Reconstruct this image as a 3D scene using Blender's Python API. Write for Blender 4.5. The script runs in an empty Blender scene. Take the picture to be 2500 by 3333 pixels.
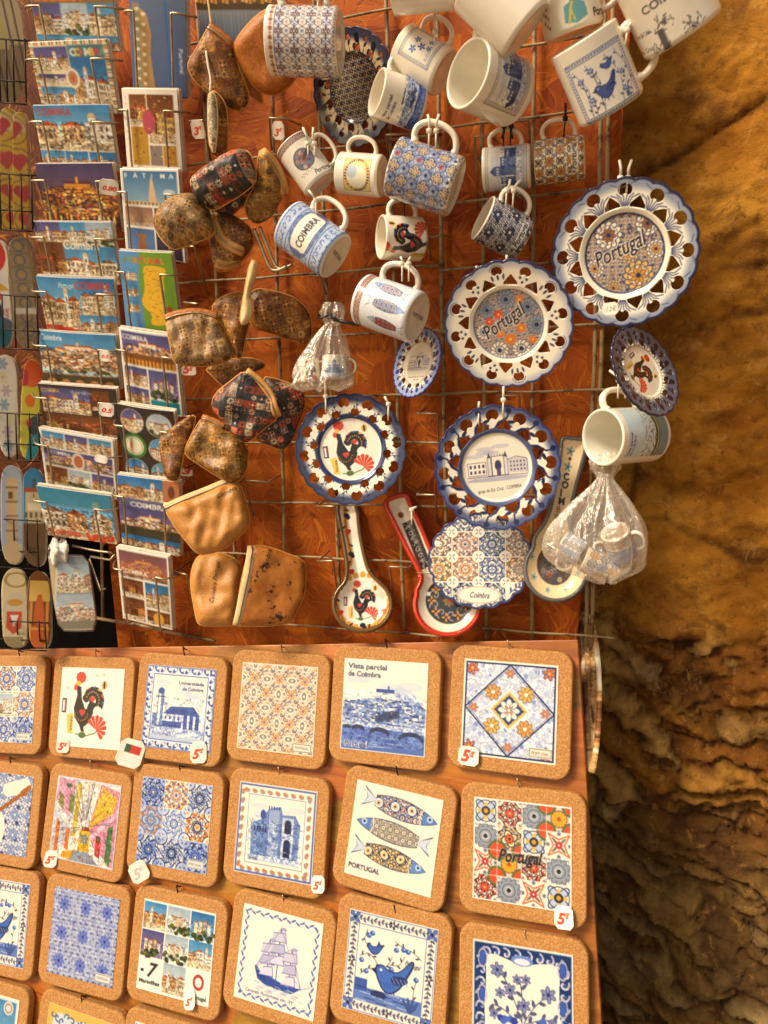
import bpy, math, random
import numpy as np
from mathutils import Matrix, Vector, noise as mn

# ------------------------------------------------------------------ camera, sky, sun, exposure
SC = bpy.context.scene
COL = SC.collection
RW = np.array([[0.953, 0.02601, -0.30184], [0.30132, -0.18491, 0.93542], [-0.03148, -0.98241, -0.18406]])
CAM = np.array([0.41728, -0.90697, 0.35089])
FPX, CX, CY = 2518.0, 1250.0, 1666.5
right, up, back = RW @ [1, 0, 0], RW @ [0, -1, 0], RW @ [0, 0, -1]
cam = bpy.data.cameras.new('camera'); camo = bpy.data.objects.new('camera', cam); COL.objects.link(camo)
cam.sensor_fit = 'VERTICAL'; cam.sensor_height = 36.0; cam.sensor_width = 27.0
cam.lens = FPX / 3333 * 36.0; cam.clip_start = 0.02; cam.clip_end = 200
camo.matrix_world = Matrix(((right[0], up[0], back[0], CAM[0]), (right[1], up[1], back[1], CAM[1]), (right[2], up[2], back[2], CAM[2]), (0, 0, 0, 1)))
cam.dof.use_dof = True; cam.dof.focus_distance = 0.97; cam.dof.aperture_fstop = 10.0
SC.camera = camo

W = bpy.data.worlds.new('World'); SC.world = W; W.use_nodes = True
nt = W.node_tree; bg = nt.nodes['Background']
sky = nt.nodes.new('ShaderNodeTexSky'); sky.sky_type = 'NISHITA'; sky.sun_disc = False
SUN_EL, SUN_AZ = math.radians(47), math.radians(-44)       # azimuth measured from the viewer's side, to the left
sd = Vector((math.sin(SUN_AZ) * math.cos(SUN_EL), -math.cos(SUN_AZ) * math.cos(SUN_EL), math.sin(SUN_EL)))
sky.sun_elevation = SUN_EL; sky.sun_rotation = math.atan2(sd.x, sd.y)
sky.dust_density = 4.0
tint = nt.nodes.new('ShaderNodeMix'); tint.data_type = 'RGBA'; tint.blend_type = 'MULTIPLY'; tint.inputs[0].default_value = 1.0
tint.inputs[7].default_value = (1.0, 0.82, 0.60, 1)
nt.links.new(sky.outputs[0], tint.inputs[6]); nt.links.new(tint.outputs[2], bg.inputs[0])
bg.inputs[1].default_value = 0.15
sun = bpy.data.lights.new('sun', 'SUN'); sun.energy = 2.9; sun.angle = math.radians(18); sun.color = (1.0, 0.90, 0.74)
suno = bpy.data.objects.new('sun', sun); COL.objects.link(suno)
suno.rotation_euler = sd.to_track_quat('Z', 'Y').to_euler(); suno.location = (-1, -3, 3)
SC.view_settings.view_transform = 'Standard'; SC.view_settings.look = 'None'
SC.view_settings.exposure = 0.34; SC.view_settings.gamma = 1.0

# ------------------------------------------------------------------ geometry of the place
NL = np.array([0.34659814, 0.14948699, 0.92602558]); DL = 0.914634   # the leaning lower board
def ray(px, py): return RW @ np.array([(px - CX) / FPX, (py - CY) / FPX, 1.0])
def U(px, py, off=0.0):            # point on the upright board, off metres in front of it
    d = ray(px, py); return CAM + d * ((-off - CAM[1]) / d[1])
NLW = RW @ NL
def L(px, py, off=0.0):            # point on the leaning board
    d = ray(px, py); return CAM + d * ((DL - off) / (d @ NLW))
def depth(P): return (P - CAM) @ (RW @ [0, 0, 1])
def onpl(P, n, px, py):
    d = ray(px, py); return CAM + d * (((P - CAM) @ n) / (d @ n))
def nz(v): v = np.asarray(v, float); return v / np.linalg.norm(v)
def crop(ox, oy, s): return lambda *p: [(ox + x / s, oy + y / s) for x, y in p]
cA, cB, cC, cD = crop(0, 0, 2.37), crop(0, 800, 2.37), crop(0, 1500, 2.37), crop(550, 0, 3.016)
cE, cF, cG, cH = crop(500, 600, 2.765), crop(500, 1200, 2.405), crop(1000, 0, 2.765), crop(1500, 0, 2.37)
cI, cJ, cK, cL = crop(850, 400, 2.37), crop(1400, 350, 2.765), crop(1400, 550, 1.843), crop(850, 850, 2.552)
cM, cN, cO = crop(1350, 1250, 2.602), crop(1700, 1000, 2.213), crop(950, 1500, 2.37)

# ------------------------------------------------------------------ object helpers
def setp(o, label=None, cat=None, group=None, kind=None):
    for k, v in (('label', label), ('category', cat), ('group', group), ('kind', kind)):
        if v: o[k] = v
    return o
def thing(name, label, cat, P=(0, 0, 0), M=None, group=None):
    o = bpy.data.objects.new(name, None); COL.objects.link(o); o.empty_display_size = 0.01
    m = Matrix.Identity(4)
    if M is not None:
        for i in range(3):
            for j in range(3): m[i][j] = float(M[i][j])
    m.translation = Vector([float(x) for x in P]); o.matrix_world = m
    return setp(o, label, cat, group)
def mesh(name, V, F, mat, parent=None, smooth=True, colors=None, P=None):
    me = bpy.data.meshes.new(name)
    V = np.asarray(V, np.float32)
    if P is not None: V = V - np.asarray(P, np.float32)
    if isinstance(F, np.ndarray):
        nf, k = F.shape
        me.vertices.add(len(V)); me.vertices.foreach_set('co', V.ravel())
        me.loops.add(nf * k); me.loops.foreach_set('vertex_index', F.astype(np.int32).ravel())
        me.polygons.add(nf); me.polygons.foreach_set('loop_start', np.arange(0, nf * k, k, dtype=np.int32))
        me.polygons.foreach_set('loop_total', np.full(nf, k, np.int32)); me.update(calc_edges=True)
    else:
        me.from_pydata(V.tolist(), [], [list(map(int, f)) for f in F])
    me.validate()
    if smooth: me.polygons.foreach_set('use_smooth', np.ones(len(me.polygons), bool))
    if colors is not None:
        a = me.color_attributes.new('Col', 'FLOAT_COLOR', 'POINT')
        c = np.ones((len(V), 4), np.float32); c[:, :3] = tolin(colors); a.data.foreach_set('color', c.ravel())
    for m in (mat if isinstance(mat, (list, tuple)) else [mat]): me.materials.append(m)
    o = bpy.data.objects.new(name, me); COL.objects.link(o)
    if parent is not None: o.parent = parent
    if P is not None: o.location = Vector([float(x) for x in P])
    return o
def tolin(c):
    c = np.clip(c, 0, 1); return np.where(c < 0.04045, c / 12.92, ((c + 0.055) / 1.055) ** 2.4)
def join(parts):                                            # [(V,F)] -> one V,F
    V, F, n = [], [], 0
    for v, f in parts:
        v = np.asarray(v, float); V.append(v); F += [[i + n for i in q] for q in (f.tolist() if isinstance(f, np.ndarray) else f)]; n += len(v)
    return np.concatenate(V), F
def tube(pts, r, k=8, closed=False, flat=1.0, upv=None):
    pts = [np.asarray(p, float) for p in pts]; n = len(pts); V = []; F = []
    ref = None
    for i in range(n):
        a = pts[max(i - 1, 0)] if not closed else pts[i - 1]
        b = pts[min(i + 1, n - 1)] if not closed else pts[(i + 1) % n]
        t = nz(b - a)
        if ref is None:
            ref = np.array(upv, float) if upv is not None else (np.array([0, 0, 1.]) if abs(t[2]) < .9 else np.array([1., 0, 0]))
        s = nz(np.cross(t, ref)); w = np.cross(s, t); ref = w
        rr = r[i] if hasattr(r, '__len__') else r
        for j in range(k):
            a_ = 2 * math.pi * j / k; V.append(pts[i] + s * math.cos(a_) * rr + w * math.sin(a_) * rr * flat)
    m = n if closed else n - 1
    for i in range(m):
        for j in range(k):
            F.append([i * k + j, i * k + (j + 1) % k, ((i + 1) % n) * k + (j + 1) % k, ((i + 1) % n) * k + j])
    if not closed: F += [list(range(k))[::-1], [(n - 1) * k + j for j in range(k)]]
    return np.array(V), F
def spline(pts, n=6):                                       # Catmull-Rom
    P = [np.asarray(p, float) for p in pts]; Q = [2 * P[0] - P[1]] + P + [2 * P[-1] - P[-2]]; out = []
    for i in range(1, len(Q) - 2):
        for t in np.linspace(0, 1, n, endpoint=False):
            a, b, c, d = Q[i - 1:i + 3]
            out.append(.5 * (2 * b + (c - a) * t + (2 * a - 5 * b + 4 * c - d) * t * t + (3 * b - a - 3 * c + d) * t ** 3))
    return out + [P[-1]]
def chaikin(pts, n=2):
    P = np.asarray(pts, float)
    for _ in range(n):
        Q = np.roll(P, -1, 0); P = np.stack([P * .75 + Q * .25, P * .25 + Q * .75], 1).reshape(-1, P.shape[1])
    return P

# ------------------------------------------------------------------ materials
def hx(s):
    if not isinstance(s, str): return np.array(s, float)
    return np.array([int(s[i:i + 2], 16) / 255 for i in (1, 3, 5)])
def lin4(c): return tuple(tolin(hx(c))) + (1,)
class N:
    def __init__(s, name, rough=.5, **kw):
        s.m = bpy.data.materials.new(name); s.m.use_nodes = True; s.t = s.m.node_tree
        s.b = s.t.nodes['Principled BSDF']; s.b.inputs['Roughness'].default_value = rough
        for k, v in kw.items(): s.b.inputs[k.replace('_', ' ')].default_value = v
    def n(s, t, **kw):
        x = s.t.nodes.new('ShaderNode' + t)
        for k, v in kw.items():
            if k.startswith('i_'): x.inputs[k[2:].replace('_', ' ')].default_value = v
            else: setattr(x, k, v)
        return x
    def l(s, a, b): s.t.links.new(a, b)
    def ramp(s, fac, stops):
        r = s.n('ValToRGB'); e = r.color_ramp.elements
        while len(e) < len(stops): e.new(.5)
        for q, (p, c) in zip(e, stops): q.position = p; q.color = lin4(c) if isinstance(c, str) else (c, c, c, 1)
        s.l(fac, r.inputs[0]); return r.outputs[0]
    def mix(s, fac, a, b, mode='MIX'):
        x = s.n('Mix', data_type='RGBA', blend_type=mode)
        for v, i in ((fac, 0), (a, 6), (b, 7)):
            if hasattr(v, 'links'): s.l(v, x.inputs[i])
            elif isinstance(v, str): x.inputs[i].default_value = lin4(v)
            else: x.inputs[i].default_value = v
        return x.outputs[2]
    def co(s): return s.n('TexCoord').outputs['Object']
    def map(s, v, sc=(1, 1, 1), rot=(0, 0, 0)):
        x = s.n('Mapping'); x.inputs['Scale'].default_value = sc; x.inputs['Rotation'].default_value = rot; s.l(v, x.inputs[0]); return x.outputs[0]
    def noise(s, v, sc, det=4, rough=.6, dist=0):
        x = s.n('TexNoise', i_Scale=sc, i_Detail=det, i_Roughness=rough, i_Distortion=dist); s.l(v, x.inputs['Vector']); return x.outputs[0]
    def vor(s, v, sc, out='Distance', feature='F1', rnd=1.0):
        x = s.n('TexVoronoi', feature=feature, i_Scale=sc, i_Randomness=rnd); s.l(v, x.inputs['Vector']); return x.outputs[out]
    def bump(s, h, st=.3, d=.002):
        x = s.n('Bump', i_Strength=st, i_Distance=d); s.l(h, x.inputs['Height']); s.l(x.outputs[0], s.b.inputs['Normal'])
    def col(s, c): s.l(c, s.b.inputs['Base Color'])
def attrmat(name, rough, grain=60, amt=.06, coat=0, bump=0, alb=1.0):
    k = N(name, rough); a = k.n('Attribute', attribute_name='Col'); v = k.co(); f = k.noise(v, grain, 5)
    g = k.ramp(f, [(.3, (1 - amt * 2.2) * alb), (.7, alb)])
    k.col(k.mix(1.0, a.outputs['Color'], g, 'MULTIPLY'))
    k.b.inputs['Coat Weight'].default_value = coat; k.b.inputs['Coat Roughness'].default_value = .06
    if bump: k.bump(k.noise(v, 35, 3), bump, .002)
    return k.m
GLAZE = attrmat('glazed_ceramic', .16, 30, .03, .5, .10)
TILEM = attrmat('printed_tile', .2, 40, .03, .3, .05, .80)
PRINT = attrmat('printed_card', .38, 40, .05, .15)
PAPER = attrmat('paper_tag', .7, 90, .06)
def plain(name, c, rough, c2=None, sc=40, **kw):
    k = N(name, rough, **kw); f = k.noise(k.co(), sc, 5); k.col(k.mix(k.ramp(f, [(.35, 0.), (.7, 1.)]), c, c2 or c)); return k.m
CERAM = plain('cream_ceramic', '#f1e8d4', .16, '#e9dfc8', 20, Coat_Weight=.5)
ZIPT = plain('nylon_tie', '#ebe3d0', .35, '#ddd2ba'); BLKT = plain('black_nylon', '#15120f', .4, '#221d18')
PAPW = plain('card_edge', '#e6dccb', .7, '#cfc2aa', 200)
STEEL = plain('bright_wire', '#b9a88c', .38, '#8d7b60', 60, Metallic=.75)
DARKW = plain('dark_wire', '#33271e', .45, '#1c1510', 60, Metallic=.6)
def rusty():
    k = N('painted_grid_wire', .5); v = k.co(); f = k.noise(v, 45, 6, .7)
    k.col(k.mix(k.ramp(f, [(.50, 0.), (.62, 1.)]), k.mix(k.noise(v, 12, 3), '#a8946c', '#83693f'), '#4a2a10')); k.bump(f, .4, .001); return k.m
GRIDM = rusty()
def osb(name, cols, dark, sc=26):
    k = N(name, .6); k.b.inputs['Specular IOR Level'].default_value = .18; v = k.co(); w = k.map(v, (1, .01, 1), (0, 0, 0))
    d = k.n('VectorMath', operation='ADD'); nn = k.n('TexNoise', i_Scale=14.0, i_Detail=3.0); k.l(w, nn.inputs['Vector'])
    s2 = k.n('VectorMath', operation='SCALE'); s2.inputs['Scale'].default_value = .018; k.l(nn.outputs['Color'], s2.inputs[0])
    k.l(w, d.inputs[0]); k.l(s2.outputs[0], d.inputs[1]); w = d.outputs[0]
    vo = k.n('TexVoronoi', i_Scale=float(sc)); k.l(w, vo.inputs['Vector'])
    sep = k.n('SeparateColor'); k.l(vo.outputs['Color'], sep.inputs[0])
    an = k.n('Math', operation='MULTIPLY'); an.inputs[1].default_value = 6.3; k.l(sep.outputs[0], an.inputs[0])
    ro = k.n('VectorRotate', rotation_type='AXIS_ANGLE'); ro.inputs['Axis'].default_value = (0, 1, 0); k.l(w, ro.inputs['Vector']); k.l(an.outputs[0], ro.inputs['Angle'])
    g = k.noise(k.map(ro.outputs[0], (14, 14, 190)), 1.0, 5, .65, .6)
    ad = k.n('Math', operation='MULTIPLY_ADD'); ad.inputs[1].default_value = .55; k.l(sep.outputs[1], ad.inputs[0])
    hf = k.n('Math', operation='MULTIPLY'); hf.inputs[1].default_value = .55; k.l(g, hf.inputs[0]); k.l(hf.outputs[0], ad.inputs[2])
    base = k.ramp(ad.outputs[0], [(.15, cols[0]), (.45, cols[1]), (.78, cols[2])])
    big = k.noise(v, 3.2, 3); base = k.mix(k.ramp(big, [(.35, 0.), (.7, .55)]), base, cols[3])
    edge = k.ramp(k.noise(w, 30, 5, .7, 1.5), [(.58, 0.), (.70, .6)])
    fine = k.ramp(k.noise(k.map(ro.outputs[0], (60, 60, 300)), 1.0, 5, .7), [(.58, 0.), (.68, .8)])
    base = k.mix(edge, base, dark); base = k.mix(fine, base, dark)
    lt = k.ramp(k.noise(k.map(ro.outputs[0], (20, 20, 240)), 1.0, 4, .7, .8), [(.55, 0.), (.67, .6)]); base = k.mix(lt, base, '#d98a2a')
    k.col(base); k.bump(ad.outputs[0], .5, .003); return k.m
OSBD = osb('dark_strand_board', ['#2e1206', '#4a2008', '#63300c', '#5a2c0a'], '#1c0903', 34)
OSB = osb('stained_strand_board', ['#64240a', '#8f390d', '#b05814', '#b46016'], '#371205', 34)
def ply():
    k = N('varnished_plywood', .42); v = k.co()
    g = k.noise(k.map(v, (5, 5, 60), (0, .15, 0)), 1.0, 6, .65, 1.2)
    base = k.ramp(g, [(.30, '#66300a'), (.47, '#985a14'), (.66, '#b2762c')])
    p = k.vor(k.map(v, (9, 1, 17), (0, .5, 0)), 1.0, 'Color'); base = k.mix(.22, base, p, 'OVERLAY')
    k.col(k.mix(k.ramp(k.noise(v, 8, 5, .7, 1.5), [(.48, 0.), (.62, .7)]), base, '#875018')); k.bump(g, .45, .002); return k.m
PLY = ply()
def cork(name, a, b, c, sc=1.0, rough=.8, bmp=.5):
    k = N(name, rough); v = k.co(); x = k.vor(v, 900 * sc, 'Color'); sep = k.n('SeparateColor'); k.l(x, sep.inputs[0])
    base = k.ramp(sep.outputs[0], [(.0, a), (.5, b), (.97, c)])
    base = k.mix(k.ramp(k.noise(v, 260 * sc, 4, .7), [(.64, 0.), (.76, .5)]), base, '#7a4a1e')
    base = k.mix(k.ramp(k.noise(v, 14, 3), [(.3, 0.), (.8, .35)]), base, a)
    k.col(base); k.bump(k.noise(v, 420 * sc, 4, .7), bmp, .0012); return k.m
CORK = cork('pressed_cork', '#99652e', '#ad793e', '#c29358', .9)
CORKF = cork('cork_fabric_light', '#b0722c', '#bd823a', '#cd9850', 1.2, .5, .25)
CORKD = cork('cork_fabric_brown', '#9a540f', '#b0661c', '#bd7527', .45, .55, .2)
def flaky():
    k = N('cork_fabric_flaked', .55); v = k.co(); b = k.ramp(k.noise(v, 70, 5, .7), [(.3, '#94510f'), (.7, '#bd7626')])
    f = k.ramp(k.noise(k.map(v, (60, 60, 260), (0, .3, .2)), 1.0, 4, .7), [(.56, 0.), (.61, 1.)])
    k.col(k.mix(f, b, '#3a1b08')); k.bump(f, .2, .001); return k.m
CORKK = flaky()
def patch(name, pal, sc=34, ink='#2a1708', amt=.7, base=None):
    """tile-print cork fabric: checker of small coloured motifs"""
    k = N(name, .5); v = k.map(k.co(), (sc, sc, sc * .001)); 
    sn = k.n('VectorMath', operation='FLOOR'); k.l(v, sn.inputs[0])
    wn = k.n('TexWhiteNoise', noise_dimensions='3D'); k.l(sn.outputs[0], wn.inputs[0])
    c = k.ramp(wn.outputs['Value'], [(i / len(pal), p) for i, p in enumerate(pal)]); c.node.color_ramp.interpolation = 'CONSTANT'
    fr = k.n('VectorMath', operation='FRACTION'); k.l(v, fr.inputs[0])
    sb = k.n('VectorMath', operation='SUBTRACT'); k.l(fr.outputs[0], sb.inputs[0]); sb.inputs[1].default_value = (.5, .5, 0)
    le = k.n('VectorMath', operation='LENGTH'); k.l(sb.outputs[0], le.inputs[0])
    gr = k.n('TexGradient', gradient_type='RADIAL'); k.l(sb.outputs[0], gr.inputs[0])
    m1 = k.n('Math', operation='MULTIPLY'); m1.inputs[1].default_value = 50.27; k.l(gr.outputs[1], m1.inputs[0])
    sn1 = k.n('Math', operation='SINE'); k.l(m1.outputs[0], sn1.inputs[0])
    m2 = k.n('Math', operation='MULTIPLY_ADD'); m2.inputs[1].default_value = 24; k.l(le.outputs['Value'], m2.inputs[0]); k.l(sn1.outputs[0], m2.inputs[2])
    s2 = k.n('Math', operation='SINE'); k.l(m2.outputs[0], s2.inputs[0])
    ink_f = k.ramp(s2.outputs[0], [(.45, 0.), (.6, amt)])
    col = k.mix(ink_f, c, ink)
    col = k.mix(k.ramp(k.noise(k.co(), 90, 5, .75), [(.5, 0.), (.6, .55)]), col, base or '#9a6126')
    k.col(col); k.bump(k.noise(k.co(), 200, 4), .25, .001); return k.m
FABRIC = attrmat('printed_cork_fabric', .5, 120, .12, 0, .35)
ZIPM = plain('zip_tape_tan', '#d89f55', .6, '#c4873b', 90)
CREAM = plain('cream_lining', '#e2c48d', .7, '#d0ad72', 60)
def stone():
    k = N('ochre_sandstone', .85); v = k.co(); a = k.n('Attribute', attribute_name='Col')
    f = k.ramp(k.noise(v, 22, 9, .72, .4), [(.32, .50), (.5, .92), (.72, 1.0)]); base = k.mix(1.0, a.outputs['Color'], f, 'MULTIPLY')
    base = k.mix(k.ramp(k.noise(v, 75, 6, .8), [(.54, 0.), (.64, .55)]), base, '#4a2409')
    base = k.mix(k.ramp(k.noise(v, 38, 8, .75, .5), [(.55, 0.), (.66, .45)]), base, '#d3a055')
    k.col(base); k.b.inputs['Specular IOR Level'].default_value = .2; k.bump(k.noise(v, 55, 9, .75), .9, .007); return k.m
STONE = stone()
def bagmat():
    k = N('clear_cellophane', .12); g = k.t; out = g.nodes['Material Output']
    tr = k.n('BsdfTransparent'); tr.inputs[0].default_value = (.99, .97, .93, 1)
    gl = k.n('BsdfGlossy'); gl.inputs['Roughness'].default_value = .12; gl.inputs[0].default_value = (1, .97, .9, 1)
    df = k.n('BsdfDiffuse'); df.inputs[0].default_value = (.85, .78, .66, 1)
    v = k.co(); bp = k.n('Bump', i_Strength=.9, i_Distance=.004); k.l(k.noise(k.map(v, (1, 1, .35)), 70, 4, .6, 1.0), bp.inputs['Height'])
    k.l(bp.outputs[0], gl.inputs['Normal']); k.l(bp.outputs[0], df.inputs['Normal'])
    lw = k.n('LayerWeight', i_Blend=.35); k.l(bp.outputs[0], lw.inputs['Normal'])
    m0 = k.n('MixShader'); m0.inputs[0].default_value = .45; k.l(gl.outputs[0], m0.inputs[1]); k.l(df.outputs[0], m0.inputs[2])
    m1 = k.n('MixShader'); f = k.n('MapRange', i_To_Min=.16, i_To_Max=.85); k.l(lw.outputs['Facing'], f.inputs[0])
    k.l(f.outputs[0], m1.inputs[0]); k.l(tr.outputs[0], m1.inputs[1]); k.l(m0.outputs[0], m1.inputs[2])
    k.l(m1.outputs[0], out.inputs['Surface']); return k.m
BAG = bagmat()
FILM = bagmat(); FILM.name = 'flat_film'
for q_ in FILM.node_tree.nodes:
    if q_.type == 'BUMP': q_.inputs['Strength'].default_value = .12
    if q_.type == 'MAP_RANGE': q_.inputs['To Min'].default_value = .07
SPLIT = plain('split_plywood', '#c99d62', .75, '#6b3f1a', 70)
SHADE = plain('gap_shade_black', '#120a06', .9, '#070403', 20, Specular_IOR_Level=.1)  # near-black colour stands in for the shade inside the open gap
INK = plain('printed_ink', '#3a3a44', .5)

# ------------------------------------------------------------------ painting canvas: print and glaze become vertex colours
_tx = {}
def glyphs(s, shear=0, bold=0):
    k = (s, shear, bold)
    if k not in _tx:
        c = bpy.data.curves.new('t', 'FONT'); c.body = s; c.size = 1; c.shear = shear; c.offset = bold; c.resolution_u = 3; c.fill_mode = 'BOTH'
        o = bpy.data.objects.new('t', c); me = o.to_mesh(); me.calc_loop_triangles()
        V = np.array([v.co[:2] for v in me.vertices]) if len(me.vertices) else np.zeros((0, 2))
        T = np.array([t.vertices[:] for t in me.loop_triangles], int).reshape(-1, 3)
        _tx[k] = (V, T); o.to_mesh_clear(); bpy.data.objects.remove(o); bpy.data.curves.remove(c)
    return _tx[k]
class Cv:
    def __init__(s, w, h, bg='#f4eddc', res=1.4):
        s.W, s.H, s.k = w, h, res * 2; s.a = np.empty((int(h * s.k), int(w * s.k), 3), np.float32); s.a[:] = hx(bg); s.f = None
    def box(s, x0, y0, x1, y1):
        k = s.k; H, W_ = s.a.shape[:2]
        i0, i1 = max(0, int(y0 * k) - 1), min(H, int(y1 * k) + 2); j0, j1 = max(0, int(x0 * k) - 1), min(W_, int(x1 * k) + 2)
        if i1 <= i0 or j1 <= j0: return None
        yy, xx = np.mgrid[i0:i1, j0:j1]; return (slice(i0, i1), slice(j0, j1)), (xx + .5) / k, (yy + .5) / k
    def put(s, sl, m, c, al=1):
        v = s.a[sl]; v[m] = v[m] * (1 - al) + hx(c) * al
    def poly(s, pts, c, al=1):
        P = np.asarray(pts, float); b = s.box(*P.min(0), *P.max(0))
        if b is None: return
        sl, x, y = b; m = np.zeros(x.shape, bool); Q = np.roll(P, -1, 0)
        for (x1, y1), (x2, y2) in zip(P, Q):
            if y1 == y2: continue
            m ^= ((y1 > y) != (y2 > y)) & (x < (x2 - x1) * (y - y1) / (y2 - y1) + x1)
        s.put(sl, m, c, al)
    def rect(s, x, y, w, h, c, al=1): s.poly([(x, y), (x + w, y), (x + w, y + h), (x, y + h)], c, al)
    def ell(s, cx, cy, rx, ry=None, c='#000000', rot=0, al=1, w=None, a0=None, a1=None):
        ry = ry or rx; R_ = max(rx, ry) + (w or 0); b = s.box(cx - R_, cy - R_, cx + R_, cy + R_)
        if b is None: return
        sl, x, y = b; x = x - cx; y = y - cy; ca, sa = math.cos(rot), math.sin(rot)
        u = (x * ca + y * sa) / rx; v = (-x * sa + y * ca) / ry; q = np.hypot(u, v)
        m = q < 1 if w is None else abs(q - 1) * min(rx, ry) < w / 2
        if a0 is not None: m &= ((np.arctan2(v, u) - a0) % (2 * math.pi)) < (a1 - a0)
        s.put(sl, m, c, al)
    def line(s, pts, c, w=1, al=1):
        for (x1, y1), (x2, y2) in zip(pts[:-1], pts[1:]):
            b = s.box(min(x1, x2) - w, min(y1, y2) - w, max(x1, x2) + w, max(y1, y2) + w)
            if b is None: continue
            sl, x, y = b; dx, dy = x2 - x1, y2 - y1; t = np.clip(((x - x1) * dx + (y - y1) * dy) / (dx * dx + dy * dy + 1e-9), 0, 1)
            s.put(sl, np.hypot(x - x1 - t * dx, y - y1 - t * dy) < w / 2, c, al)
    def frame(s, x, y, w, h, c, t=1): s.line([(x, y), (x + w, y), (x + w, y + h), (x, y + h), (x, y)], c, t)
    def text(s, body, x, y, size, c, rot=0, shear=0, bold=0, wid=None, center=False):
        V, T = glyphs(body, shear, bold)
        if not len(V): return
        V = V.copy(); 
        if wid: V[:, 0] *= wid / max(1e-6, V[:, 0].max()) / size
        if center: V[:, 0] -= V[:, 0].max() / 2
        ca, sa = math.cos(rot), math.sin(rot); X = x + (V[:, 0] * ca + V[:, 1] * sa) * size; Y = y + (V[:, 0] * sa - V[:, 1] * ca) * size
        P = np.stack([X, Y], 1)
        for t in T: s.poly(P[t], c)
    def grad(s, x, y, w, h, c0, c1):
        b = s.box(x, y, x + w, y + h)
        if b is None: return
        sl, X, Y = b; t = np.clip((Y - y) / h, 0, 1)[..., None]; m = (X >= x) & (X < x + w) & (Y >= y) & (Y < y + h)
        v = s.a[sl]; v[m] = (hx(c0) * (1 - t) + hx(c1) * t)[m]
    def sample(s, x, y):                                     # x,y arrays in canvas units
        if s.f is None:
            a = s.a; h, w = a.shape[0] // 2 * 2, a.shape[1] // 2 * 2; a = a[:h, :w]
            s.f = (a[::2, ::2] + a[1::2, ::2] + a[::2, 1::2] + a[1::2, 1::2]) / 4
        f = s.f; k = s.k / 2; X = np.clip(np.asarray(x) * k - .5, 0, f.shape[1] - 1.001); Y = np.clip(np.asarray(y) * k - .5, 0, f.shape[0] - 1.001)
        i, j = Y.astype(int), X.astype(int); a, b = (Y - i)[..., None], (X - j)[..., None]
        i2, j2 = np.minimum(i + 1, f.shape[0] - 1), np.minimum(j + 1, f.shape[1] - 1)
        return (f[i, j] * (1 - a) * (1 - b) + f[i2, j] * a * (1 - b) + f[i, j2] * (1 - a) * b + f[i2, j2] * a * b)
NAVY, BLUE, MID, PALE, WHT, ORG, YEL, RED, BLK, GRY, BRN = '#1c2a58', '#2f4f9e', '#6684bd', '#b9c8e2', '#f4eddc', '#cf7a2c', '#e0b04a', '#cf3a22', '#1d1a1c', '#767f8e', '#7d4a24'
P_BLUE = [WHT, BLUE, MID, PALE]; P_NAVY = [WHT, NAVY, MID, GRY]; P_MIX = [WHT, BLUE, ORG, YEL]; P_BRN = ['#f3e7cf', '#8e6a36', '#4c5468', ORG]; P_GRY = [WHT, '#565e6e', '#8d94a2', NAVY]
P_RED = [WHT, BLK, RED, ORG]; P_TERR = [WHT, '#a8583a', ORG, GRY]; P_DEEP = [PALE, BLUE, NAVY, WHT]; P_GOLD = [WHT, '#4b3a2c', YEL, ORG]
def azul(cv, x, y, w, h, pal, seed, edge=True):
    rs = np.random.RandomState(seed); b = cv.box(x, y, x + w, y + h)
    if b is None: return
    sl, X, Y = b; inb = (X >= x) & (X < x + w) & (Y >= y) & (Y < y + h)
    X = (X - x) / w * 2 - 1; Y = (Y - y) / h * 2 - 1; r = np.hypot(X, Y); th = np.arctan2(Y, X); cr = np.hypot(1 - abs(X), 1 - abs(Y))
    k = int(rs.choice([4, 8, 8, 12])); ph = 0 if rs.rand() < .5 else math.pi / k
    def put(m, c): cv.put(sl, m & inb, c)
    put(r < 9, pal[0])
    q = rs.rand(4) * .1; put(((np.sin(14 * X) * np.sin(14 * Y)) > .25), pal[3]); put(abs(np.sin(9 * X + 3 * np.sin(7 * Y)) * np.sin(9 * Y + 3 * np.sin(7 * X))) < .10, pal[1])
    put((np.sin(8 * th + 11 * r) * np.cos(13 * r) > .35) & (r > .35), pal[int(rs.choice([1, 3]))])
    put((np.sin(8 * th - 11 * r) > .72) & (r > .5), pal[2])
    put(cr < .50 + q[0], pal[1]); put(cr < .42 + q[0], pal[0]); put((cr < .30) & (np.cos(8 * np.arctan2(1 - abs(Y), 1 - abs(X))) > -.2), pal[2]); put(cr < .13, pal[3])
    rp = (.70 + q[1]) * (.35 + .65 * abs(np.cos(k * th / 2 + ph)) ** .6)
    put(r < rp, pal[1]); put(r < rp - .09, pal[0]); put(r < rp * .66, pal[int(rs.choice([1, 2, 3]))]); put(r < rp * .50, pal[0])
    put(abs(r - .30) < .05, pal[1]); put(r < .24 * (.6 + .4 * np.cos(k * th)), pal[2]); put(r < .08, pal[3])
    if edge: put((abs(X) > .965) | (abs(Y) > .965), pal[0])
def lattice(cv, x, y, w, h, nx, ny, pals, seed=0):
    for i in range(nx):
        for j in range(ny): azul(cv, x + w * i / nx, y + h * j / ny, w / nx, h / ny, pals[(i + 2 * j) % len(pals)], seed + (i * 3 + j * 5) % (2 * len(pals) + 1))
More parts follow.
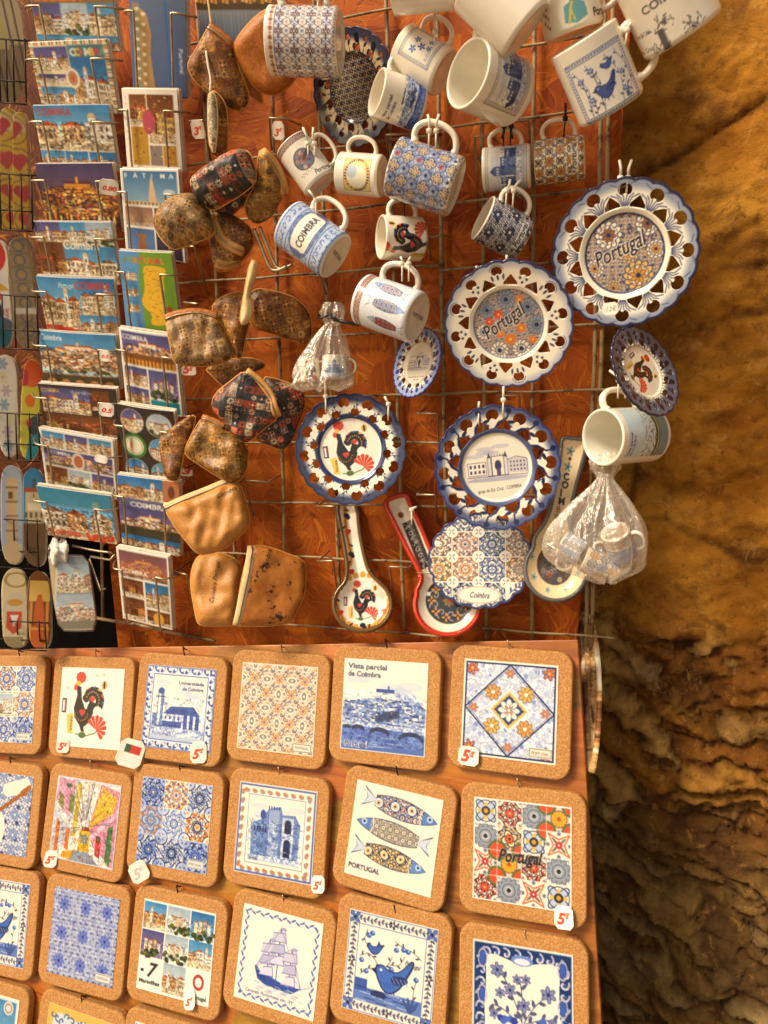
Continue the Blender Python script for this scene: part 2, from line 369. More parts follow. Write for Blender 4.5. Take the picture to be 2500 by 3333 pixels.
def filigree(cv, x, y, w, h, bgc, c1, c2, c3, per=16, seed=0, th=.25):
    b = cv.box(x, y, x + w, y + h); sl, X, Y = b; inb = (X >= x) & (X < x + w) & (Y >= y) & (Y < y + h)
    cv.put(sl, inb, bgc); u, v = (X - x) * 2 * math.pi / per, (Y - y) * 2 * math.pi / per
    f = np.sin(u + 1.6 * np.sin(2 * v)) * np.cos(v + 1.6 * np.sin(2 * u)) ; g = np.sin(2 * u) * np.sin(2 * v); hh = np.cos(u) + np.cos(v)
    cv.put(sl, inb & (abs(f) < th * .8) , c1); cv.put(sl, inb & (g > .72), c2); cv.put(sl, inb & (hh > 1.45), c1); cv.put(sl, inb & (hh > 1.8), c3); cv.put(sl, inb & (hh < -1.6), c2)
def curl(cv, x, y, r, a, c, w=.8, turns=1.3, sgn=1):
    cv.line([(x + r * (1 - t) * math.cos(a + sgn * t * turns * 6.28), y + r * (1 - t) * math.sin(a + sgn * t * turns * 6.28)) for t in np.linspace(0, .9, 12)], c, w)
def flower(cv, x, y, r, c, c2, n=6, rot=0, ink=None):
    for i in range(n):
        a = rot + i * 2 * math.pi / n
        if ink: cv.ell(x + math.cos(a) * r * .6, y + math.sin(a) * r * .6, r * .50, r * .30, ink, a)
        cv.ell(x + math.cos(a) * r * .6, y + math.sin(a) * r * .6, r * .42, r * .23, c, a)
    cv.ell(x, y, r * .24, None, c2)
def leaf(cv, x, y, a, l, c, fat=.3): cv.ell(x + math.cos(a) * l / 2, y + math.sin(a) * l / 2, l / 2, l * fat / 2, c, a)
def vine(cv, pts, c, w=.7, lf=3.2, step=3, fl=None, fat=.42):
    P = spline(pts, 5); cv.line([tuple(p) for p in P], c, w)
    for i in range(1, len(P) - 1, step):
        t = P[i + 1] - P[i - 1]; a = math.atan2(t[1], t[0]); s_ = 1 if (i // step) % 2 else -1
        leaf(cv, P[i][0], P[i][1], a + s_ * .9, lf, c, fat)
    if fl: flower(cv, P[-1][0], P[-1][1], fl[0], fl[1], fl[2])
def rooster(cv, x, y, s, rot=0, extras=True, flip=False):
    ca, sa = math.cos(rot), math.sin(rot); fx = -1 if flip else 1
    def T(p): return [(x + s * (fx * a * ca - b * sa), y + s * (fx * a * sa + b * ca)) for a, b in p]
    def E(a, b, r, c, r2=None, rt=0): q = T([(a, b)])[0]; cv.ell(q[0], q[1], r * s, (r2 or r) * s, c, rot + rt)
    tail = [(2 + 13 * math.cos(t), -6 + 14 * math.sin(t)) for t in np.linspace(-2.9, .75, 14)]
    for i, p in enumerate(tail): E(p[0] + 7, p[1], 3.3, [BLK, YEL, BLK, RED, BLK, '#3c5a9a'][i % 6])
    cv.line(T([(a + 6, b) for a, b in [(2 + 9.5 * math.cos(t), -6 + 10.5 * math.sin(t)) for t in np.linspace(-2.9, .7, 14)]]), BLK, 9 * s)
    cv.poly(T([(-17, -24), (-10, -22), (-8, -8), (-2, 4), (4, 2), (3, -8), (9, -6), (10, 8), (5, 19), (-3, 25), (-1, 30), (-6, 30), (-9, 23), (-17, 14), (-19, 3), (-15, -12)]), BLK)
    E(8, 2, 7, BLK); E(16, 6, 6.2, WHT)
    for t in np.linspace(-2.7, .5, 11): E(8 + 9.8 * math.cos(t), -6 + 10.8 * math.sin(t), .9, YEL)
    for t in np.linspace(.2, 3.0, 9): E(-7 + 9.5 * math.cos(t), 8 + 9.5 * math.sin(t), .9, ORG)
    for hx_, hy_, hr in ((-6, 7, 3.6), (8, -9, 3.3)):
        E(hx_ - hr * .5, hy_, hr * .75, RED); E(hx_ + hr * .5, hy_, hr * .75, RED); cv.poly(T([(hx_ - hr * 1.1, hy_ + hr * .2), (hx_ + hr * 1.1, hy_ + hr * .2), (hx_, hy_ + hr * 1.6)]), RED)
    for t in np.linspace(0, 6.28, 11): E(-11 + 5.5 * math.cos(t), -33 + 5.0 * math.sin(t), 2.1, RED)
    E(-11, -33, 5.5, RED); E(-14, -26, 3.2, YEL); E(-18, -25, 2.4, YEL, 1.2); E(-18, -21, 2.7, RED, 3.4)
    if extras:
        g = '#4f6b3a'; cv.line(T([(-14, 33), (0, 35), (14, 31), (20, 26)]), g, 1.3 * s); E(-4, 34, 5.4, g, 3.6)
        for t in np.linspace(-2.5, .9, 8):
            cv.poly(T([(16, 27), (16 + 14 * math.cos(t - .2), 25 + 14 * math.sin(t - .2)), (16 + 15.5 * math.cos(t), 25 + 15.5 * math.sin(t)), (16 + 14 * math.cos(t + .2), 25 + 14 * math.sin(t + .2))]), RED if flip is False else RED)
        cv.poly(T([(-29, 11), (-20, 9), (-18, 33), (-26, 33)]), '#e6c356')
        q = T([(-22.6, 13)])[0]; cv.text('PORTUGAL', q[0], q[1], 4.6 * s, '#5c4518', rot + math.pi / 2, 0, .02, wid=17 * s)
        cv.poly(T([(-37, -8), (-30, -8), (-30, 9), (-37, 9)]), '#3a3f44'); cv.poly(T([(-35.5, -6), (-33, -6), (-33, 7), (-35.5, 7)]), WHT); cv.poly(T([(-32.4, -6), (-31, -6), (-31, 7), (-32.4, 7)]), RED)
        E(24, -25, 4, '#d9a33a', 5.2); E(24, -25, 1.3, BLK, 4.5)
        for p in ((12, -36), (22, -37), (-30, -20)): flower(cv, *T([p])[0], 2.2 * s, '#e6a48c', WHT, 5)
def fish(cv, x, y, ln, rot, pal, seed, flip=1, head='#4f7fc8'):
    ca, sa = math.cos(rot), math.sin(rot)
    def T(p): return [(x + ln * (flip * a * ca - b * sa), y + ln * (flip * a * sa + b * ca)) for a, b in p]
    out = [(.5 - t, -.115 * math.sin(math.pi * min(1, t * 1.04)) ** .75) for t in np.linspace(0, .82, 14)] + [(.5 - t, .115 * math.sin(math.pi * min(1, t * 1.04)) ** .75) for t in np.linspace(.82, 0, 14)]
    tl = [(-.30, 0), (-.50, -.13), (-.44, 0), (-.5, .12)]
    for sc_, c in ((1.0, '#39445c'),): cv.poly(T([(a * 1.02, b * 1.10) for a, b in out]), c); cv.poly(T(tl), c)
    cv.poly(T([(a * .97 - .005, b * .8) for a, b in tl]), '#c9d4ea')
    c2 = Cv(cv.W, cv.H, WHT, cv.k / 2); n = 4
    X0, Y0 = x - ln * .5, y - ln * .5
    if ln > 75:
        s_ = ln * (.22 if seed != 2 else .09); nn_ = int(ln / s_) + 1
        for a in range(nn_):
            for b in range(nn_): azul(c2, X0 + a * s_, Y0 + b * s_ + s_ * .2, s_, s_, pal, seed + (a + b) % 2, False)
    else: filigree(c2, max(0, X0), max(0, Y0), ln, ln, pal[0], pal[1], pal[2], pal[3], ln * .13, seed, .45)
    m = Cv(cv.W, cv.H, '#000000', cv.k / 2); m.poly(T(out), '#ffffff'); msk = m.a[..., 0] > .5; cv.a[msk] = c2.a[msk]
    cv.poly(T([p for p in out if p[0] > .30]), head); q = T([(.40, -.015)])[0]
    cv.ell(q[0], q[1], ln * .035, None, '#dfe9f5'); cv.ell(q[0], q[1], ln * .022, None, head); cv.ell(q[0], q[1], ln * .012, None, BLK)
    cv.line(T([(.30, -.10), (.27, 0), (.30, .10)]), '#dfe6f2', ln * .012)
def speck(cv, x, y, w, h, amp=.35, cell=1.1, seed=0, tint=None):
    b = cv.box(x, y, x + w, y + h)
    if b is None: return
    sl, X, Y = b; m = (X >= x) & (X < x + w) & (Y >= y) & (Y < y + h); r = np.random.RandomState(seed % 9973)
    g = 0
    for c, a in ((cell, 1.), (cell * 2.6, .7)):
        n = r.rand(int(cv.H / c) + 3, int(cv.W / c) + 3); g = g + a * (n[(Y / c).astype(int), (X / (c * 1.25)).astype(int)] - .5)
    v = cv.a[sl]; f = (1 + amp * g)[..., None]; f = f if tint is None else 1 + (f - 1) * (1.6 - np.array(tint)); v[m] = np.clip(v * f, 0, 1)[m]
def photo(cv, x, y, w, h, kind, seed=0):
    """a small printed view: sky, buildings, ground"""
    r = random.Random(seed * 7 + 3); sky_ = {'blue': ('#3f86b8', '#9fc3d8'), 'deep': ('#2c6da8', '#6fa6c9'), 'dusk': ('#4b4a7e', '#8d7aa0'), 'night': ('#4a3f66', '#8a5a5a'), 'in': ('#6b3a18', '#a8672a'), 'pale': ('#9fb3c4', '#d9d8cc')}
    k, c = (kind.split('_') + [''])[:2]; s0, s1 = sky_[k if k in sky_ else 'blue']
    cv.grad(x, y, w, h, s0, s1); hz = y + h * (.62 if c != 'town' else .42)
    walls = ['#e8d3b0', '#d9b98c', '#c9a173', '#efe3c8', '#b98c5c', '#cfae84']; roofs = ['#b5532a', '#a2461f', '#8a5a3c']
    if k == 'night': walls = ['#d98a2c', '#e8a63c', '#b5602a', '#f0c060', '#7a4030']; roofs = ['#5a2a30', '#7a3a2a']
    if k == 'in': walls = ['#c98c44', '#8a4a1c', '#e0b060', '#5c2c10']
    if c == 'town':
        for i in range(int(w * h / 16) + 18):
            t = r.random() ** .8; bx = x + r.random() * w * .96; by = hz + t * h * .42 - (1 - abs((bx - x) / w - .5) * 2) * h * .14 * (1 - t)
            bw, bh = w * r.uniform(.04, .09), h * r.uniform(.03, .07); bw = min(bw, x + w - bx)
            cv.rect(bx, by, bw, bh, r.choice(walls)); cv.rect(bx, by - bh * .35, bw, bh * .4, r.choice(roofs))
            if r.random() < .35: cv.rect(bx + bw * .2, by + bh * .3, bw * .2, bh * .4, '#5a4a3a')
        cv.rect(x + w * .34, y + h * .30, w * .34, h * .09, walls[0]); cv.rect(x + w * .33, y + h * .27, w * .36, h * .035, roofs[0]); cv.rect(x + w * .50, y + h * .20, w * .03, h * .1, walls[1])
        if k == 'night':
            cv.rect(x, y + h * .78, w, h * .22, '#5a2a1a')
            for i in range(14): cv.rect(x + w * (i + r.random() * .5) / 14.5, y + h * .78, w * .03, h * r.uniform(.12, .22), r.choice(['#f0a030', '#ffcc60', '#d9702a']))
        else:
            for i in range(8): cv.ell(x + w * r.uniform(.05, .95), y + h * r.uniform(.8, .9), w * .05, h * .04, '#5c5a2c')
            cv.rect(x, y + h * .93, w, h * .07, '#8a7a62')
    elif c == 'castle':
        for i in range(4):
            bx = x + w * (.15 + i * .19); hh = h * r.uniform(.3, .55); cv.rect(bx, hz - hh * .6, w * .14, hh, walls[i]); cv.rect(bx, hz - hh * .6 - h * .03, w * .14, h * .04, roofs[1])
        for i in range(16): cv.ell(x + w * r.random(), y + h * r.uniform(.7, 1), w * .09, h * .08, r.choice(['#3c4a1e', '#56602c', '#2c3a1c']))
    else:
        cv.rect(x, y + h * .78, w, h * .22, '#cdb592'); nb = 3
        for i in range(nb):
            bw = w * r.uniform(.28, .4); bx = x + w * i / nb; bh = h * r.uniform(.28, .42); bw = min(bw, x + w - bx); wc = r.choice(walls)
            cv.rect(bx, y + h * .80 - bh, bw, bh, wc); cv.poly([(bx, y + h * .80 - bh), (bx + bw * .5, y + h * .80 - bh - h * .10), (bx + bw, y + h * .80 - bh)], r.choice(roofs))
            for a in range(4):
                for b_ in range(2): cv.rect(bx + bw * (.1 + a * .22), y + h * .80 - bh * (.85 - .42 * b_), bw * .09, bh * .24, '#6b4a34')
        tx = x + w * r.uniform(.2, .75); cv.rect(tx, y + h * .22, w * .09, h * .58, walls[3]); cv.rect(tx - w * .01, y + h * .24, w * .11, h * .03, walls[2]); cv.ell(tx + w * .045, y + h * .22, w * .04, h * .05, walls[1]); cv.rect(tx + w * .03, y + h * .34, w * .03, h * .08, '#54402e')
    for i in range(int(w * h / 30) + 6):
        cv.rect(x + r.random() * w * .94, y + h * r.uniform(.5, .95), w * .03, h * .015, r.choice(['#5c4028', '#f0dcb8', '#8a5c38']), .7)
    speck(cv, x, y + h * .36, w, h * .64, .75, max(.8, w / 45), seed + 5); speck(cv, x, y, w, h * .36, .10, w / 12, seed)
def mono(cv, x, y, w, h, kind, seed, c=BLUE, pale=PALE, bgc=WHT):
    """blue and white painted view"""
    _mono(cv, x, y, w, h, kind, seed, c, pale, bgc)
    if kind != 'sketch': speck(cv, x, y + h * .34, w, h * .6, .5, max(.8, w / 60), seed, (.3, .5, 1.1))
def _mono(cv, x, y, w, h, kind, seed, c, pale, bgc):
    r = random.Random(seed); cv.rect(x, y, w, h, bgc)
    for i in range(5): cv.ell(x + w * r.uniform(.15, .85), y + h * r.uniform(.1, .35), w * .15, h * .05, pale, 0, .5)
    if kind == 'town':
        cv.poly([(x, y + h * .55), (x + w * .3, y + h * .42), (x + w * .9, y + h * .41), (x + w, y + h * .50), (x + w, y + h * .74), (x, y + h * .72)], '#8c9fca')
        for i in range(260):
            t = r.random(); bx = x + r.random() * w * .95; dome = 1 - abs((bx - x) / w - .5) * 1.2; by = y + h * (.52 - .12 * dome * (1 - t) + .2 * t); bw = w * r.uniform(.02, .055); bh = h * .028
            cv.rect(bx, by, min(bw, x + w - bx), bh, r.choice([pale, WHT, MID, '#8ea2cc'])); cv.rect(bx, by - bh * .4, min(bw, x + w - bx), bh * .5, r.choice([c, NAVY, MID]))
        cv.rect(x + w * .40, y + h * .34, w * .22, h * .07, WHT); cv.rect(x + w * .40, y + h * .31, w * .22, h * .04, c); cv.rect(x + w * .62, y + h * .36, w * .28, h * .06, pale); cv.rect(x + w * .54, y + h * .27, w * .02, h * .06, c)
        for i in range(6): cv.ell(x + w * (.45 + .04 * i), y + h * r.uniform(.56, .66), w * .05, h * .045, NAVY, 0, .7)
        cv.rect(x, y + h * .74, w, h * .26, '#4a68b4'); cv.poly([(x, y + h * .68), (x + w, y + h * .72), (x + w, y + h * .78), (x, y + h * .72)], PALE)
        for a, b_, rr in ((.06, .76, .05), (.2, .77, .08), (.46, .80, .12), (.84, .84, .15)): cv.ell(x + w * a, y + h * b_, w * rr, h * rr * .55, NAVY, 0, 1, None); cv.ell(x + w * a, y + h * (b_ + .04), w * rr * .93, h * rr * .5, '#5674bc')
        for i in range(12): cv.rect(x + w * r.random() * .7, y + h * r.uniform(.84, .98), w * .22, h * .008, PALE, .6)
    elif kind == 'univ':
        cv.rect(x, y + h * .78, w, h * .22, pale); cv.rect(x + w * .02, y + h * .60, w * .2, h * .2, MID)
        cv.rect(x + w * .10, y + h * .26, w * .12, h * .55, MID); cv.rect(x + w * .12, y + h * .28, w * .04, h * .5, WHT); cv.ell(x + w * .16, y + h * .25, w * .06, h * .05, c); cv.line([(x + w * .08, y + h * .34), (x + w * .24, y + h * .34)], NAVY, 1)
        cv.poly([(x + w * .22, y + h * .60), (x + w * .36, y + h * .48), (x + w * .78, y + h * .46), (x + w * .92, y + h * .60)], c); cv.rect(x + w * .22, y + h * .60, w * .72, h * .2, '#dfe4ee')
        for i in range(4): cv.rect(x + w * (.26 + .08 * i), y + h * .63, w * .035, h * .05, c)
        cv.rect(x + w * .22, y + h * .71, w * .36, h * .09, c)
        for i in range(3): cv.rect(x + w * (.61 + .11 * i), y + h * .62, w * .07, h * .19, c); cv.ell(x + w * (.645 + .11 * i), y + h * .62, w * .035, h * .03, c)
    elif kind == 'cathedral':
        cv.poly([(x + w * .08, y + h * .92), (x + w * .06, y + h * .42), (x + w * .24, y + h * .34), (x + w * .36, y + h * .18), (x + w * .58, y + h * .12), (x + w * .62, y + h * .24), (x + w * .84, y + h * .22), (x + w * .94, y + h * .36), (x + w * .92, y + h * .92)], MID)
        cv.poly([(x + w * .38, y + h * .2), (x + w * .56, y + h * .16), (x + w * .56, y + h * .9), (x + w * .38, y + h * .9)], '#93a8d2'); cv.rect(x + w * .62, y + h * .27, w * .2, h * .6, PALE)
        for yy, hh in ((.33, .14), (.62, .2)): cv.ell(x + w * .72, y + h * (yy + .03), w * .06, h * .06, NAVY); cv.rect(x + w * .66, y + h * (yy + .03), w * .12, h * hh, NAVY)
        for i in range(5): cv.rect(x + w * (.12 + .05 * i), y + h * .45, w * .025, h * .08, NAVY)
        for i in range(70): a, b_ = r.uniform(.08, .9), r.uniform(.3, .88); cv.line([(x + w * a, y + h * b_), (x + w * (a + .05), y + h * b_)], r.choice([c, NAVY, PALE]), .7, .6)
        for i in range(5): cv.rect(x + w * (.36 + .045 * i), y + h * .13, w * .022, h * .05, c)
        cv.ell(x + w * .27, y + h * .27, w * .05, h * .07, c); cv.rect(x + w * .05, y + h * .88, w * .9, h * .08, pale)
    elif kind == 'sketch':
        cv.rect(x, y + h * .46, w * .33, h * .30, WHT); cv.frame(x + w * .02, y + h * .45, w * .3, h * .3, c, .9)
        for i in range(4):
            for j in (0, 1): cv.rect(x + w * (.05 + .07 * i), y + h * (.50 + .13 * j), w * .035, h * .075, c)
        for a in (.35, .62): cv.rect(x + w * a, y + h * .36, w * .06, h * .42, '#dcd8d6'); cv.frame(x + w * a, y + h * .36, w * .06, h * .42, c, .8); cv.poly([(x + w * a, y + h * .36), (x + w * (a + .03), y + h * .24), (x + w * (a + .06), y + h * .36)], c)
        cv.frame(x + w * .42, y + h * .34, w * .2, h * .44, c, .8); cv.ell(x + w * .52, y + h * .55, w * .055, h * .12, c); cv.rect(x + w * .49, y + h * .62, w * .07, h * .16, '#5a5878')
        for i in range(5): cv.line([(x + w * (.43 + .045 * i), y + h * .34), (x + w * (.43 + .045 * i), y + h * .29)], c, .9)
        cv.poly([(x + w * .68, y + h * .45), (x + w * .82, y + h * .38), (x + w, y + h * .45), (x + w, y + h * .76), (x + w * .68, y + h * .74)], '#d3cfd2'); cv.line([(x + w * .68, y + h * .45), (x + w * .82, y + h * .38), (x + w, y + h * .45), (x + w, y + h * .76)], c, .8)
        for i in range(5):
            for j in range(3): cv.rect(x + w * (.72 + .055 * i), y + h * (.48 + .09 * j), w * .022, h * .045, c)
        for i in range(4): cv.line([(x, y + h * (.79 + .03 * i)), (x + w * .45, y + h * (.80 + .03 * i))], c, .5, .6)
        cv.line([(x, y + h * .78), (x + w, y + h * .80)], c, .8); cv.ell(x + w * .5, y + h * .86, w * .5, h * .05, pale, 0, .8)
    elif kind == 'tower':
        cv.rect(x, y + h * .72, w, h * .28, pale)
        for a, t, ww in ((.1, .5, .16), (.24, .36, .14), (.40, .18, .16), (.56, .34, .16), (.72, .46, .2)):
            cv.rect(x + w * a, y + h * t, w * ww, h * (.78 - t), r.choice([c, MID, '#54699f'])); 
            for i in range(3): cv.rect(x + w * (a + .02 + .045 * i), y + h * (t + .06), w * .02, h * .06, WHT); cv.rect(x + w * (a + .02 + .045 * i), y + h * (t + .2), w * .02, h * .06, NAVY)
        cv.poly([(x + w * .4, y + h * .18), (x + w * .48, y + h * .05), (x + w * .56, y + h * .18)], c)
        for i in range(5): cv.ell(x + w * (.04 + .03 * i), y + h * r.uniform(.62, .72), w * .05, h * .05, NAVY)
def bird(cv, x, y, s, c=BLUE, flip=1, fly=False):
    def T(p): return [(x + s * flip * a, y + s * b) for a, b in p]
    def CH(p): return chaikin(T(p), 2)
    if not fly:
        cv.poly(CH([(-19, -7), (-14, -8), (-12, -12), (-6, -13), (-1, -9), (10, -9), (20, -23), (25, -20), (17, -4), (11, 6), (2, 12), (-6, 9), (-11, 1), (-13, -4)]), NAVY)
        cv.poly(CH([(-13, -7), (-11, -11), (-6, -12), (-1, -8), (10, -8), (20, -21), (23, -20), (15, -4), (10, 5), (2, 10.5), (-6, 8), (-10, 0)]), c)
        cv.poly(CH([(2, -5), (16, -7), (20, -2), (8, 3), (2, 0)]), '#24356b'); [cv.line(T([(3 + 4 * q, -4), (7 + 4 * q, 1)]), '#7f9ad6', .7 * s) for q in range(4)]; [cv.line(T([(-8 + 3 * q, 2), (-6 + 3 * q, 6)]), '#274a9a', .7 * s) for q in range(5)]; cv.ell(*T([(-8, -8)])[0], 1.2 * s, None, WHT)
        cv.line(T([(0, 11), (1, 17)]), NAVY, .9 * s); cv.line(T([(6, 9), (8, 16)]), NAVY, .9 * s)
    else:
        cv.poly(CH([(-12, -2), (-7, -8), (-2, -3), (6, -4), (8, -14), (11, -6), (19, -10), (12, 1), (8, 7), (0, 9), (-6, 4)]), NAVY)
        cv.poly(CH([(-9, -2), (-6, -6), (-1, -2), (7, -3), (9, -9), (11, -4), (15, -7), (11, 1), (7, 6), (0, 7.5), (-5, 3)]), c)

def fabric(kind, seed):
    cv = Cv(100, 100, '#a06c2c', 1.5); r = random.Random(seed); s = 11 if kind == 'red' else 12.5; n = int(100 / s) + 2
    pal = {'olive': ['#b5812c', '#9c6f24', '#c4923c', '#ab7426', '#94742e'], 'dark': ['#a5681f', '#94561a', '#b07628', '#9c6020', '#86582a'], 'pale': ['#b8935c', '#a58352', '#c2a06c', '#b07e44', '#978058'],
           'sunlit': ['#d9c8a6', '#cfbb94', '#e0d2b4', '#c4ae84', '#d6c6a8'], 'red': ['#c9482a', '#38434a', '#dc8a6c', '#8e4630', '#2c3336', '#d9bb96', '#5a6462', '#e0683c', '#473a34']}[kind]  # the pale cream set puts sunlight into the narrow pouch's colour
    ink = {'red': '#231b18', 'sunlit': '#7a6a4a', 'dark': '#4a2a0e'}.get(kind, '#5c3a18')
    for i in range(n):
        for j in range(n):
            x, y = i * s + (j % 2) * (s / 2 if kind == 'olive' and seed % 2 else 0) - s / 2, j * s; c = r.choice(pal); cv.rect(x, y, s, s, c); m = r.randrange(6); cx, cy = x + s / 2, y + s / 2
            hi = r.choice(['#e6cfa6', '#d9a070', '#d0623c']) if kind == 'red' else ('#c99450' if kind != 'sunlit' else '#efe4cc')
            if m == 0: cv.ell(cx, cy, s * .42, None, hi); flower(cv, cx, cy, s * .38, ink, c, 10); cv.ell(cx, cy, s * .42, None, ink, 0, 1, .7)
            elif m == 1: flower(cv, cx, cy, s * .5, hi, ink, 8, 0, ink)
            elif m == 2: [cv.line([(x + s * q, y), (x + s * q, y + s)], ink, .6, .8) for q in (.2, .4, .6, .8)]; [cv.line([(x, y + s * q), (x + s, y + s * q)], ink, .6, .8) for q in (.2, .4, .6, .8)]
            elif m == 3: flower(cv, cx, cy, s * .52, ink, hi, 4, .78); cv.ell(cx, cy, s * .16, None, hi)
            elif m == 4: [curl(cv, cx + a, cy + b, s * .22, a + b, ink, .9) for a, b in ((-2.5, -2.5), (2.5, -2.5), (-2.5, 2.5), (2.5, 2.5))]
            else: cv.poly([(cx, y + 1), (x + s - 1, cy), (cx, y + s - 1), (x + 1, cy)], hi, .8); cv.poly([(cx, y + 3), (x + s - 3, cy), (cx, y + s - 3), (x + 3, cy)], ink, .8); flower(cv, cx, cy, s * .2, hi, c, 4)
            cv.frame(x, y, s, s, ink, .5)
    speck(cv, 0, 0, 100, 100, .30, 1.3, seed); return cv
PAT_OLIVE, PAT_RED, PAT_PALE, PAT_DARK, PAT_SUNLIT = 'olive', 'red', 'pale', 'dark', 'sunlit'

# ------------------------------------------------------------------ builders
def frame(px, py, off=0.0, psi=0, delta=0, rot=0, base='U', P=None):
    """a local frame at a photographed point: x right, y up, z towards the viewer, leaned by psi towards image angle delta"""
    if P is None: P = U(px, py, off) if base == 'U' else L(px, py, off)
    b = -nz(P - CAM); r = nz(RW @ [1, 0, 0] - b * (RW @ [1, 0, 0] @ b)); d = -np.cross(b, r)
    ps, de = math.radians(psi), math.radians(delta)
    n = nz(math.cos(ps) * b + math.sin(ps) * (math.cos(de) * r + math.sin(de) * d))
    x = nz(r - n * (r @ n)); y = np.cross(n, x); a = math.radians(rot)
    x, y = x * math.cos(a) + y * math.sin(a), y * math.cos(a) - x * math.sin(a)
    return P, np.stack([x, y, n], 1)
def nframe(P, n, xdir=(1, 0, 0)):
    n = nz(n); x = nz(np.asarray(xdir, float) - n * (np.asarray(xdir, float) @ n)); return P, np.stack([x, np.cross(n, x), n], 1)
def loc(P, M, pts):                                          # image points -> local coordinates of a frame
    return np.array([(onpl(P, M[:, 2], *p) - P) @ M for p in pts])[:, :2]
def pdist(Q):
    Q = np.asarray(Q, float); A = Q; B = np.roll(Q, -1, 0)
    def f(x, y):
        best = np.full(x.shape, 1e9); ins = np.zeros(x.shape, bool)
        for (x1, y1), (x2, y2) in zip(A, B):
            dx, dy = x2 - x1, y2 - y1; t = np.clip(((x - x1) * dx + (y - y1) * dy) / (dx * dx + dy * dy + 1e-15), 0, 1)
            best = np.minimum(best, np.hypot(x - x1 - t * dx, y - y1 - t * dy))
            if dy: ins ^= ((y1 > y) != (y2 > y)) & (x < dx * (y - y1) / dy + x1)
        return np.where(ins, -best, best)
    return f
def cells(fn, x0, x1, y0, y1, n):
    st = max(x1 - x0, y1 - y0) / n; nx, ny = int((x1 - x0) / st) + 3, int((y1 - y0) / st) + 3
    X, Y = np.meshgrid(x0 - st + np.arange(nx) * st, y0 - st + np.arange(ny) * st); X, Y = X.ravel(), Y.ravel(); d = fn(X, Y)
    i = (np.arange(ny - 1)[:, None] * nx + np.arange(nx - 1)).ravel(); F = np.stack([i, i + 1, i + nx + 1, i + nx], 1)
    F = F[(d[F] < 0).any(1)]; use = np.unique(F); mp = np.full(len(X), -1); mp[use] = np.arange(len(use)); F = mp[F]; X, Y = X[use], Y[use]
    for _ in range(3):
        d = fn(X, Y); o = d > 0
        if not o.any(): break
        e = st * .05; gx = (fn(X[o] + e, Y[o]) - fn(X[o] - e, Y[o])) / (2 * e); gy = (fn(X[o], Y[o] + e) - fn(X[o], Y[o] - e)) / (2 * e); g = np.maximum(np.hypot(gx, gy), .3)
        X[o] -= d[o] * gx / g ** 2; Y[o] -= d[o] * gy / g ** 2
    return X, Y, F
def solidify(o, t, off=-1):
    m = o.modifiers.new('thickness', 'SOLIDIFY'); m.thickness = t; m.offset = off; m.use_even_offset = False
def sheet(name, fn, bb, n, zf, colf, mat, parent, thick=.002):
    X, Y, F = cells(fn, *bb, n); Z = zf(X, Y) if zf else np.zeros(len(X))
    o = mesh(name, np.stack([X, Y, Z], 1), F, mat, parent, colors=None if colf is None else colf(X, Y))
    if thick: solidify(o, thick)
    return o
def rrect(w, h, r, n=6):
    out = []
    for cx, cy, a in ((w / 2 - r, h / 2 - r, 0), (-w / 2 + r, h / 2 - r, 90), (-w / 2 + r, -h / 2 + r, 180), (w / 2 - r, -h / 2 + r, 270)):
        out += [(cx + r * math.cos(math.radians(a + 90 * i / n)), cy + r * math.sin(math.radians(a + 90 * i / n))) for i in range(n + 1)]
    return np.array(out)
def slab(loops):                                             # [(outline, z)] back to front, capped
    n = len(loops[0][0]); V = np.concatenate([np.c_[l, np.full(n, z)] for l, z in loops]); F = []
    for k in range(len(loops) - 1):
        F += [[k * n + i, k * n + (i + 1) % n, (k + 1) * n + (i + 1) % n, (k + 1) * n + i] for i in range(n)]
    F += [list(range(n))[::-1], [(len(loops) - 1) * n + i for i in range(n)]]
    return V, F

def trivet(label, corners, cv, group='cork trivets with printed tiles', dz=.0, art=.772):
    C = np.array([L(px, py, .013 + dz) for px, py in corners]); P = C.mean(0)
    u = nz(C[1] - C[0] + C[2] - C[3]); v = (C[0] - C[3] + C[1] - C[2]); n = nz(np.cross(u, v)); v = np.cross(n, u)
    # square up: average of both edge directions
    w = nz(C[0] - C[3] + C[1] - C[2]); a = math.atan2(w @ v, w @ u) - math.pi / 2; u, v = u * math.cos(a / 2) + v * math.sin(a / 2), v * math.cos(a / 2) - u * math.sin(a / 2)
    M = np.stack([u, v, n], 1); S = .1405
    t = thing('cork_trivet', label, 'trivet', P, M, group)
    r = .017; V, F = slab([(rrect(S, S, r), -.0105), (rrect(S, S, r), -.0022), (rrect(S - .0014, S - .0014, r), -.0006), (rrect(S - .004, S - .004, r - .001), 0)])
    o = mesh('cork_base', V, F, CORK, t, smooth=False)
    s = S * art; k = 150; g = np.linspace(-.5, .5, k); X, Y = np.meshgrid(g, g[::-1]); c = cv.sample((X + .5) * cv.W, (.5 - Y) * cv.H).reshape(-1, 3)
    V = np.stack([X.ravel() * s, Y.ravel() * s, np.full(k * k, .0007)], 1); i = (np.arange(k - 1)[:, None] * k + np.arange(k - 1)).ravel(); F = np.stack([i, i + k, i + k + 1, i + 1], 1)
    e = [j for j in range(k)] + [(j + 1) * k - 1 for j in range(1, k)] + [k * k - 1 - j for j in range(1, k)] + [(k - 1 - j) * k for j in range(1, k - 1)]
    m = len(V); V2 = V[e] * [1.006, 1.006, 0] + [0, 0, -.0002]; F = F.tolist() + [[e[j], e[(j + 1) % len(e)], m + (j + 1) % len(e), m + j] for j in range(len(e))]
    mesh('picture_tile', np.r_[V, V2], F, TILEM, t, smooth=False, colors=np.r_[c, np.tile(hx('#efe6d4'), (len(e), 1))])
    return t

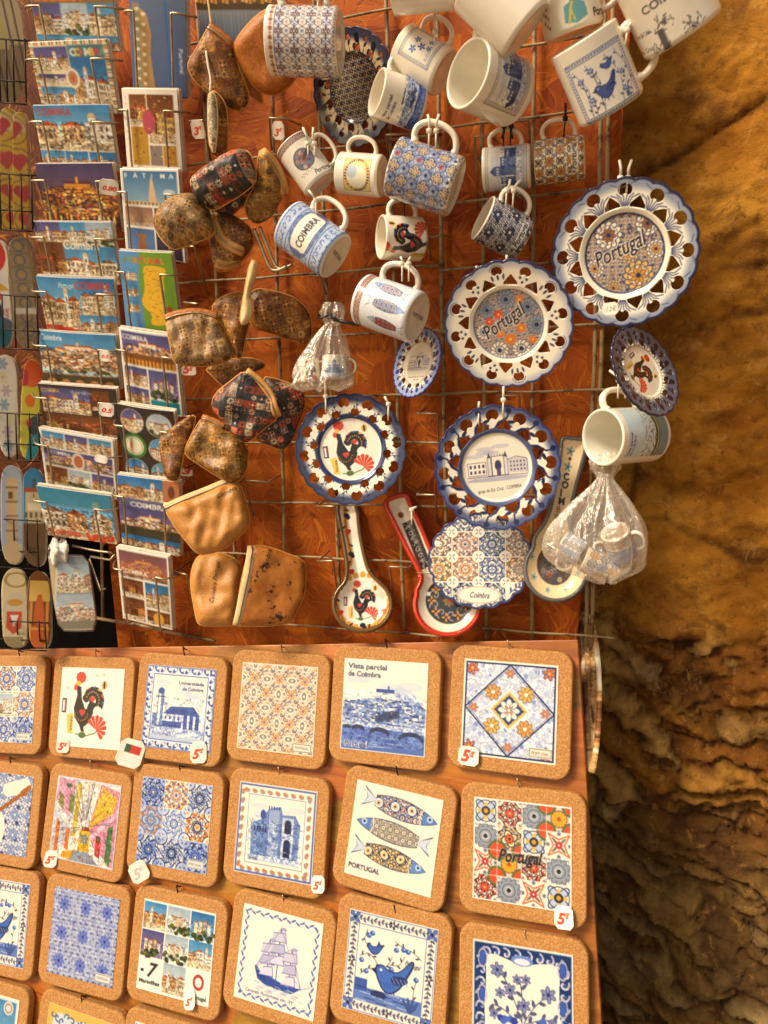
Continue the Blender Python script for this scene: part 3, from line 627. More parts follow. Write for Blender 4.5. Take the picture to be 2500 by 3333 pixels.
def mug(label, px, py, off, Dpx, Lpx, al, phi, be, cv=None, name='mug', group='mugs hanging on the wire grid', P=None, hn=1.0, inner=None, hw=1.0):
    C = U(px, py, off) if P is None else P; b = -nz(C - CAM); r = nz(RW @ [1, 0, 0] - b * (RW @ [1, 0, 0] @ b)); d = -np.cross(b, r)
    A, B_, Ph = math.radians(al), math.radians(be), math.radians(phi); s = depth(C) / FPX
    axis = math.cos(Ph) * (math.cos(A) * r + math.sin(A) * d) + math.sin(Ph) * b            # from opening to base
    Z = -axis; X = math.cos(B_) * r + math.sin(B_) * d; X = nz(X - Z * (X @ Z)); Y = np.cross(Z, X)
    R, H = Dpx * s / 2, Lpx / math.cos(Ph) * s; P = C - Z * H / 2
    t = thing(name, label, 'mug', P, np.stack([X, Y, Z], 1), group)
    nt_, nv = 200, 100; zs = np.linspace(0, 1, nv); e = .05
    rad = np.where(zs < e, R * (1 - .045 * (1 - zs / e) ** 2), R); zz = zs * (H - .0022) + .0012
    th = np.linspace(0, 2 * math.pi, nt_ + 1)
    TH, ZZ = np.meshgrid(th, zz); RR = np.repeat(rad[:, None], nt_ + 1, 1)
    V = [np.stack([RR * np.cos(TH), RR * np.sin(TH), ZZ], -1).reshape(-1, 3)]
    white = hx('#efe6d3'); c0 = cv.sample(TH / (2 * math.pi) * cv.W, (1 - ZZ / H) * cv.H).reshape(-1, 3) if cv else np.tile(white, (V[0].shape[0], 1))
    cols = [c0]; F = []; k = nt_ + 1; i = (np.arange(nv - 1)[:, None] * k + np.arange(nt_)).ravel(); F += np.stack([i, i + 1, i + k + 1, i + k], 1).tolist()
    prof = [(R - .0006, H - .0004), (R - .0016, H), (R - .0028, H - .0006), (R - .0034, H - .003), (R - .0038, H * .5), (R - .0042, H * .15), (R - .010, .006), (R * .3, .0055), (0.0002, .0055)]
    base = nv * k; prev = (nv - 1) * k
    def ring(q, z, col, prev, flip=False):
        nonlocal base
        V.append(np.stack([q * np.cos(th), q * np.sin(th), np.full(k, z)], 1)); cols.append(np.tile(hx(col), (k, 1)))
        for j in range(nt_): f = [prev + j, prev + j + 1, base + j + 1, base + j]; F.append(f[::-1] if flip else f)
        p = base; base += k; return p
    for q, z in prof: prev = ring(q, z, inner or '#eadfc9', prev)
    prev = 0
    for q, z in ((R * .93, .0001), (R * .86, 0), (R * .83, .0016), (R * .4, .0018), (0.0002, .0018)): prev = ring(q, z, '#ebe0ca', prev, True)
    mesh('mug_body', np.concatenate(V), F, GLAZE, t, colors=np.concatenate(cols))
    hz = [(-.04, .80), (.10, .845), (.24, .83), (.35, .72), (.385, .56), (.36, .40), (.27, .26), (.12, .19), (-.04, .19)]
    D = 2 * R; pts = spline([np.array([R - .001 + q * D * hn * (.95 if q > 0 else 0) + (-.001 if q < 0 else 0), 0, w * H]) for q, w in hz], 5)
    Vh, Fh = tube(pts, [D * .055 * hw * (1.25 if i < 3 or i > len(pts) - 4 else 1) for i in range(len(pts))], 12, flat=1.35, upv=(0, 1, 0))
    mesh('handle', Vh, Fh, CERAM, t)
    return t

def plate(label, px, py, off, Rpx, psi, delta, rot, cv, N_=12, inner='tri', edge='#232c52', lobes=24, ra=.835, rh=.086, group='pierced ceramic plates', P=None, deep=1.0, edgew=.027):
    P, M = frame(px, py, off, psi, delta, rot, P=P); R = Rpx * depth(P) / FPX
    t = thing('openwork_plate', label, 'plate', P, M, group)
    def fo(x, y):
        r = np.hypot(x, y) / R; th = np.arctan2(y, x); return (r - (1 - .030 * (1 - abs(np.cos(lobes * th / 2)) ** .8))) * R
    def fn(x, y):
        r = np.hypot(x, y) / R; th = np.arctan2(y, x); s = 2 * math.pi / N_; q = (th + s / 2) % s - s / 2; X, Y = r * np.cos(q), r * np.sin(q)
        h = np.maximum(np.hypot((X - ra) * 1.12, Y) - rh, -(np.hypot(X - ra + rh * .95, Y) - rh * .42))
        d = np.maximum(fo(x, y) / R, -h)
        if inner:
            q2 = th % s - s / 2; X, Y = r * np.cos(q2), r * np.sin(q2)
            if inner == 'tri':
                h2 = np.maximum.reduce([.605 - X, (X - .765) * .75 + abs(Y) * .9 - .012]) ; h2 = np.maximum(h2, abs(Y) - .105)
            else: h2 = np.maximum(np.hypot(X - .668, Y) - .076, -(np.hypot(X - .75, Y) - .028))
            d = np.maximum(d, -h2)
        return d * R
    def zf(x, y):
        r = np.hypot(x, y) / R; a = np.clip((r - .50) / .12, 0, 1); a = a * a * (3 - 2 * a); th = np.arctan2(y, x)
        return R * deep * (.055 * a + .10 * np.clip(r - .6, 0, 1) ** 1.3 * 1.6 + .010 * np.cos(lobes / 2 * th) * np.clip(r - .75, 0, 1) * 2)
    def colf(x, y):
        c = cv.sample(x / R * 100 + 100, 100 - y / R * 100); d = fo(x, y) / R; r = np.hypot(x, y) / R
        m = np.clip((d + edgew * 1.6) / (edgew * .8), 0, 1)[:, None]; return c * (1 - m) + hx(edge) * m
    sheet('plate_body', fn, (-R, R, -R, R), 250, zf, colf, GLAZE, t, R * .045)
    return t
def platecv(ink, wash, seed, style, disc=None, ring=None, bgc='#f2ead6'):
    """paint a 200x200 plate; disc(cv) paints the middle"""
    cv = Cv(200, 200, bgc, 1.25); r = random.Random(seed)
    sl, X, Y = cv.box(0, 0, 200, 200); rr = np.hypot(X - 100, Y - 100); th = np.arctan2(Y - 100, X - 100)
    a = np.clip((rr - style.get('w0', 74)) / 10, 0, 1)[..., None] * style.get('wash', .7); v = cv.a[sl]; v[:] = v * (1 - a) + hx(wash) * a
    N_ = 12
    for i in range(N_):
        t = i * 2 * math.pi / N_; u = lambda q, rr_, dt=0: (100 + rr_ * math.cos(t + dt) , 100 + rr_ * math.sin(t + dt))
        k = style['k']
        if k == 'fan':
            for dt in np.linspace(-.16, .16, 6): cv.line([u(0, 63, dt * .35), u(0, 74, dt * .8), u(0, 79, dt * 1.5)], ink, 1.5)
            cv.line([u(0, 88, -.12), u(0, 93, -.22)], ink, 1.2); cv.line([u(0, 91, .08), u(0, 95, .18)], ink, 1)
        elif k == 'petal':
            if i % 2:
                for dt in (-.11, 0, .11): q = u(0, 70, dt); leaf(cv, q[0], q[1], t + dt * 2, 9, ink, .38)
                cv.ell(*u(0, 82), 11, 11, ink, 0, 1, .9, t - 1.3, t + 1.3)
            else:
                for rr_, dt in ((68, 0), (74, -.07), (74, .07)): q = u(0, rr_, dt); cv.ell(q[0], q[1], 2.1, None, ink)
        elif k == 'leaf':
            P = [u(0, 60, -.1), u(0, 68, -.16), u(0, 78, -.24), u(0, 92, -.22)]; vine(cv, P, ink, .9, 5.5, 3)
            P = [u(0, 60, .1), u(0, 72, .22), u(0, 76, .26)]; vine(cv, P, ink, .9, 5, 3)
        elif k == 'berry':
            for rr_, dt in ((66, .14), (71, .2), (66, .25), (92, -.24)): q = u(0, rr_, dt); cv.ell(q[0], q[1], 4.6, None, ink)
            cv.line([u(0, 60, 0), u(0, 72, .12), u(0, 80, .28), u(0, 90, .3)], ink, 2.6); q = u(0, 74, -.22); leaf(cv, q[0], q[1], t + 1.2, 12, ink, .45)
            cv.line([u(0, 68, -.1), u(0, 78, -.3)], wash, 3)
        elif k == 'heavy':
            q = u(0, 82, .26); cv.ell(q[0], q[1], 8, 6, ink, t); q = u(0, 68, .2); cv.ell(q[0], q[1], 6, 5, ink, t)
            cv.line([u(0, 58, -.1), u(0, 70, -.18), u(0, 84, -.22)], ink, 3.2); q = u(0, 71, -.02); leaf(cv, q[0], q[1], t + .5, 12, ink, .4)
            for dt in (-.1, 0, .1): cv.line([u(0, 58, dt), u(0, 68, dt * 2.2)], ink, 1.2)
    rd = style.get('rd', 54)
    if style.get('band'): cv.ell(100, 100, rd + 3, None, style['band'], 0, 1, style.get('bw', 6))
    cv.ell(100, 100, rd, None, bgc)
    if disc:
        d = Cv(200, 200, bgc, 1.25); disc(d); k = (rr < rd); 
        cv.a[sl][k] = d.a[sl][k]
    cv.ell(100, 100, rd, None, style.get('rim', ink), 0, 1, style.get('rw', 1.6))
    return cv

def shape(name, label, cat, img, px, py, off, psi, delta, cv, thick, group=None, zf=None, n=150, mat=None, smooth=2, rot=0, part=None, base='U', edge=None, ew=.003, P=None, parent=None):
    P, M = frame(px, py, off, psi, delta, rot, base, P=P); Q = loc(P, M, img); Q = chaikin(Q, smooth) if smooth else Q
    x0, y0 = Q.min(0); x1, y1 = Q.max(0); fn = pdist(Q)
    t = parent if parent is not None else (thing(name, label, cat, P, M, group))
    def colf(x, y):
        c = cv.sample((x - x0) / (x1 - x0) * cv.W, (y1 - y) / (y1 - y0) * cv.H)
        if edge: m = np.clip((fn(x, y) + ew) / (ew * .35), 0, 1)[:, None]; c = c * (1 - m) + hx(edge) * m
        return c
    sheet(part or name + '_body', fn, (x0, x1, y0, y1), n, (lambda x, y: zf(fn(x, y))) if zf else None, colf, mat or GLAZE, t, thick)
    return t

def pouch(label, img, off, mat, T=.012, psi=0, delta=0, zips=(), text=None, zipm=None, group='cork fabric pouches', n=64, crease=1.3, w=.013, lining=None, rot=None):
    c = np.mean(img, 0); pat = isinstance(mat, str); n = 120 if pat else n
    if T < .024: T *= .72
    P, M = frame(c[0], c[1], off, psi, delta); Q = chaikin(loc(P, M, img), 1); x0, y0 = Q.min(0); x1, y1 = Q.max(0); fn = pdist(Q)
    t = thing('zip_pouch', label, 'pouch', P, M, group); sd_ = (img[0][0] * .013) % 9
    X, Y, F = cells(fn, x0, x1, y0, y1, n)
    def zf(X, Y):
        d = np.clip(-fn(X, Y) / w, 0, 1); X, Y = np.atleast_1d(X), np.atleast_1d(Y); d = np.atleast_1d(d)
        wr = np.array([mn.noise(Vector((a * 30 + sd_, b * 30, sd_))) + .5 * mn.noise(Vector((a * 75, b * 60 + sd_, sd_))) for a, b in zip(X, Y)])
        return T * np.sqrt(np.maximum(0, 1 - (1 - d) ** 2)) * (1 + .38 * crease * wr)
    Z = zf(X, Y); V = np.r_[np.c_[X, Y, Z], np.c_[X, Y, -Z * .6 - .0006]]; k = len(X)
    edge = {}
    for f in F.tolist():
        for a, b in zip(f, f[1:] + f[:1]): edge[(a, b)] = 1
    rim = [[b, a, a + k, b + k] for (a, b) in edge if (b, a) not in edge]
    cols = None
    if pat:
        a = math.radians(rot if rot is not None else (int(c[0] * 7 + c[1] * 3) % 50 - 25)); u_, v_ = (X * math.cos(a) + Y * math.sin(a)) / .075 * 100 + 50, (Y * math.cos(a) - X * math.sin(a)) / .075 * 100 + 50
        cols = fabric(mat, int(c[0] + c[1])).sample(u_ % 100, v_ % 100); cols = np.r_[cols, cols]
    mesh('pouch_body', V, F.tolist() + (F[:, ::-1] + k).tolist() + rim, FABRIC if pat else mat, t, colors=cols)
    V, F = tube([np.array([q[0], q[1], 0.0]) for q in Q], .0011, 6, closed=True); mesh('seam', V, F, ZIPM if not pat or mat != 'sunlit' else CREAM, t)
    for z in zips:
        q = np.array(spline(list(loc(P, M, z)), 6)); zz = zf(q[:, 0], q[:, 1]); zz = np.minimum.accumulate(np.maximum(zz, .002)[::-1])[::-1] * .0 + np.maximum(zz, .003)
        pts = np.c_[q, zz + .001]
        V, F_ = tube(list(pts), .0058, 8, flat=.34, upv=(0, 0, 1)); zo = mesh('zipper', V, F_, zipm or ZIPM, t)
        V, F_ = tube(list(pts + [0, 0, .0022]), .0011, 6); mesh('zip_teeth', V, F_, STEEL, zo)
    if text:
        body, p0, size, rot = text; size *= .56; q = loc(P, M, [p0])[0]; V, T3 = glyphs(body, .35, .004); a = math.radians(rot); ca, sa = math.cos(a), math.sin(a)
        s = size; Vx = np.c_[(V[:, 0] * ca - V[:, 1] * sa) * s + q[0], (V[:, 0] * sa + V[:, 1] * ca) * s + q[1]]
        mesh('lettering', np.c_[Vx, zf(Vx[:, 0], Vx[:, 1]) + .0012], T3, BLKT, t, smooth=False)
    return t

def card(label, cor, off, cv, back=3, lean=14, thick=.0012, name='postcard_stack', group='postcards in the wire rack', xs=.12, cat='postcards', step=.0022):
    c = np.mean(cor, 0); P = U(c[0], c[1], off); le = math.radians(lean); n = nz([xs, -math.cos(le), -math.sin(le)])
    P, M = nframe(P, n); Q = loc(P, M, cor); t = thing(name, label, cat, P, M, group)
    k = 84; m = 100; u = np.linspace(0, 1, k); v = np.linspace(0, 1, m); UU, VV = np.meshgrid(u, v)
    XY = ((1 - UU)[..., None] * (1 - VV)[..., None] * Q[0] + UU[..., None] * (1 - VV)[..., None] * Q[1] + UU[..., None] * VV[..., None] * Q[2] + (1 - UU)[..., None] * VV[..., None] * Q[3])
    bow = .0035 * np.sin(math.pi * UU) * (.5 + .5 * math.sin(c[1]))
    V = np.concatenate([XY, bow[..., None]], -1).reshape(-1, 3); col = cv.sample(UU * cv.W, VV * cv.H).reshape(-1, 3)
    i = (np.arange(m - 1)[:, None] * k + np.arange(k - 1)).ravel(); F = np.stack([i, i + k, i + k + 1, i + 1], 1)
    o = mesh('front_card', V, F, [PRINT, PAPW], t, colors=col); solidify(o, thick); o.modifiers[0].material_offset_rim = 1
    r = random.Random(int(c[0] + c[1]))
    for b in range(back):
        j = np.array([r.uniform(-.0008, .0016), r.uniform(-.0005, .0018)]); z = -(b + 1) * step; q = np.c_[Q + j, np.full(4, z)]; q2 = q - [0, 0, step * .8]
        mesh('back_card', np.r_[q2[::-1], q[::-1]], [[0, 1, 2, 3][::-1], [4, 5, 6, 7], [0, 1, 5, 4], [1, 2, 6, 5], [2, 3, 7, 6], [3, 0, 4, 7]], PAPW, t, smooth=False)
    return t, P, M, Q

def tag(label, px, py, off, w, h, rot, text, base='L', flag=False, faint=False, tc='#e0452a', name='price_tag', psi=12, delta=120):
    P, M = frame(px, py, off, psi, delta, rot, base); s = depth(P) / FPX; W_, H_ = w * s, h * s; a, b = W_ / 2, H_ / 2
    Q = np.array([(-a, -b * .62), (-a * .62, -b), (a * .66, -b * .96), (a, -b * .6), (a * .97, b * .64), (a * .6, b), (-a * .6, b * .97), (-a * .97, b * .6)])
    cv = Cv(40, 40 * h / w, '#f3ead9', 1.5); k = cv.H / 40
    if flag: cv.rect(9, 8 * k, 9, 12 * k, '#3d5a3a'); cv.rect(18, 8 * k, 16, 12 * k, '#c8382c'); [cv.line([(8, (24 + 4 * i) * k), (33, (24 + 4 * i) * k)], '#a9b3bd', .9, .7) for i in range(3)]
    elif text:
        if text[-1] == '€' and len(text) == 2: cv.text(text[0], 5, cv.H * .78, 30, tc, 0, .25, .05 if not faint else .015); cv.text('€', 21, cv.H * .52, 14, tc, 0, .25, .05 if not faint else .01)
        else: n_ = len(text); cv.text(text, 6, cv.H * .70, 26 / max(1, n_ * .52), tc, 0, .25, .045 if not faint else .01, wid=30)
    t = thing(name, label, 'price tag', P, M, 'price tags'); fn = pdist(Q)
    sheet('tag_card', fn, (-a, a, -b, b), 46, lambda x, y: .002 * np.sin(x / a * 1.5), lambda x, y: cv.sample((x + a) / (2 * a) * 40, (b - y) / (2 * b) * cv.H), PAPER, t, .0005)
    return t

def hook(label, pf, pc, pb, off=.047, r=.0012):
    a, b, c = U(*pf, off), U(*pc, off), U(*pb, .007); a[1] = b[1]
    pts = [a + [0, off - .006, .004], a, a * .1 + b * .9, b, b * .92 + c * .08, c, c + [0, .004, .004]]
    t = mesh('wire_hook', *tube(pts, r, 7), STEEL, None, P=b); setp(t, label, 'hook', 'hooks on the wire grid'); return t
def tie(label, px, py, off, ln, ang, mat=None, twin=True, loop=.011, name='cable_tie'):
    """nylon tie: band round the handle, head and cut tail(s) sticking up at image angle ang"""
    P, M = frame(px, py, off); s = depth(P) / FPX; l = ln * s; a = math.radians(-ang); m = mat or ZIPT
    t = thing(name, label, 'cable tie', P, M, 'nylon ties')
    parts = []
    for dx in ((-.0035, .0035) if twin else (0,)):
        R_ = [np.array([dx, -loop * .5 + loop * math.cos(q) * .75, loop * .75 * math.sin(q)]) for q in np.linspace(0, 2 * math.pi, 15)[:-1]]
        parts.append(tube(R_, .0016, 6, closed=True, flat=.6))
    mesh('band', *join(parts), m, t)
    hp = []
    for dx in ((-.0035, .0035) if twin else (0,)):
        V, F = slab([(rrect(.0052, .0046, .0008, 2), .002), (rrect(.0052, .0046, .0008, 2), .0068)]); hp.append((V + [dx, loop * .3, 0], F))
        hp.append(tube([np.array([dx, loop * .4, .005]), np.array([dx + math.cos(a) * l * .5, loop * .4 + math.sin(a) * l * .5, .007]), np.array([dx * 1.6 + math.cos(a) * l, loop * .4 + math.sin(a) * l, .005])], .0013, 6, flat=.6))
    mesh('tie_tail', *join(hp), m, t); return t

def bag(label, px, py, off, rows, name='cellophane_bag', knot=True, group='knotted cellophane bags'):
    """rows: image (xleft, xright, y) from the neck down; closed pleated film with real volume"""
    P, M = frame(px, py, off); t = thing(name, label, 'bag', P, M, group); r_ = random.Random(int(px)); k = 96; V = []; F = []
    pr = []
    for xl, xr, y in rows: q = loc(P, M, [(xl, y), (xr, y)]); pr.append([(q[0][0] + q[1][0]) / 2, (q[0][1] + q[1][1]) / 2, abs(q[1][0] - q[0][0]) / 2])
    pr = np.array(spline([np.array(p) for p in pr], 5)); n = len(pr); ph = [r_.random() * 6 for _ in range(8)]
    for i, (cx, cy, w) in enumerate(pr):
        tt = i / n
        for j in range(k):
            a = 2 * math.pi * j / k; f = 1 + (.13 * math.sin(9 * a + ph[0] + tt * 2) + .08 * math.sin(17 * a + ph[1] - tt * 3) + .05 * math.sin(29 * a + ph[2])) * (1 - .55 * tt) + .05 * math.sin(5 * a + tt * 9 + ph[3])
            V.append([cx + w * f * math.cos(a), cy + .006 * tt * math.sin(6 * a + ph[4]), w * .62 * f * math.sin(a)])
    for i in range(n - 1):
        for j in range(k): F.append([i * k + j, (i + 1) * k + j, (i + 1) * k + (j + 1) % k, i * k + (j + 1) % k])
    V.append([pr[-1][0], pr[-1][1] - .001, 0]); F += [[(n - 1) * k + j, len(V) - 1, (n - 1) * k + (j + 1) % k] for j in range(k)]
    mesh('film', V, F, BAG, t)
    if knot:
        cx, cy, w = pr[0]; V = []; F = []; kk = 40; m = 14                # gathered ruff above the knot
        for i in range(m):
            q = i / (m - 1); rr = w * (1.25 + .9 * math.sin(q * 3.0) * (1 + .5 * q))
            for j in range(kk): a = 2 * math.pi * j / kk; f = 1 + .22 * math.sin(7 * a + q * 5 + ph[5]) + .12 * math.sin(12 * a - q * 7); V.append([cx + rr * f * math.cos(a), cy - .004 + q * .026, rr * .8 * f * math.sin(a)])
        for i in range(m - 1):
            for j in range(kk): F.append([i * kk + j, i * kk + (j + 1) % kk, (i + 1) * kk + (j + 1) % kk, (i + 1) * kk + j])
        mesh('knot', V, F, BAG, t)
    return t, P, M

# ------------------------------------------------------------------ the setting
def board(name, label, cat, poly, n, thick, mat, kind=None):
    P = np.mean(poly, 0); poly = np.array(poly); n = nz(n); k = len(poly); bk = poly - n * thick
    F = [list(range(k)), [k + i for i in range(k)][::-1]] + [[i, k + i, k + (i + 1) % k, (i + 1) % k] for i in range(k)]
    V = np.r_[poly, bk]; nn = np.cross(poly[1] - poly[0], poly[2] - poly[0])
    if nn @ n < 0: F = [f[::-1] for f in F]
    o = mesh(name, V, F, mat, None, smooth=False, P=P); bv = o.modifiers.new('edge', 'BEVEL'); bv.width = .0012; bv.segments = 2
    return setp(o, label, cat, None, kind)
zt = .98
er, eb = U(2022, 450), U(1880, 2070)
sl = (er - eb) / (er[2] - eb[2])
board('strand_board', 'reddish strand board behind the hanging mugs and plates', 'board',
      [[-.292, 0, -.09], list(eb + sl * (-.09 - eb[2])), list(er), list(eb + sl * (zt - eb[2])), [-.292, 0, zt]], [0, -1, 0], .015, OSB)
zl = U(200, 1740)[2]
board('strand_board', 'strand board behind the bookmarks and landscape postcards', 'board',
      [[-.75, .004, zl], [-.294, .004, zl], [-.294, .004, zt], [-.75, .004, zt]], [0, -1, 0], .015, OSBD)
board('gap_shade_sheet', 'black timber panel in the gap below the left strand board', 'panel', [[-.95, .16, -.9], [-.24, .16, -.9], [-.24, .16, zl + .3], [-.95, .16, zl + .3]], [0, -1, 0], .02, SHADE)  # black sheet added where the gap holds only shade
a0, a1 = L(-300, 2119), L(1881, 2082); b0, b1 = L(-300, 3700), L(1985, 3760)
dn_ = nz(b1 - a1); b1 = a1 + dn_ * 1.02; b0 = a0 + nz(b0 - a0) * 1.0
board('plywood_board', 'varnished plywood board leaning out under the cork trivets', 'board', [a0, a1, b1, b0], -NLW, .012, PLY)
def stonewall():
    xs = np.r_[np.linspace(-4.0, .2, 44)[:-1], np.linspace(.2, .95, 230), np.linspace(.95, 2.2, 30)[1:]]; zs = np.linspace(-1.05, 1.5, 560)
    def wp(px, py):                                           # where a joint seen in the photo meets the wall plane y = .13 - (x-.34)*.28
        d = ray(px, py); n = nz([.28, 1, 0]); q = CAM + d * ((np.array([.34, .13, 0]) - CAM) @ n / (d @ n)); return q[0], q[2]
    J = [[(2000, 620), (2180, 520), (2320, 430), (2500, 320), (2700, 260)], [(1990, 560), (2120, 720), (2250, 870), (2500, 850)], [(2020, 1680), (2180, 1690), (2260, 1750), (2400, 1800), (2520, 1830)], [(1960, 2180), (2080, 2260), (2110, 2300), (2300, 2380), (2520, 2500)], [(2300, 1060), (2500, 1010)], [(1980, 1330), (2060, 1500), (2050, 1680)]]
    seg = [(wp(*a), wp(*b)) for l in J for a, b in zip(l[:-1], l[1:])]
    X, Z = np.meshgrid(xs, zs); Xf, Zf = X.ravel(), Z.ravel(); nn = np.array([mn.noise(Vector((x * 9, 1, z * 9))) for x, z in zip(Xf, Zf)]); n2 = np.array([mn.fractal(Vector((x * 4.2, 5, z * 6.5)), .8, 2.1, 7) for x, z in zip(Xf, Zf)])
    n3 = np.array([mn.fractal(Vector((x * 16, 9, z * 22)), .7, 2.1, 5) for x, z in zip(Xf, Zf)])
    dj = np.full(len(Xf), 9.)
    for (ax, az), (bx, bz) in seg:
        dx, dz = bx - ax, bz - az; t = np.clip(((Xf - ax) * dx + (Zf - az) * dz) / (dx * dx + dz * dz), 0, 1); dj = np.minimum(dj, np.hypot(Xf - ax - t * dx + nn * .012, Zf - az - t * dz + n3 * .006))
    joint = np.exp(-(dj / .0045) ** 2)
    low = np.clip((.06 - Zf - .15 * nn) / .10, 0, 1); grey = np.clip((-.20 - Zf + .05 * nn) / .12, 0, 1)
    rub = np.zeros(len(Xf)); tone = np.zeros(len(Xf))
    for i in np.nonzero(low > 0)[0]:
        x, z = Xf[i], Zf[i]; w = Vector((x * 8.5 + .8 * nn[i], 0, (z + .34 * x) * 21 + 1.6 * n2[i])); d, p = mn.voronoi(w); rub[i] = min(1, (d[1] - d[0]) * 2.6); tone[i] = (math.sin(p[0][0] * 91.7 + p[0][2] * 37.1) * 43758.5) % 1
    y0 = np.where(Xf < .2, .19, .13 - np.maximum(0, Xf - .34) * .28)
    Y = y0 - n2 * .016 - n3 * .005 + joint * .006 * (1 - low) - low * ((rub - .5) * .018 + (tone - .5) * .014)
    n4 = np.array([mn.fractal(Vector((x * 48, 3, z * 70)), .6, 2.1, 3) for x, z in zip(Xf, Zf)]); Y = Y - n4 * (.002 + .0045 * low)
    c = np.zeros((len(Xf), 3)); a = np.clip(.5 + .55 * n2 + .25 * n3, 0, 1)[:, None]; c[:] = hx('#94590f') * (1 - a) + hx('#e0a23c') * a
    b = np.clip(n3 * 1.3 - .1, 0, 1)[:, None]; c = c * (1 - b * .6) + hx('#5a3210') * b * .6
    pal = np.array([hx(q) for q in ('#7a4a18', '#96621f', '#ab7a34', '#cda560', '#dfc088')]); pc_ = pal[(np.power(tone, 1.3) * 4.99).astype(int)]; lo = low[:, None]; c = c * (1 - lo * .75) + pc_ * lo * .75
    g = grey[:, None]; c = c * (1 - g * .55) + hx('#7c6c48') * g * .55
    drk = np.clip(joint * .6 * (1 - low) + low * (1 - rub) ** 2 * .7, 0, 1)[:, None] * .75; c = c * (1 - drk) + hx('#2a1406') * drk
    nx = len(xs); i = (np.arange(len(zs) - 1)[:, None] * nx + np.arange(nx - 1)).ravel(); F = np.stack([i, i + 1, i + nx + 1, i + nx], 1)
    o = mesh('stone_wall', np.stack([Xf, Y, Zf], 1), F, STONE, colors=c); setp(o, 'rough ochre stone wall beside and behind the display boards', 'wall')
stonewall()
o = mesh('ground', [(-6, -8, -1.0), (6, -8, -1.0), (6, .4, -1.0), (-6, .4, -1.0)], [[0, 1, 2, 3]], plain('paving_stone', '#8a7a62', .8, '#6e5f4a', 6)); setp(o, kind='structure')
sp = crop(1800, 2000, 1.66)(*[(146, 0), (178, 0), (212, 95), (238, 330), (230, 640), (196, 880), (192, 800), (186, 640), (182, 520), (174, 420), (168, 330), (160, 220), (154, 100)])
scv = Cv(30, 260, '#c79a5e', 1.2); rr_ = random.Random(4); speck(scv, 0, 0, 30, 260, .5, 1.5, 3)
for i in range(90):
    x, y = rr_.uniform(0, 30), rr_.uniform(0, 230); scv.line([(x, y), (x + rr_.uniform(-3, 3), y + rr_.uniform(10, 50))], rr_.choice(['#f0dcb4', '#e6c994', '#7a4a20', '#3a1e0c', '#a86e34']), rr_.uniform(.8, 2.4))
scv.line([(29, 20), (30, 120), (28, 240)], '#f3e4c2', 3)
t = shape('split_board_edge', 'splintered pale plywood edge standing beside the leaning board', 'board edge', sp, *np.mean(sp, 0), .018, 38, -150, scv, .006, n=120, mat=PAPER, smooth=1,
          zf=lambda d: .003 * np.sin(d * 900))

# ------------------------------------------------------------------ wire grid and hooks
def grid(label, xs, zs, x0, x1, z0, z1, seed):
    r = random.Random(seed); t = thing('wire_grid', label, 'wire grid', (xs[0][0], 0, z0), group='wire display grids')
    for x, lean in xs:
        pts = [np.array([x - xs[0][0] + lean * (z - z0) + .0007 * math.sin(z * 40), -.010, z - z0]) for z in np.linspace(z0, z1, 24)]
        mesh('vertical_wire', *tube(pts, .0024, 8), GRIDM, t)
    for z, sl_ in zs:
        pts = [np.array([x - xs[0][0], -.0148, z - z0 + sl_ * (x - x0) + .0006 * math.sin(x * 55)]) for x in np.linspace(x0, x1, 20)]
        mesh('horizontal_wire', *tube(pts, .0016, 8), GRIDM, t)
ux = lambda x, y: U(x, y, .01)[0]
uz = lambda x, y: U(x, y, .0148)[2]
grid('rusty cream wire grid behind the pouches and the left mugs', [(ux(705, 920), 0), (ux(869, 880), .03), (ux(1062, 900), 0), (ux(1283, 900), 0)],
     [(uz(1100, y), 0) for y in (60, 478, 682, 885, 1090, 1290, 1440, 1640, 1818, 2045)], ux(560, 900), ux(1450, 900), .025, .95, 1)
grid('rusty cream wire grid behind the round plates and the right mugs', [(ux(1437, 900), 0), (ux(1574, 900), 0), (ux(1735, 850), 0), (ux(1923, 1090), .012), (ux(1943, 1090), .014)],
     [(uz(1700, y), 0) for y in (150, 385, 640, 860, 1068, 1275, 1610, 1830, 2055)], ux(1430, 900), ux(2030, 1000), .02, .95, 2)
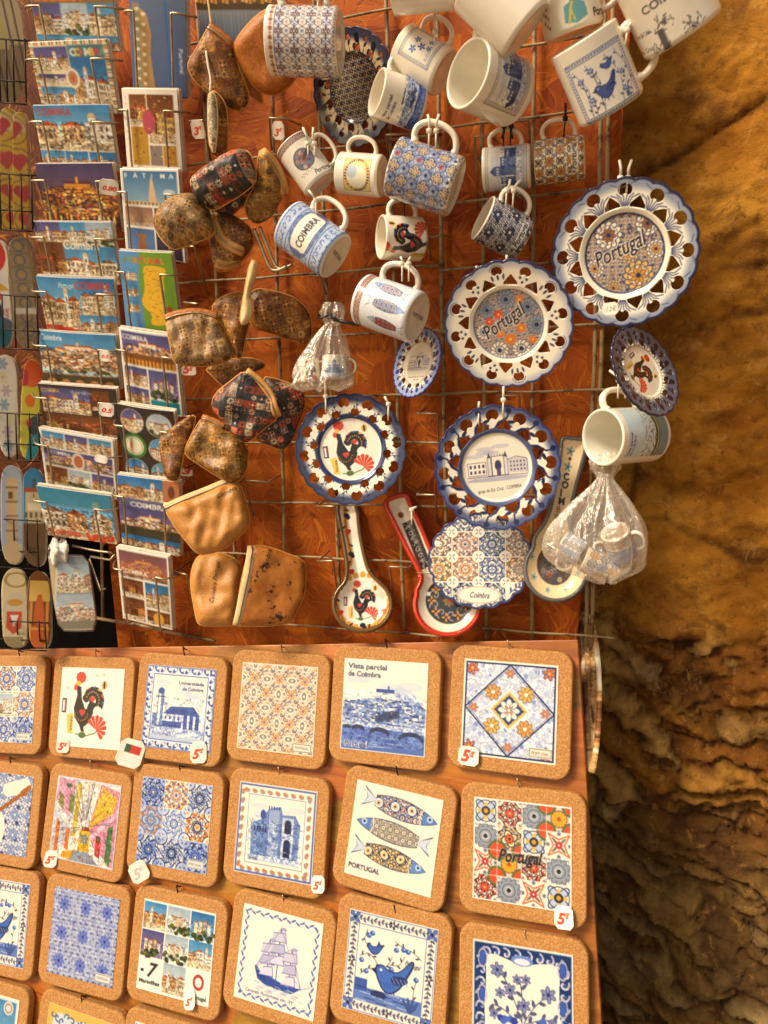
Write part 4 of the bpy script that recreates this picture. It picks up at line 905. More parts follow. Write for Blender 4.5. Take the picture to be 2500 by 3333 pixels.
HK = [(cO, (195, 350), (335, 350), (370, 680), 'behind the rooster spoon rest handle'), (cO, (965, 262), (1105, 262), (1125, 480), 'left of the church plate\'s lower rim'),
      (cO, (200, 775), (320, 770), (345, 970), 'left of the rooster spoon rest'), (cO, (905, 825), (750, 815), (798, 1110), 'between the two spoon rests'),
      (cL, (430, 1095), (545, 1092), (560, 1290), 'above the white rooster plate'), (cL, (1300, 1265), (1462, 1265), (1478, 1560), 'right of the white rooster plate'),
      (cM, (20, 935), (175, 940), (185, 1170), 'at the lower left of the church plate'), (cM, (700, 100), (890, 95), (886, 420), 'above the church plate'),
      (cM, (25, 1600), (186, 1600), (205, 2160), 'crossing the red rimmed spoon rest'), (cJ, (735, 790), (835, 770), (905, 1300), 'right of the navy patterned mug'),
      (cJ, (720, 135), (890, 110), (915, 690), 'right of the framed monument mug'), (cJ, (560, 262), (402, 262), (430, 900), 'left of the framed monument mug'),
      (cD, (200, 560), (350, 545), (400, 900), 'in front of the top left pouch'), (cD, (200, 1190), (340, 1180), (415, 1600), 'holding the left three euro tag'),
      (cD, (1150, 1165), (985, 1158), (1010, 1500), 'holding the upper right three euro tag'), (cE, (280, 555), (365, 560), (490, 1000), 'under the barrel shaped pouches'),
      (cE, (1400, 825), (1500, 822), (1560, 1010), 'under the blue COIMBRA mug'), (cF, (890, 890), (710, 870), (780, 1150), 'below the red patchwork pouch'),
      (cF, (165, 1590), (262, 1612), (335, 1990), 'left of the pale cork pouch'), (cF, (200, 800), (292, 815), (332, 980), 'above the tan cork pouch'),
      (cF, (230, 375), (300, 372), (330, 560), 'above the standing narrow pouch'), (cI, (1160, 85), (965, 92), (985, 300), 'left of the large blue mug'),
      (cE, (275, 1062), (400, 1075), (420, 1180), 'above the floral pouch with the curved zip'), (cI, (1392, 865), (1300, 885), (1310, 1060), 'right of the rooster mug')]
for cr, a, b, c, w in HK: hook('steel wire hook ' + w, *cr(a, b, c))

# ------------------------------------------------------------------ cork trivets with tiles
def C100(bg=WHT): return Cv(100, 100, bg, 1.6)
def stamp(cv, x=80, y=88, c='#7d8697'): cv.rect(x - 12, y - 5, 24, 10, '#e9e4d6'); cv.frame(x - 11, y - 4, 22, 8, c, .9); cv.text('PORTUGAL', x - 9, y + 1.6, 4, c, 0, 0, .03, wid=18)
cv = C100(); lattice(cv, 0, 0, 100, 100, 3, 3, [P_GRY, P_MIX, P_BLUE], 3); azul(cv, 33, 0, 33, 33, P_MIX, 9); photo(cv, 38, 37, 24, 26, 'pale_town', 3); cv.frame(37, 36, 26, 28, '#e8dcc0', 2); azul(cv, 66, 66, 34, 34, P_DEEP, 5); stamp(cv, 84, 92)
trivet('cork trivet with patchwork tile around a tiny town view, leftmost of the top row', [(-108, 2130), (172, 2138), (150, 2456), (-127, 2447)], cv)
cv = C100('#f5efe2'); rooster(cv, 44, 48, 1.08); trivet('cork trivet with a black and red rooster and PORTUGAL ribbon on white', [(180, 2136), (437, 2144), (419, 2485), (156, 2456)], cv)
cv = C100('#dfe3ee')
for i in range(11):
    for s_ in (0, 1):
        for (x, y) in ((5 + 9 * i, 5 + 90 * s_), (5 + 90 * s_, 5 + 9 * i)): cv.ell(x, y, 4.5, 2.2, BLUE, .7 if (i + s_) % 2 else -.7); cv.ell(x + 1, y - 1, 1.8, None, WHT)
mono(cv, 11, 11, 78, 78, 'univ', 2); cv.frame(10.5, 10.5, 79, 79, BLUE, .8); cv.frame(1, 1, 98, 98, '#5a6fb0', 1.4)
cv.text('Universidade', 48, 21, 6, '#46507a', 0, 0, .03, wid=36); cv.text('de Coimbra', 54, 28, 6, '#46507a', 0, 0, .03, wid=30); cv.text('Portugal', 14, 84, 6, '#5a6fa8', 0, 0, .02, wid=24)
trivet('cork trivet with a blue painted view lettered Universidade de Coimbra', [(463, 2126), (735, 2149), (712, 2495), (428, 2460)], cv)
cv = C100()
filigree(cv, 0, 0, 100, 100, '#f5eee0', '#a0886c', '#cf8a48', '#5a668c', 8.3, 0, .22); 
for i in range(7):
    for j in range(7):
        if (i + j) % 2: cv.ell(i * 16.6 + 1, j * 16.6 + 1, 4.6 if i % 2 else 6.4, 6.4 if i % 2 else 4.6, WHT); cv.ell(i * 16.6 + 1, j * 16.6 + 1, 3 if i % 2 else 5, 5 if i % 2 else 3, '#8d8676'); cv.ell(i * 16.6 + 1, j * 16.6 + 1, 1.4, None, '#e9e2d2')
        else: flower(cv, i * 16.6 + 1, j * 16.6 + 1, 5.6, '#c98a4a', '#4d62a0', 8, 0, '#efe6d2'); [curl(cv, i * 16.6 + 1 + a, j * 16.6 + 1 + b, 3.6, a, '#5c5a60', 1, 1) for a, b in ((6, 6), (-6, 6), (6, -6), (-6, -6))]
stamp(cv, 85, 92, '#80775a'); cv.frame(.6, .6, 98.8, 98.8, '#eadfc6', 1.2)
trivet('cork trivet with an all-over ochre and grey scroll pattern', [(761, 2114), (1080, 2132), (1053, 2509), (732, 2473)], cv)
cv = C100(); mono(cv, 1, 1, 98, 98, 'town', 5); cv.text('Vista parcial', 5, 10.5, 8, '#4c5468', 0, 0, .035, wid=47); cv.text('de Coimbra', 5, 19, 8, '#4c5468', 0, 0, .035, wid=40); cv.text('Portugal', 5, 96, 8, '#e4e8f2', 0, 0, .09, wid=28); cv.text('Portugal', 5, 96, 8, '#46568c', 0, 0, .03, wid=28)
trivet('cork trivet with a blue river and hill town view lettered Vista parcial de Coimbra', [(1093, 2098), (1435, 2118), (1419, 2514), (1068, 2476)], cv)
cv = C100('#d6deee'); r_ = random.Random(3); speck(cv, 0, 0, 100, 100, .25, 1.2, 3, (.2, .4, 1.1))
for i in range(90): cv.ell(r_.uniform(4, 96), r_.uniform(4, 96), r_.uniform(.8, 2.6), None, r_.choice(['#8ea3d2', '#b4c4e2', '#6c88c4']), 0, .8)
for sx in (-1, 1):
    for sy in (-1, 1):
        q = lambda a, b: (50 + sx * a, 50 + sy * b)
        for (a, b, rr) in ((40, 22, 8), (22, 40, 8), (26, 6, 6), (6, 26, 6), (33, 33, 4)): curl(cv, *q(a, b), rr, math.atan2(sy, sx), '#7d8db2', 1.5, .8); curl(cv, *q(a, b), rr - .3, math.atan2(sy, sx), WHT, .7, .8); cv.ell(*q(a, b), rr * .35, None, '#b9c9e6')
        flower(cv, *q(41, 41), 7, '#c9683c', YEL, 6, .3, NAVY)
        cv.line([q(0, 47), q(47, 0)], NAVY, 1.6); cv.line([q(0, 44), q(44, 0)], '#6070a0', .7)
        flower(cv, *q(17.5, 17.5), 8.4, '#dc9a48' if sx * sy > 0 else '#e2b04e', WHT, 8, .2, '#5a4a3a')
for a, b in ((38, 0), (-38, 0), (0, 38), (0, -38)): flower(cv, 50 + a, 50 + b, 5, '#c9704a', YEL, 6, 0, GRY)
cv.poly([(50, 28), (72, 50), (50, 72), (28, 50)], WHT); cv.poly([(50, 30.5), (69.5, 50), (50, 69.5), (30.5, 50)], '#d8b35c'); cv.poly([(50, 34), (66, 50), (50, 66), (34, 50)], '#1b3266')
for i in range(5):
    for sx, sy in ((1, 1), (1, -1), (-1, 1), (-1, -1)): cv.ell(50 + sx * (2 + 3.1 * i), 50 + sy * (14 - 3.1 * i + 1), 1.2, None, '#d8b35c')
flower(cv, 50, 50, 11, WHT, GRY, 8, 0, '#5a6a94'); flower(cv, 50, 50, 6, '#c07a58', WHT, 4, .78)
cv.frame(1, 1, 98, 98, WHT, 2); cv.frame(2.8, 2.8, 94.4, 94.4, NAVY, 1.8); stamp(cv, 84, 90, '#8a8562')
trivet('cork trivet with a diamond in a square and orange daisies on pale blue', [(1472, 2094), (1865, 2129), (1856, 2545), (1456, 2492)], cv)
# second row
cv = C100(); filigree(cv, 0, 0, 100, 100, '#e4e6ea', '#64709a', '#98a4c4', '#2f4078', 20, 0, .3)
for i in range(5):
    for j in range(5): flower(cv, i * 25, j * 25, 7, '#8ea4d0', WHT, 8, 0, '#5a6896')
cv.ell(18, 76, 44, 36, '#f0e8da', -.5); cv.line([(60, 20), (88, 12)], '#f0e8da', 18); cv.ell(16, 72, 32, 25, '#7e8aa6', -.5); filigree(cv, 0, 55, 34, 34, '#8a90a0', '#34427a', '#c98a3c', WHT, 9, 0, .4); cv.line([(42, 52), (82, 24), (90, 22)], '#a5612c', 5); cv.line([(84, 22), (95, 14)], '#a5612c', 7); cv.line([(58, 96), (72, 80)], '#cfd4de', .8); cv.text('Coimbra', 62, 93, 8, '#7a88ac', 0, .3, .01, wid=26)
trivet('cork trivet with a brown necked guitar on blue azulejos, cut by the left photo edge', [(-118, 2455), (160, 2504), (126, 2837), (-148, 2790)], cv)
cv = C100('#ece6da'); pts_ = random.Random(9)
cv.poly([(0, 0), (36, 0), (38, 55), (28, 78), (0, 100)], '#c9cbd6'); cv.poly([(3, 2), (30, 3), (26, 48), (12, 40), (2, 30)], '#d99ab4'); cv.poly([(100, 8), (70, 2), (56, 58), (66, 78), (100, 100)], '#d68ba6'); cv.poly([(72, 4), (96, 16), (92, 34), (62, 56), (56, 60)], '#d9b23c')
for p, c in (([(6, 20), (14, 24), (13, 42), (5, 36)], '#8a8f4c'), ([(33, 4), (40, 6), (38, 70), (31, 70)], '#d6bb3e'), ([(24, 18), (31, 22), (30, 44), (22, 40)], '#7c8a4c'), ([(6, 52), (12, 55), (12, 90), (6, 92)], '#d9722e'), ([(22, 60), (28, 62), (28, 88), (22, 86)], '#d9722e'), ([(86, 52), (94, 48), (94, 98), (86, 92)], '#3f7a44'), ([(2, 30), (34, 60), (32, 66), (0, 40)], '#e6e0e0'), ([(100, 26), (60, 66), (62, 72), (100, 36)], '#e2b0c6'),
             ([(44, 60), (60, 60), (61, 88), (43, 88)], '#d8b22c'), ([(46, 56), (58, 56), (58, 61), (46, 61)], '#8a3a24'), ([(46, 66), (58, 66), (58, 76), (46, 76)], '#8a8e84'), ([(36, 86), (64, 86), (86, 100), (28, 100)], '#8a92a2'), ([(70, 72), (78, 70), (78, 90), (70, 88)], '#c83c34'), ([(60, 86), (66, 84), (88, 99), (80, 100)], '#efe8e0'), ([(48, 30), (54, 30), (56, 56), (44, 56)], '#d8d4d2'), ([(20, 90), (38, 86), (34, 98), (18, 97)], '#dca02c')): cv.poly(p, c)
cv.ell(51, 30, 6, 8, '#d5d0cf'); cv.line([(51, 14), (51, 26)], GRY, 1.4); cv.frame(45, 30, 12, 26, '#7a7a80', .7); cv.rect(70, 64, 7, 8, '#6a4030'); cv.ell(20, 10, 5, 3, '#4a6a4a')
for i in range(60): x, y = pts_.uniform(0, 98), pts_.uniform(0, 98); cv.line([(x, y), (x + pts_.uniform(-5, 5), y + pts_.uniform(2, 8))], pts_.choice(['#4a4348', '#6a5a50', '#d9722e', '#efe9e0', '#b84c5c']), .7, .7)
for i in range(150):
    x, y = pts_.uniform(2, 94), pts_.uniform(2, 94); cv.rect(x, y, pts_.uniform(1, 3), pts_.uniform(1.5, 4.5), pts_.choice(['#3f3a44', '#7a6a60', '#e8e2d8', '#b8566a', '#5a7a5a', '#c9952c']), .6)
for i in range(40):
    a = pts_.uniform(0, 6.28); cv.line([(51 + 8 * math.cos(a), 56 + 8 * math.sin(a)), (51 + 60 * math.cos(a), 56 + 60 * math.sin(a))], '#4a444c', .6, .6)
speck(cv, 0, 0, 100, 100, .3, 1.3, 8)
cv.frame(.6, .6, 98.8, 98.8, '#cfd0dc', 1.2)
trivet('cork trivet with a pink and yellow street scene and yellow tram', [(167, 2483), (433, 2527), (389, 2876), (131, 2819)], cv)
cv = C100(); lattice(cv, 0, 0, 100, 100, 3, 3, [['#9fb2dc', BLUE, NAVY, WHT], ['#8fa4d4', '#24428e', NAVY, WHT], ['#b4c2e2', NAVY, BLUE, WHT]], 11); azul(cv, 33, 0, 34, 33, [WHT, ORG, MID, NAVY], 4); azul(cv, 66, 33, 34, 33, [WHT, NAVY, ORG, ORG], 7); azul(cv, 0, 33, 33, 33, ['#b8c4e0', '#5570b4', GRY, ORG], 2); azul(cv, 33, 33, 34, 33, ['#c4d0e8', '#3e62b0', MID, WHT], 21); stamp(cv, 84, 91)
trivet('cork trivet with nine assorted blue and orange azulejos', [(437, 2485), (733, 2524), (701, 2894), (410, 2837)], cv)
cv = C100('#efe9dc')
for i in range(9):
    for s_ in (0, 1):
        for (x, y, v_) in ((10 + 10 * i, 7 + 86 * s_, 0), (7 + 86 * s_, 10 + 10 * i, 1)): curl(cv, x, y, 4, .6 + v_ * 1.57, '#8d94b0', 1.8, .7); leaf(cv, x - 3 * (1 - v_), y - 3 * v_, v_ * 1.57 + .2, 7, '#cd7a34', .4)
mono(cv, 14, 13, 72, 74, 'cathedral', 8); cv.frame(13.5, 12.5, 73, 75, '#5a6896', .8); cv.frame(2, 2, 96, 96, '#5667ab', 2.4); cv.text('Sé Velha', 18, 84, 4.5, '#46507a', 0, 0, .02, wid=12)
trivet('cork trivet with a blue old cathedral in an orange and grey scroll border', [(757, 2503), (1073, 2541), (1044, 2927), (725, 2868)], cv)
cv = C100('#f3ecda'); fish(cv, 53, 20, 88, .12, ['#e9e6e0', '#24408c', '#d98a3a', NAVY], 1, 1); fish(cv, 50, 46, 88, .10, ['#f0e6d2', '#6a6258', '#9a8f80', '#3a3a40'], 2, -1); fish(cv, 48, 72, 86, .10, ['#f0e2bc', '#232838', '#dba23c', NAVY], 3, 1, '#5a8ccc')
cv.text('PORTUGAL', 3.5, 92, 7.2, '#3f4358', .0, 0, .035, wid=37)
trivet('tilted cork trivet with three patterned sardines lettered PORTUGAL', [(1136, 2493), (1482, 2585), (1439, 2968), (1081, 2862)], cv)
cv = C100(); T4 = 'ABCDCEAFFDBCBCFA'
for i in range(4):
    for j in range(4):
        k = T4[j * 4 + i]; x, y = i * 25, j * 25; c = (x + 12.5, y + 12.5)
        if k == 'C': cv.rect(x, y, 25, 25, '#e6e3dc'); [curl(cv, x + a, y + b, 5, 1, '#767f8e', 1, .8) for a, b in ((3, 3), (22, 3), (3, 22), (22, 22))]; flower(cv, *c, 12, '#8d96a6', '#596478', 12, 0, '#5c6678'); cv.ell(*c, 8.6, None, '#9aa2b0'); cv.ell(*c, 6.4, None, '#5f6a7c', 0, 1, 1.2); cv.ell(*c, 3.6, None, '#c6cad0'); flower(cv, *c, 2.6, BLK, BLK, 8)
        elif k == 'A': cv.rect(x, y, 25, 25, '#ece6d6'); flower(cv, *c, 13, '#b9c9e8', WHT, 4, .78, NAVY); cv.ell(*c, 10.5, None, '#2c3350', 0, 1, 1); flower(cv, *c, 8.5, '#e3b650', BLK, 4); cv.ell(*c, 4.6, None, '#22242c'); cv.ell(*c, 2.4, None, '#c79a3c')
        elif k == 'B': azul(cv, x, y, 25, 25, ['#f0e6d4', '#2b2c30', '#2b2c30', RED], 3); flower(cv, *c, 5.5, '#d9402c', YEL, 6)
        elif k == 'D': cv.rect(x, y, 25, 25, '#cfcabf'); [(cv.ell(x + a, y + b, 10, None, '#56693a'), cv.ell(x + a, y + b, 7.6, None, '#dd4a26')) for a, b in ((0, 0), (25, 0), (0, 25), (25, 25))]; cv.ell(*c, 8.6, None, '#6a6238'); flower(cv, *c, 7.4, '#e6b02c', BLK, 14, 0, '#b8791c'); cv.ell(*c, 2, None, '#b8491c')
        elif k == 'F': cv.rect(x, y, 25, 25, '#efe8da'); [cv.poly([c, (c[0] + 13 * math.cos(a - .25) * .45, c[1] + 13 * math.sin(a - .25) * .45), (c[0] + 15.5 * math.cos(a), c[1] + 15.5 * math.sin(a)), (c[0] + 13 * math.cos(a + .25) * .45, c[1] + 13 * math.sin(a + .25) * .45)], '#f5e6d6') for a in (.785, 2.356, 3.927, 5.498)]; cv.line([(c[0] + (15 if n_ % 2 == 0 else 5.5) * math.cos(.785 + n_ * .785), c[1] + (15 if n_ % 2 == 0 else 5.5) * math.sin(.785 + n_ * .785)) for n_ in range(9)], '#dd5a2a', 1.3); [leaf(cv, c[0], c[1], .785 + 1.571 * n_, 10, '#6a7458', .25) for n_ in range(4)]; flower(cv, *c, 4.4, '#b8323a', WHT, 8); [leaf(cv, c[0] + 9 * math.cos(a), c[1] + 9 * math.sin(a), a, 5, '#6a7484', .8) for a in (0, 1.57, 3.14, 4.71)]
        else: azul(cv, x, y, 25, 25, ['#efe2c8', '#2a2722', '#d99a34', '#6e88c0'], 15); flower(cv, *c, 5, '#c9542c', BLK, 6)
for i in range(1, 4): cv.line([(25 * i, 0), (25 * i, 100)], '#f0ebe0', .6); cv.line([(0, 25 * i), (100, 25 * i)], '#f0ebe0', .6)
cv.text('Portugal', 26, 60, 17, '#f0ece2', -.03, .3, .05, wid=46); cv.text('Portugal', 26, 60, 17, '#1c1c20', -.03, .3, .035, wid=46); cv.frame(.6, .6, 98.8, 98.8, '#f2eee4', 1.4)
trivet('cork trivet with sixteen red, grey and yellow motifs lettered Portugal', [(1502, 2545), (1909, 2587), (1909, 3031), (1494, 2960)], cv)
# third row
def birdtile(cv, word=True):
    cv.frame(1, 1, 98, 98, '#6a7fc0', .9)
    for i in range(19):
        for (a, b, v_) in ((12 + 4.2 * i, 6.5, 0), (12 + 4.2 * i, 93.5, 0), (6.5, 12 + 4.2 * i, 1), (93.5, 12 + 4.2 * i, 1)): s_ = 1 if i % 2 else -1; leaf(cv, a, b, v_ * 1.57 + s_ * .9, 4.6, '#4a5274', .5); leaf(cv, a, b, v_ * 1.57 - s_ * .7, 3.2, '#6c7696', .5); cv.line([(a - 2.1 * (1 - v_), b - 2.1 * v_), (a + 2.1 * (1 - v_), b + 2.1 * v_)], '#4a5274', .6)
    for a, b in ((6.5, 6.5), (93.5, 6.5), (6.5, 93.5), (93.5, 93.5)): flower(cv, a, b, 7, '#5478c4', NAVY, 4, .78, NAVY)
    for a, b in ((50, 6.5), (50, 93.5), (6.5, 50), (93.5, 50)): flower(cv, a, b, 4.6, '#3b3f55', WHT, 5)
    cv.rect(12, 12, 76, 76, '#f4eee0'); cv.frame(12, 12, 76, 76, '#6a7fb4', .9)
    for p in ([(16, 44), (26, 40), (36, 48), (40, 58)], [(18, 62), (24, 56), (30, 54)], [(22, 16), (20, 28), (28, 34)], [(38, 58), (48, 46), (52, 38)], [(84, 34), (74, 28), (64, 26), (54, 22)], [(50, 46), (60, 44), (66, 34)], [(80, 88), (78, 70), (80, 56)]): vine(cv, p, '#474c60', .7, 4.6, 3)
    for a, b in ((24, 22), (28, 19), (56, 30), (64, 28), (69, 29), (24, 58), (18, 48), (52, 50), (80, 54)): cv.ell(a, b, 3, 2.6, '#3f66b8'); cv.ell(a + .8, b - .8, 1, None, PALE)
    bird(cv, 30, 34, .72, '#3c63b4', 1, True); bird(cv, 50, 62, 1.15, '#3f6ac0', 1)
    cv.rect(12.5, 74, 75, 13.5, '#5c7cc4'); cv.rect(12.5, 66, 14, 12, '#3a5aa8'); cv.ell(40, 78, 9, 4, '#27386c'); 
    for i in range(14): cv.line([(14 + (i * 37) % 60, 74 + i), (26 + (i * 37) % 60, 74.5 + i)], ['#1f2c5a', '#b9c8e6'][i % 2], .8)
    for a in (-2.2, -1.8, -1.4, -1.0): leaf(cv, 76, 88, a, 16, '#3b5494', .22)
    if word: cv.text('Portugal', 66, 42, 7, '#4a4e58', .12, .3, .015, wid=18)
cv = C100(); birdtile(cv)
trivet('cork trivet with a dark blue bird tile at the left photo edge', [(-130, 2795), (142, 2858), (117, 3203), (-155, 3140)], cv)
cv = C100(); filigree(cv, 0, 0, 100, 100, '#e6e6ea', '#6474ac', '#93a2cc', '#36467e', 9, 0, .42); speck(cv, 0, 0, 100, 100, .3, 1.4, 5, (.2, .4, 1.1))
for i in range(3):
    for j in range(3): flower(cv, 17 + 33 * i, 18 + 33 * j, 8, '#5a6cc0', '#2f3c80', 8, 0, '#8c9ad0')
    for j in range(3): flower(cv, 33 * i, 18 + 33 * j, 6, '#a9b4d2', '#6c7490', 6, 0)
stamp(cv, 85, 92)
trivet('cork trivet with an all-over lavender and white small flower pattern', [(158, 2846), (428, 2897), (389, 3258), (121, 3194)], cv)
cv = C100('#f4efe4')
for i in range(3):
    for j in range(2): photo(cv, 1 + 33 * i, 2 + 31 * j, 31.5, 29.5, ['blue', 'pale_castle', 'deep_castle', 'dusk_castle', 'pale_castle', 'blue'][i + 3 * j], i + 5 * j)
photo(cv, 35, 65, 31, 32, 'pale', 12); cv.text('7', 12, 84, 22, '#2c2c32', 0, .3, .03); cv.rect(4, 77, 4, 3, BLK); cv.text('Maravilhas', 3, 92, 6, '#2c3c34', 0, 0, .04, wid=29); cv.text('de Portugal', 68, 95, 6, '#2c3c34', 0, 0, .03, wid=28); cv.ell(84, 77, 6, 7, '#b03a34', 0, 1, 3)
trivet('cork trivet with seven small monument photographs and a big 7', [(447, 2876), (742, 2940), (710, 3332), (407, 3249)], cv)
cv = C100('#f4efe2')
for i in range(16):
    for a, b, v_ in ((8 + 5.6 * i, 6, 0), (8 + 5.6 * i, 94, 0), (6, 8 + 5.6 * i, 1), (94, 8 + 5.6 * i, 1)):
        s_ = 1 if i % 2 else -1; cv.ell(a + (v_ * s_), b + ((1 - v_) * s_), 3.4, 1.1, '#5a6cae', v_ * 1.57 + s_ * .5)
cv.poly([(22, 62), (24, 60), (30, 66), (66, 73), (82, 72), (70, 80), (36, 78), (27, 74)], BLUE); cv.poly([(26, 64), (40, 70), (38, 76), (28, 72)], '#24428e'); cv.line([(24, 64), (66, 74)], '#8a9ad0', .9)
for x, y0 in ((38, 30), (50, 16), (66, 34)):
    cv.line([(x, 72), (x, y0)], '#5a5aa0', 1.3)
    for j in range(3): cv.poly([(x - 9 + 2 * j, y0 + 6 + 12 * j), (x + 6, y0 + 4 + 12 * j), (x + 8, y0 + 14 + 12 * j), (x - 10, y0 + 15 + 12 * j)], ['#cdcce2', '#b9b9da', '#dad9ea'][j]); cv.line([(x - 9 + 2 * j, y0 + 6 + 12 * j), (x + 6, y0 + 4 + 12 * j), (x + 8, y0 + 14 + 12 * j), (x - 10, y0 + 15 + 12 * j)], '#6c6cae', .9)
    cv.line([(x, y0), (24, 62)], '#8a8abc', .7); cv.line([(x, y0), (82, 74)], '#8a8abc', .7)
for a, b in ((51, 14), (39, 28), (67, 32)): cv.poly([(a, b), (a + 6, b + 1), (a + 5, b + 5), (a, b + 4)], '#a4a4cc')
cv.line([(82, 72), (92, 68)], '#7d7ab0', .8)
for i in range(26): x = 24 + (i * 17) % 56; cv.line([(x, 77 + (i * 7) % 9), (x + 7, 78 + (i * 7) % 9)], ['#8d97c4', '#b9c0dc'][i % 2], .8)
cv.text('Caravela Portuguesa séc. XV', 13, 90, 5.4, '#6a6e96', .0, .35, .02, wid=62)
trivet('cork trivet with a blue sailing ship inside a twisted rope border', [(768, 2904), (1093, 2994), (1062, 3362), (716, 3257)], cv)
cv = C100(); birdtile(cv)
trivet('cork trivet with two blue birds among flowers lettered Portugal', [(1116, 2922), (1464, 3006), (1441, 3401), (1071, 3297)], cv)
cv = C100('#17376e'); cv.poly(chaikin([(13, 10), (30, 12), (50, 18), (70, 12), (88, 12), (86, 40), (88, 70), (86, 92), (14, 92), (12, 60), (14, 34)], 2), '#f2ecde')
for i in range(30):
    t_ = i / 30 * 6.283; a, b = 50 + 41 * max(-1, min(1, 1.3 * math.cos(t_))), 50 + 41 * max(-1, min(1, 1.3 * math.sin(t_))); curl(cv, a, b, 5.5, t_, '#a9acc8', 2.0, .8); curl(cv, a, b, 5, t_ + 1, '#e6e0e4', 1.1, .8); cv.ell(a + 1, b, 2, 1, '#4560ac', t_)
cv.ell(50, 13, 11, 5, '#6f8cd0'); cv.ell(50, 14, 8, 3, '#dfe4f0')
for a in (10, 90):
    for b in (16, 50, 84): cv.ell(a, b, 3.2, 7, '#3a5cb4'); cv.ell(a, b, 4.4, 8.4, '#b8b0c4', 0, 1, 1)
for p in ([(50, 70), (42, 50), (34, 34), (26, 26)], [(50, 70), (50, 46), (48, 32)], [(52, 70), (62, 54), (74, 42)], [(46, 70), (30, 60), (20, 58)], [(54, 70), (70, 64), (84, 62)]): vine(cv, p, '#50587e', 1, 7, 2, None, .5)
for a, b, s_ in ((25, 25, 7), (45, 31, 4.6), (54, 30, 4.8), (76, 40, 7.5), (28, 46, 5), (38, 42, 6), (52, 54, 6.5), (22, 66, 5), (80, 66, 5)): flower(cv, a, b, s_, '#8088b4', '#2a3468', 6, .4, '#3c4478')
for i in range(34): r2 = random.Random(i); cv.ell(50 + r2.uniform(-22, 22), 78 + r2.uniform(-12, 14), r2.uniform(2.4, 4.4), None, r2.choice(['#2c3fa0', '#4a66bc', '#1f2c70', '#7f96d0']))
cv.frame(.8, .8, 98.4, 98.4, '#e9e6e0', 1.8)
trivet('cork trivet with a blue flower bouquet inside navy rococo scrolls', [(1501, 3016), (1917, 3081), (1917, 3515), (1487, 3433)], cv)
# fourth row, mostly below the frame
cv = C100('#b9cfe0'); photo(cv, 4, 4, 92, 92, 'blue', 4); cv.frame(1, 1, 98, 98, WHT, 3); cv.ell(84, 12, 8, None, '#d8d2c8'); cv.ell(84, 12, 5, None, '#8a8272', 0, 1, 1.6)
trivet('cork trivet with a pale blue picture in the lowest row at the left photo edge', [(-180, 3140), (115, 3258), (80, 3600), (-200, 3480)], cv)
cv = C100('#e6b656'); cv.poly(chaikin([(6, 10), (24, 6), (40, 12), (60, 8), (92, 14), (94, 90), (8, 92)], 2), '#cfd9e4')
for i in range(12): curl(cv, 8 + 7.4 * i, 10 + (i % 3) * 3, 5, i, '#58728e', 2, .8)
mono(cv, 14, 20, 72, 66, 'univ', 6)
trivet('cork trivet with a yellow and blue bordered picture in the lowest row', [(140, 3224), (401, 3320), (362, 3680), (100, 3560)], cv)
cv = C100(); lattice(cv, 0, 0, 100, 100, 3, 3, [P_BLUE, P_NAVY], 30)
trivet('cork trivet of which only the top cork edge shows at the bottom of the photo', [(415, 3280), (715, 3375), (675, 3760), (375, 3650)], cv)

# bent nails that carry the trivets
for i, (x, y, w) in enumerate([(78, 2122, 'the patchwork trivet in the top row'), (325, 2122, 'the white rooster trivet'), (610, 2115, 'the Universidade trivet'), (925, 2108, 'the ochre scroll trivet'), (1262, 2088, 'the Vista parcial trivet'), (1657, 2095, 'the diamond trivet'),
      (50, 2470, 'the guitar trivet'), (310, 2480, 'the street scene trivet'), (598, 2495, 'the nine azulejo trivet'), (918, 2502, 'the old cathedral trivet'), (1298, 2500, 'the sardine trivet'), (1688, 2540, 'the sixteen motif trivet'),
      (590, 2884, 'the seven monuments trivet'), (932, 2915, 'the sailing ship trivet'), (1292, 2948, 'the two birds trivet'), (1712, 3030, 'the bouquet trivet'), (282, 3240, 'the yellow bordered trivet'), (300, 2846, 'the small flower trivet')]):
    p = L(x, y, .002); n = -NLW; up_ = nz(np.array([0, 0, 1.]) - n * n[2]); s_ = np.cross(up_, n)
    pts = [p, p + n * .006 + up_ * .001, p + n * .011 + up_ * .004, p + n * .010 - up_ * .006 + s_ * .003, p + n * .008 - up_ * .012 + s_ * .004]
    o = mesh('bent_nail', *tube(spline(pts, 3), .0009, 6), STEEL if i % 2 else DARKW, None, P=p); setp(o, 'small bent nail above ' + w, 'nail', 'nails on the plywood board')

tag('white tag with red 5€ on the rooster trivet corner', 205, 2428, .018, 42, 44, 0, '5€'); tag('white tag with a small red and green flag between two trivets', 425, 2452, .022, 84, 90, -14, '', flag=True)
tag('white tag with red 5€ on the Universidade trivet corner', 646, 2449, .018, 54, 70, 3, '5€'); tag('white tag with red 5€ on the diamond trivet corner', 1525, 2461, .018, 68, 62, -6, '5€')
tag('white tag with red 5€ on the street scene trivet corner', 165, 2796, .018, 42, 52, -4, '5€'); tag('shiny pale tag with faint 5€ between the azulejo trivet and the row below', 452, 2838, .022, 60, 66, 32, '5€', faint=True, tc='#e0a8a8')
tag('white tag with red 5€ right of the old cathedral tile', 1035, 2879, .018, 44, 54, 0, '5€'); tag('white tag with red 5€ on the sixteen motif trivet corner', 1835, 2987, .018, 62, 72, -4, '5€'); tag('white tag with red 5€ on the seven monuments trivet', 617, 3255, .018, 36, 58, 4, '5€')
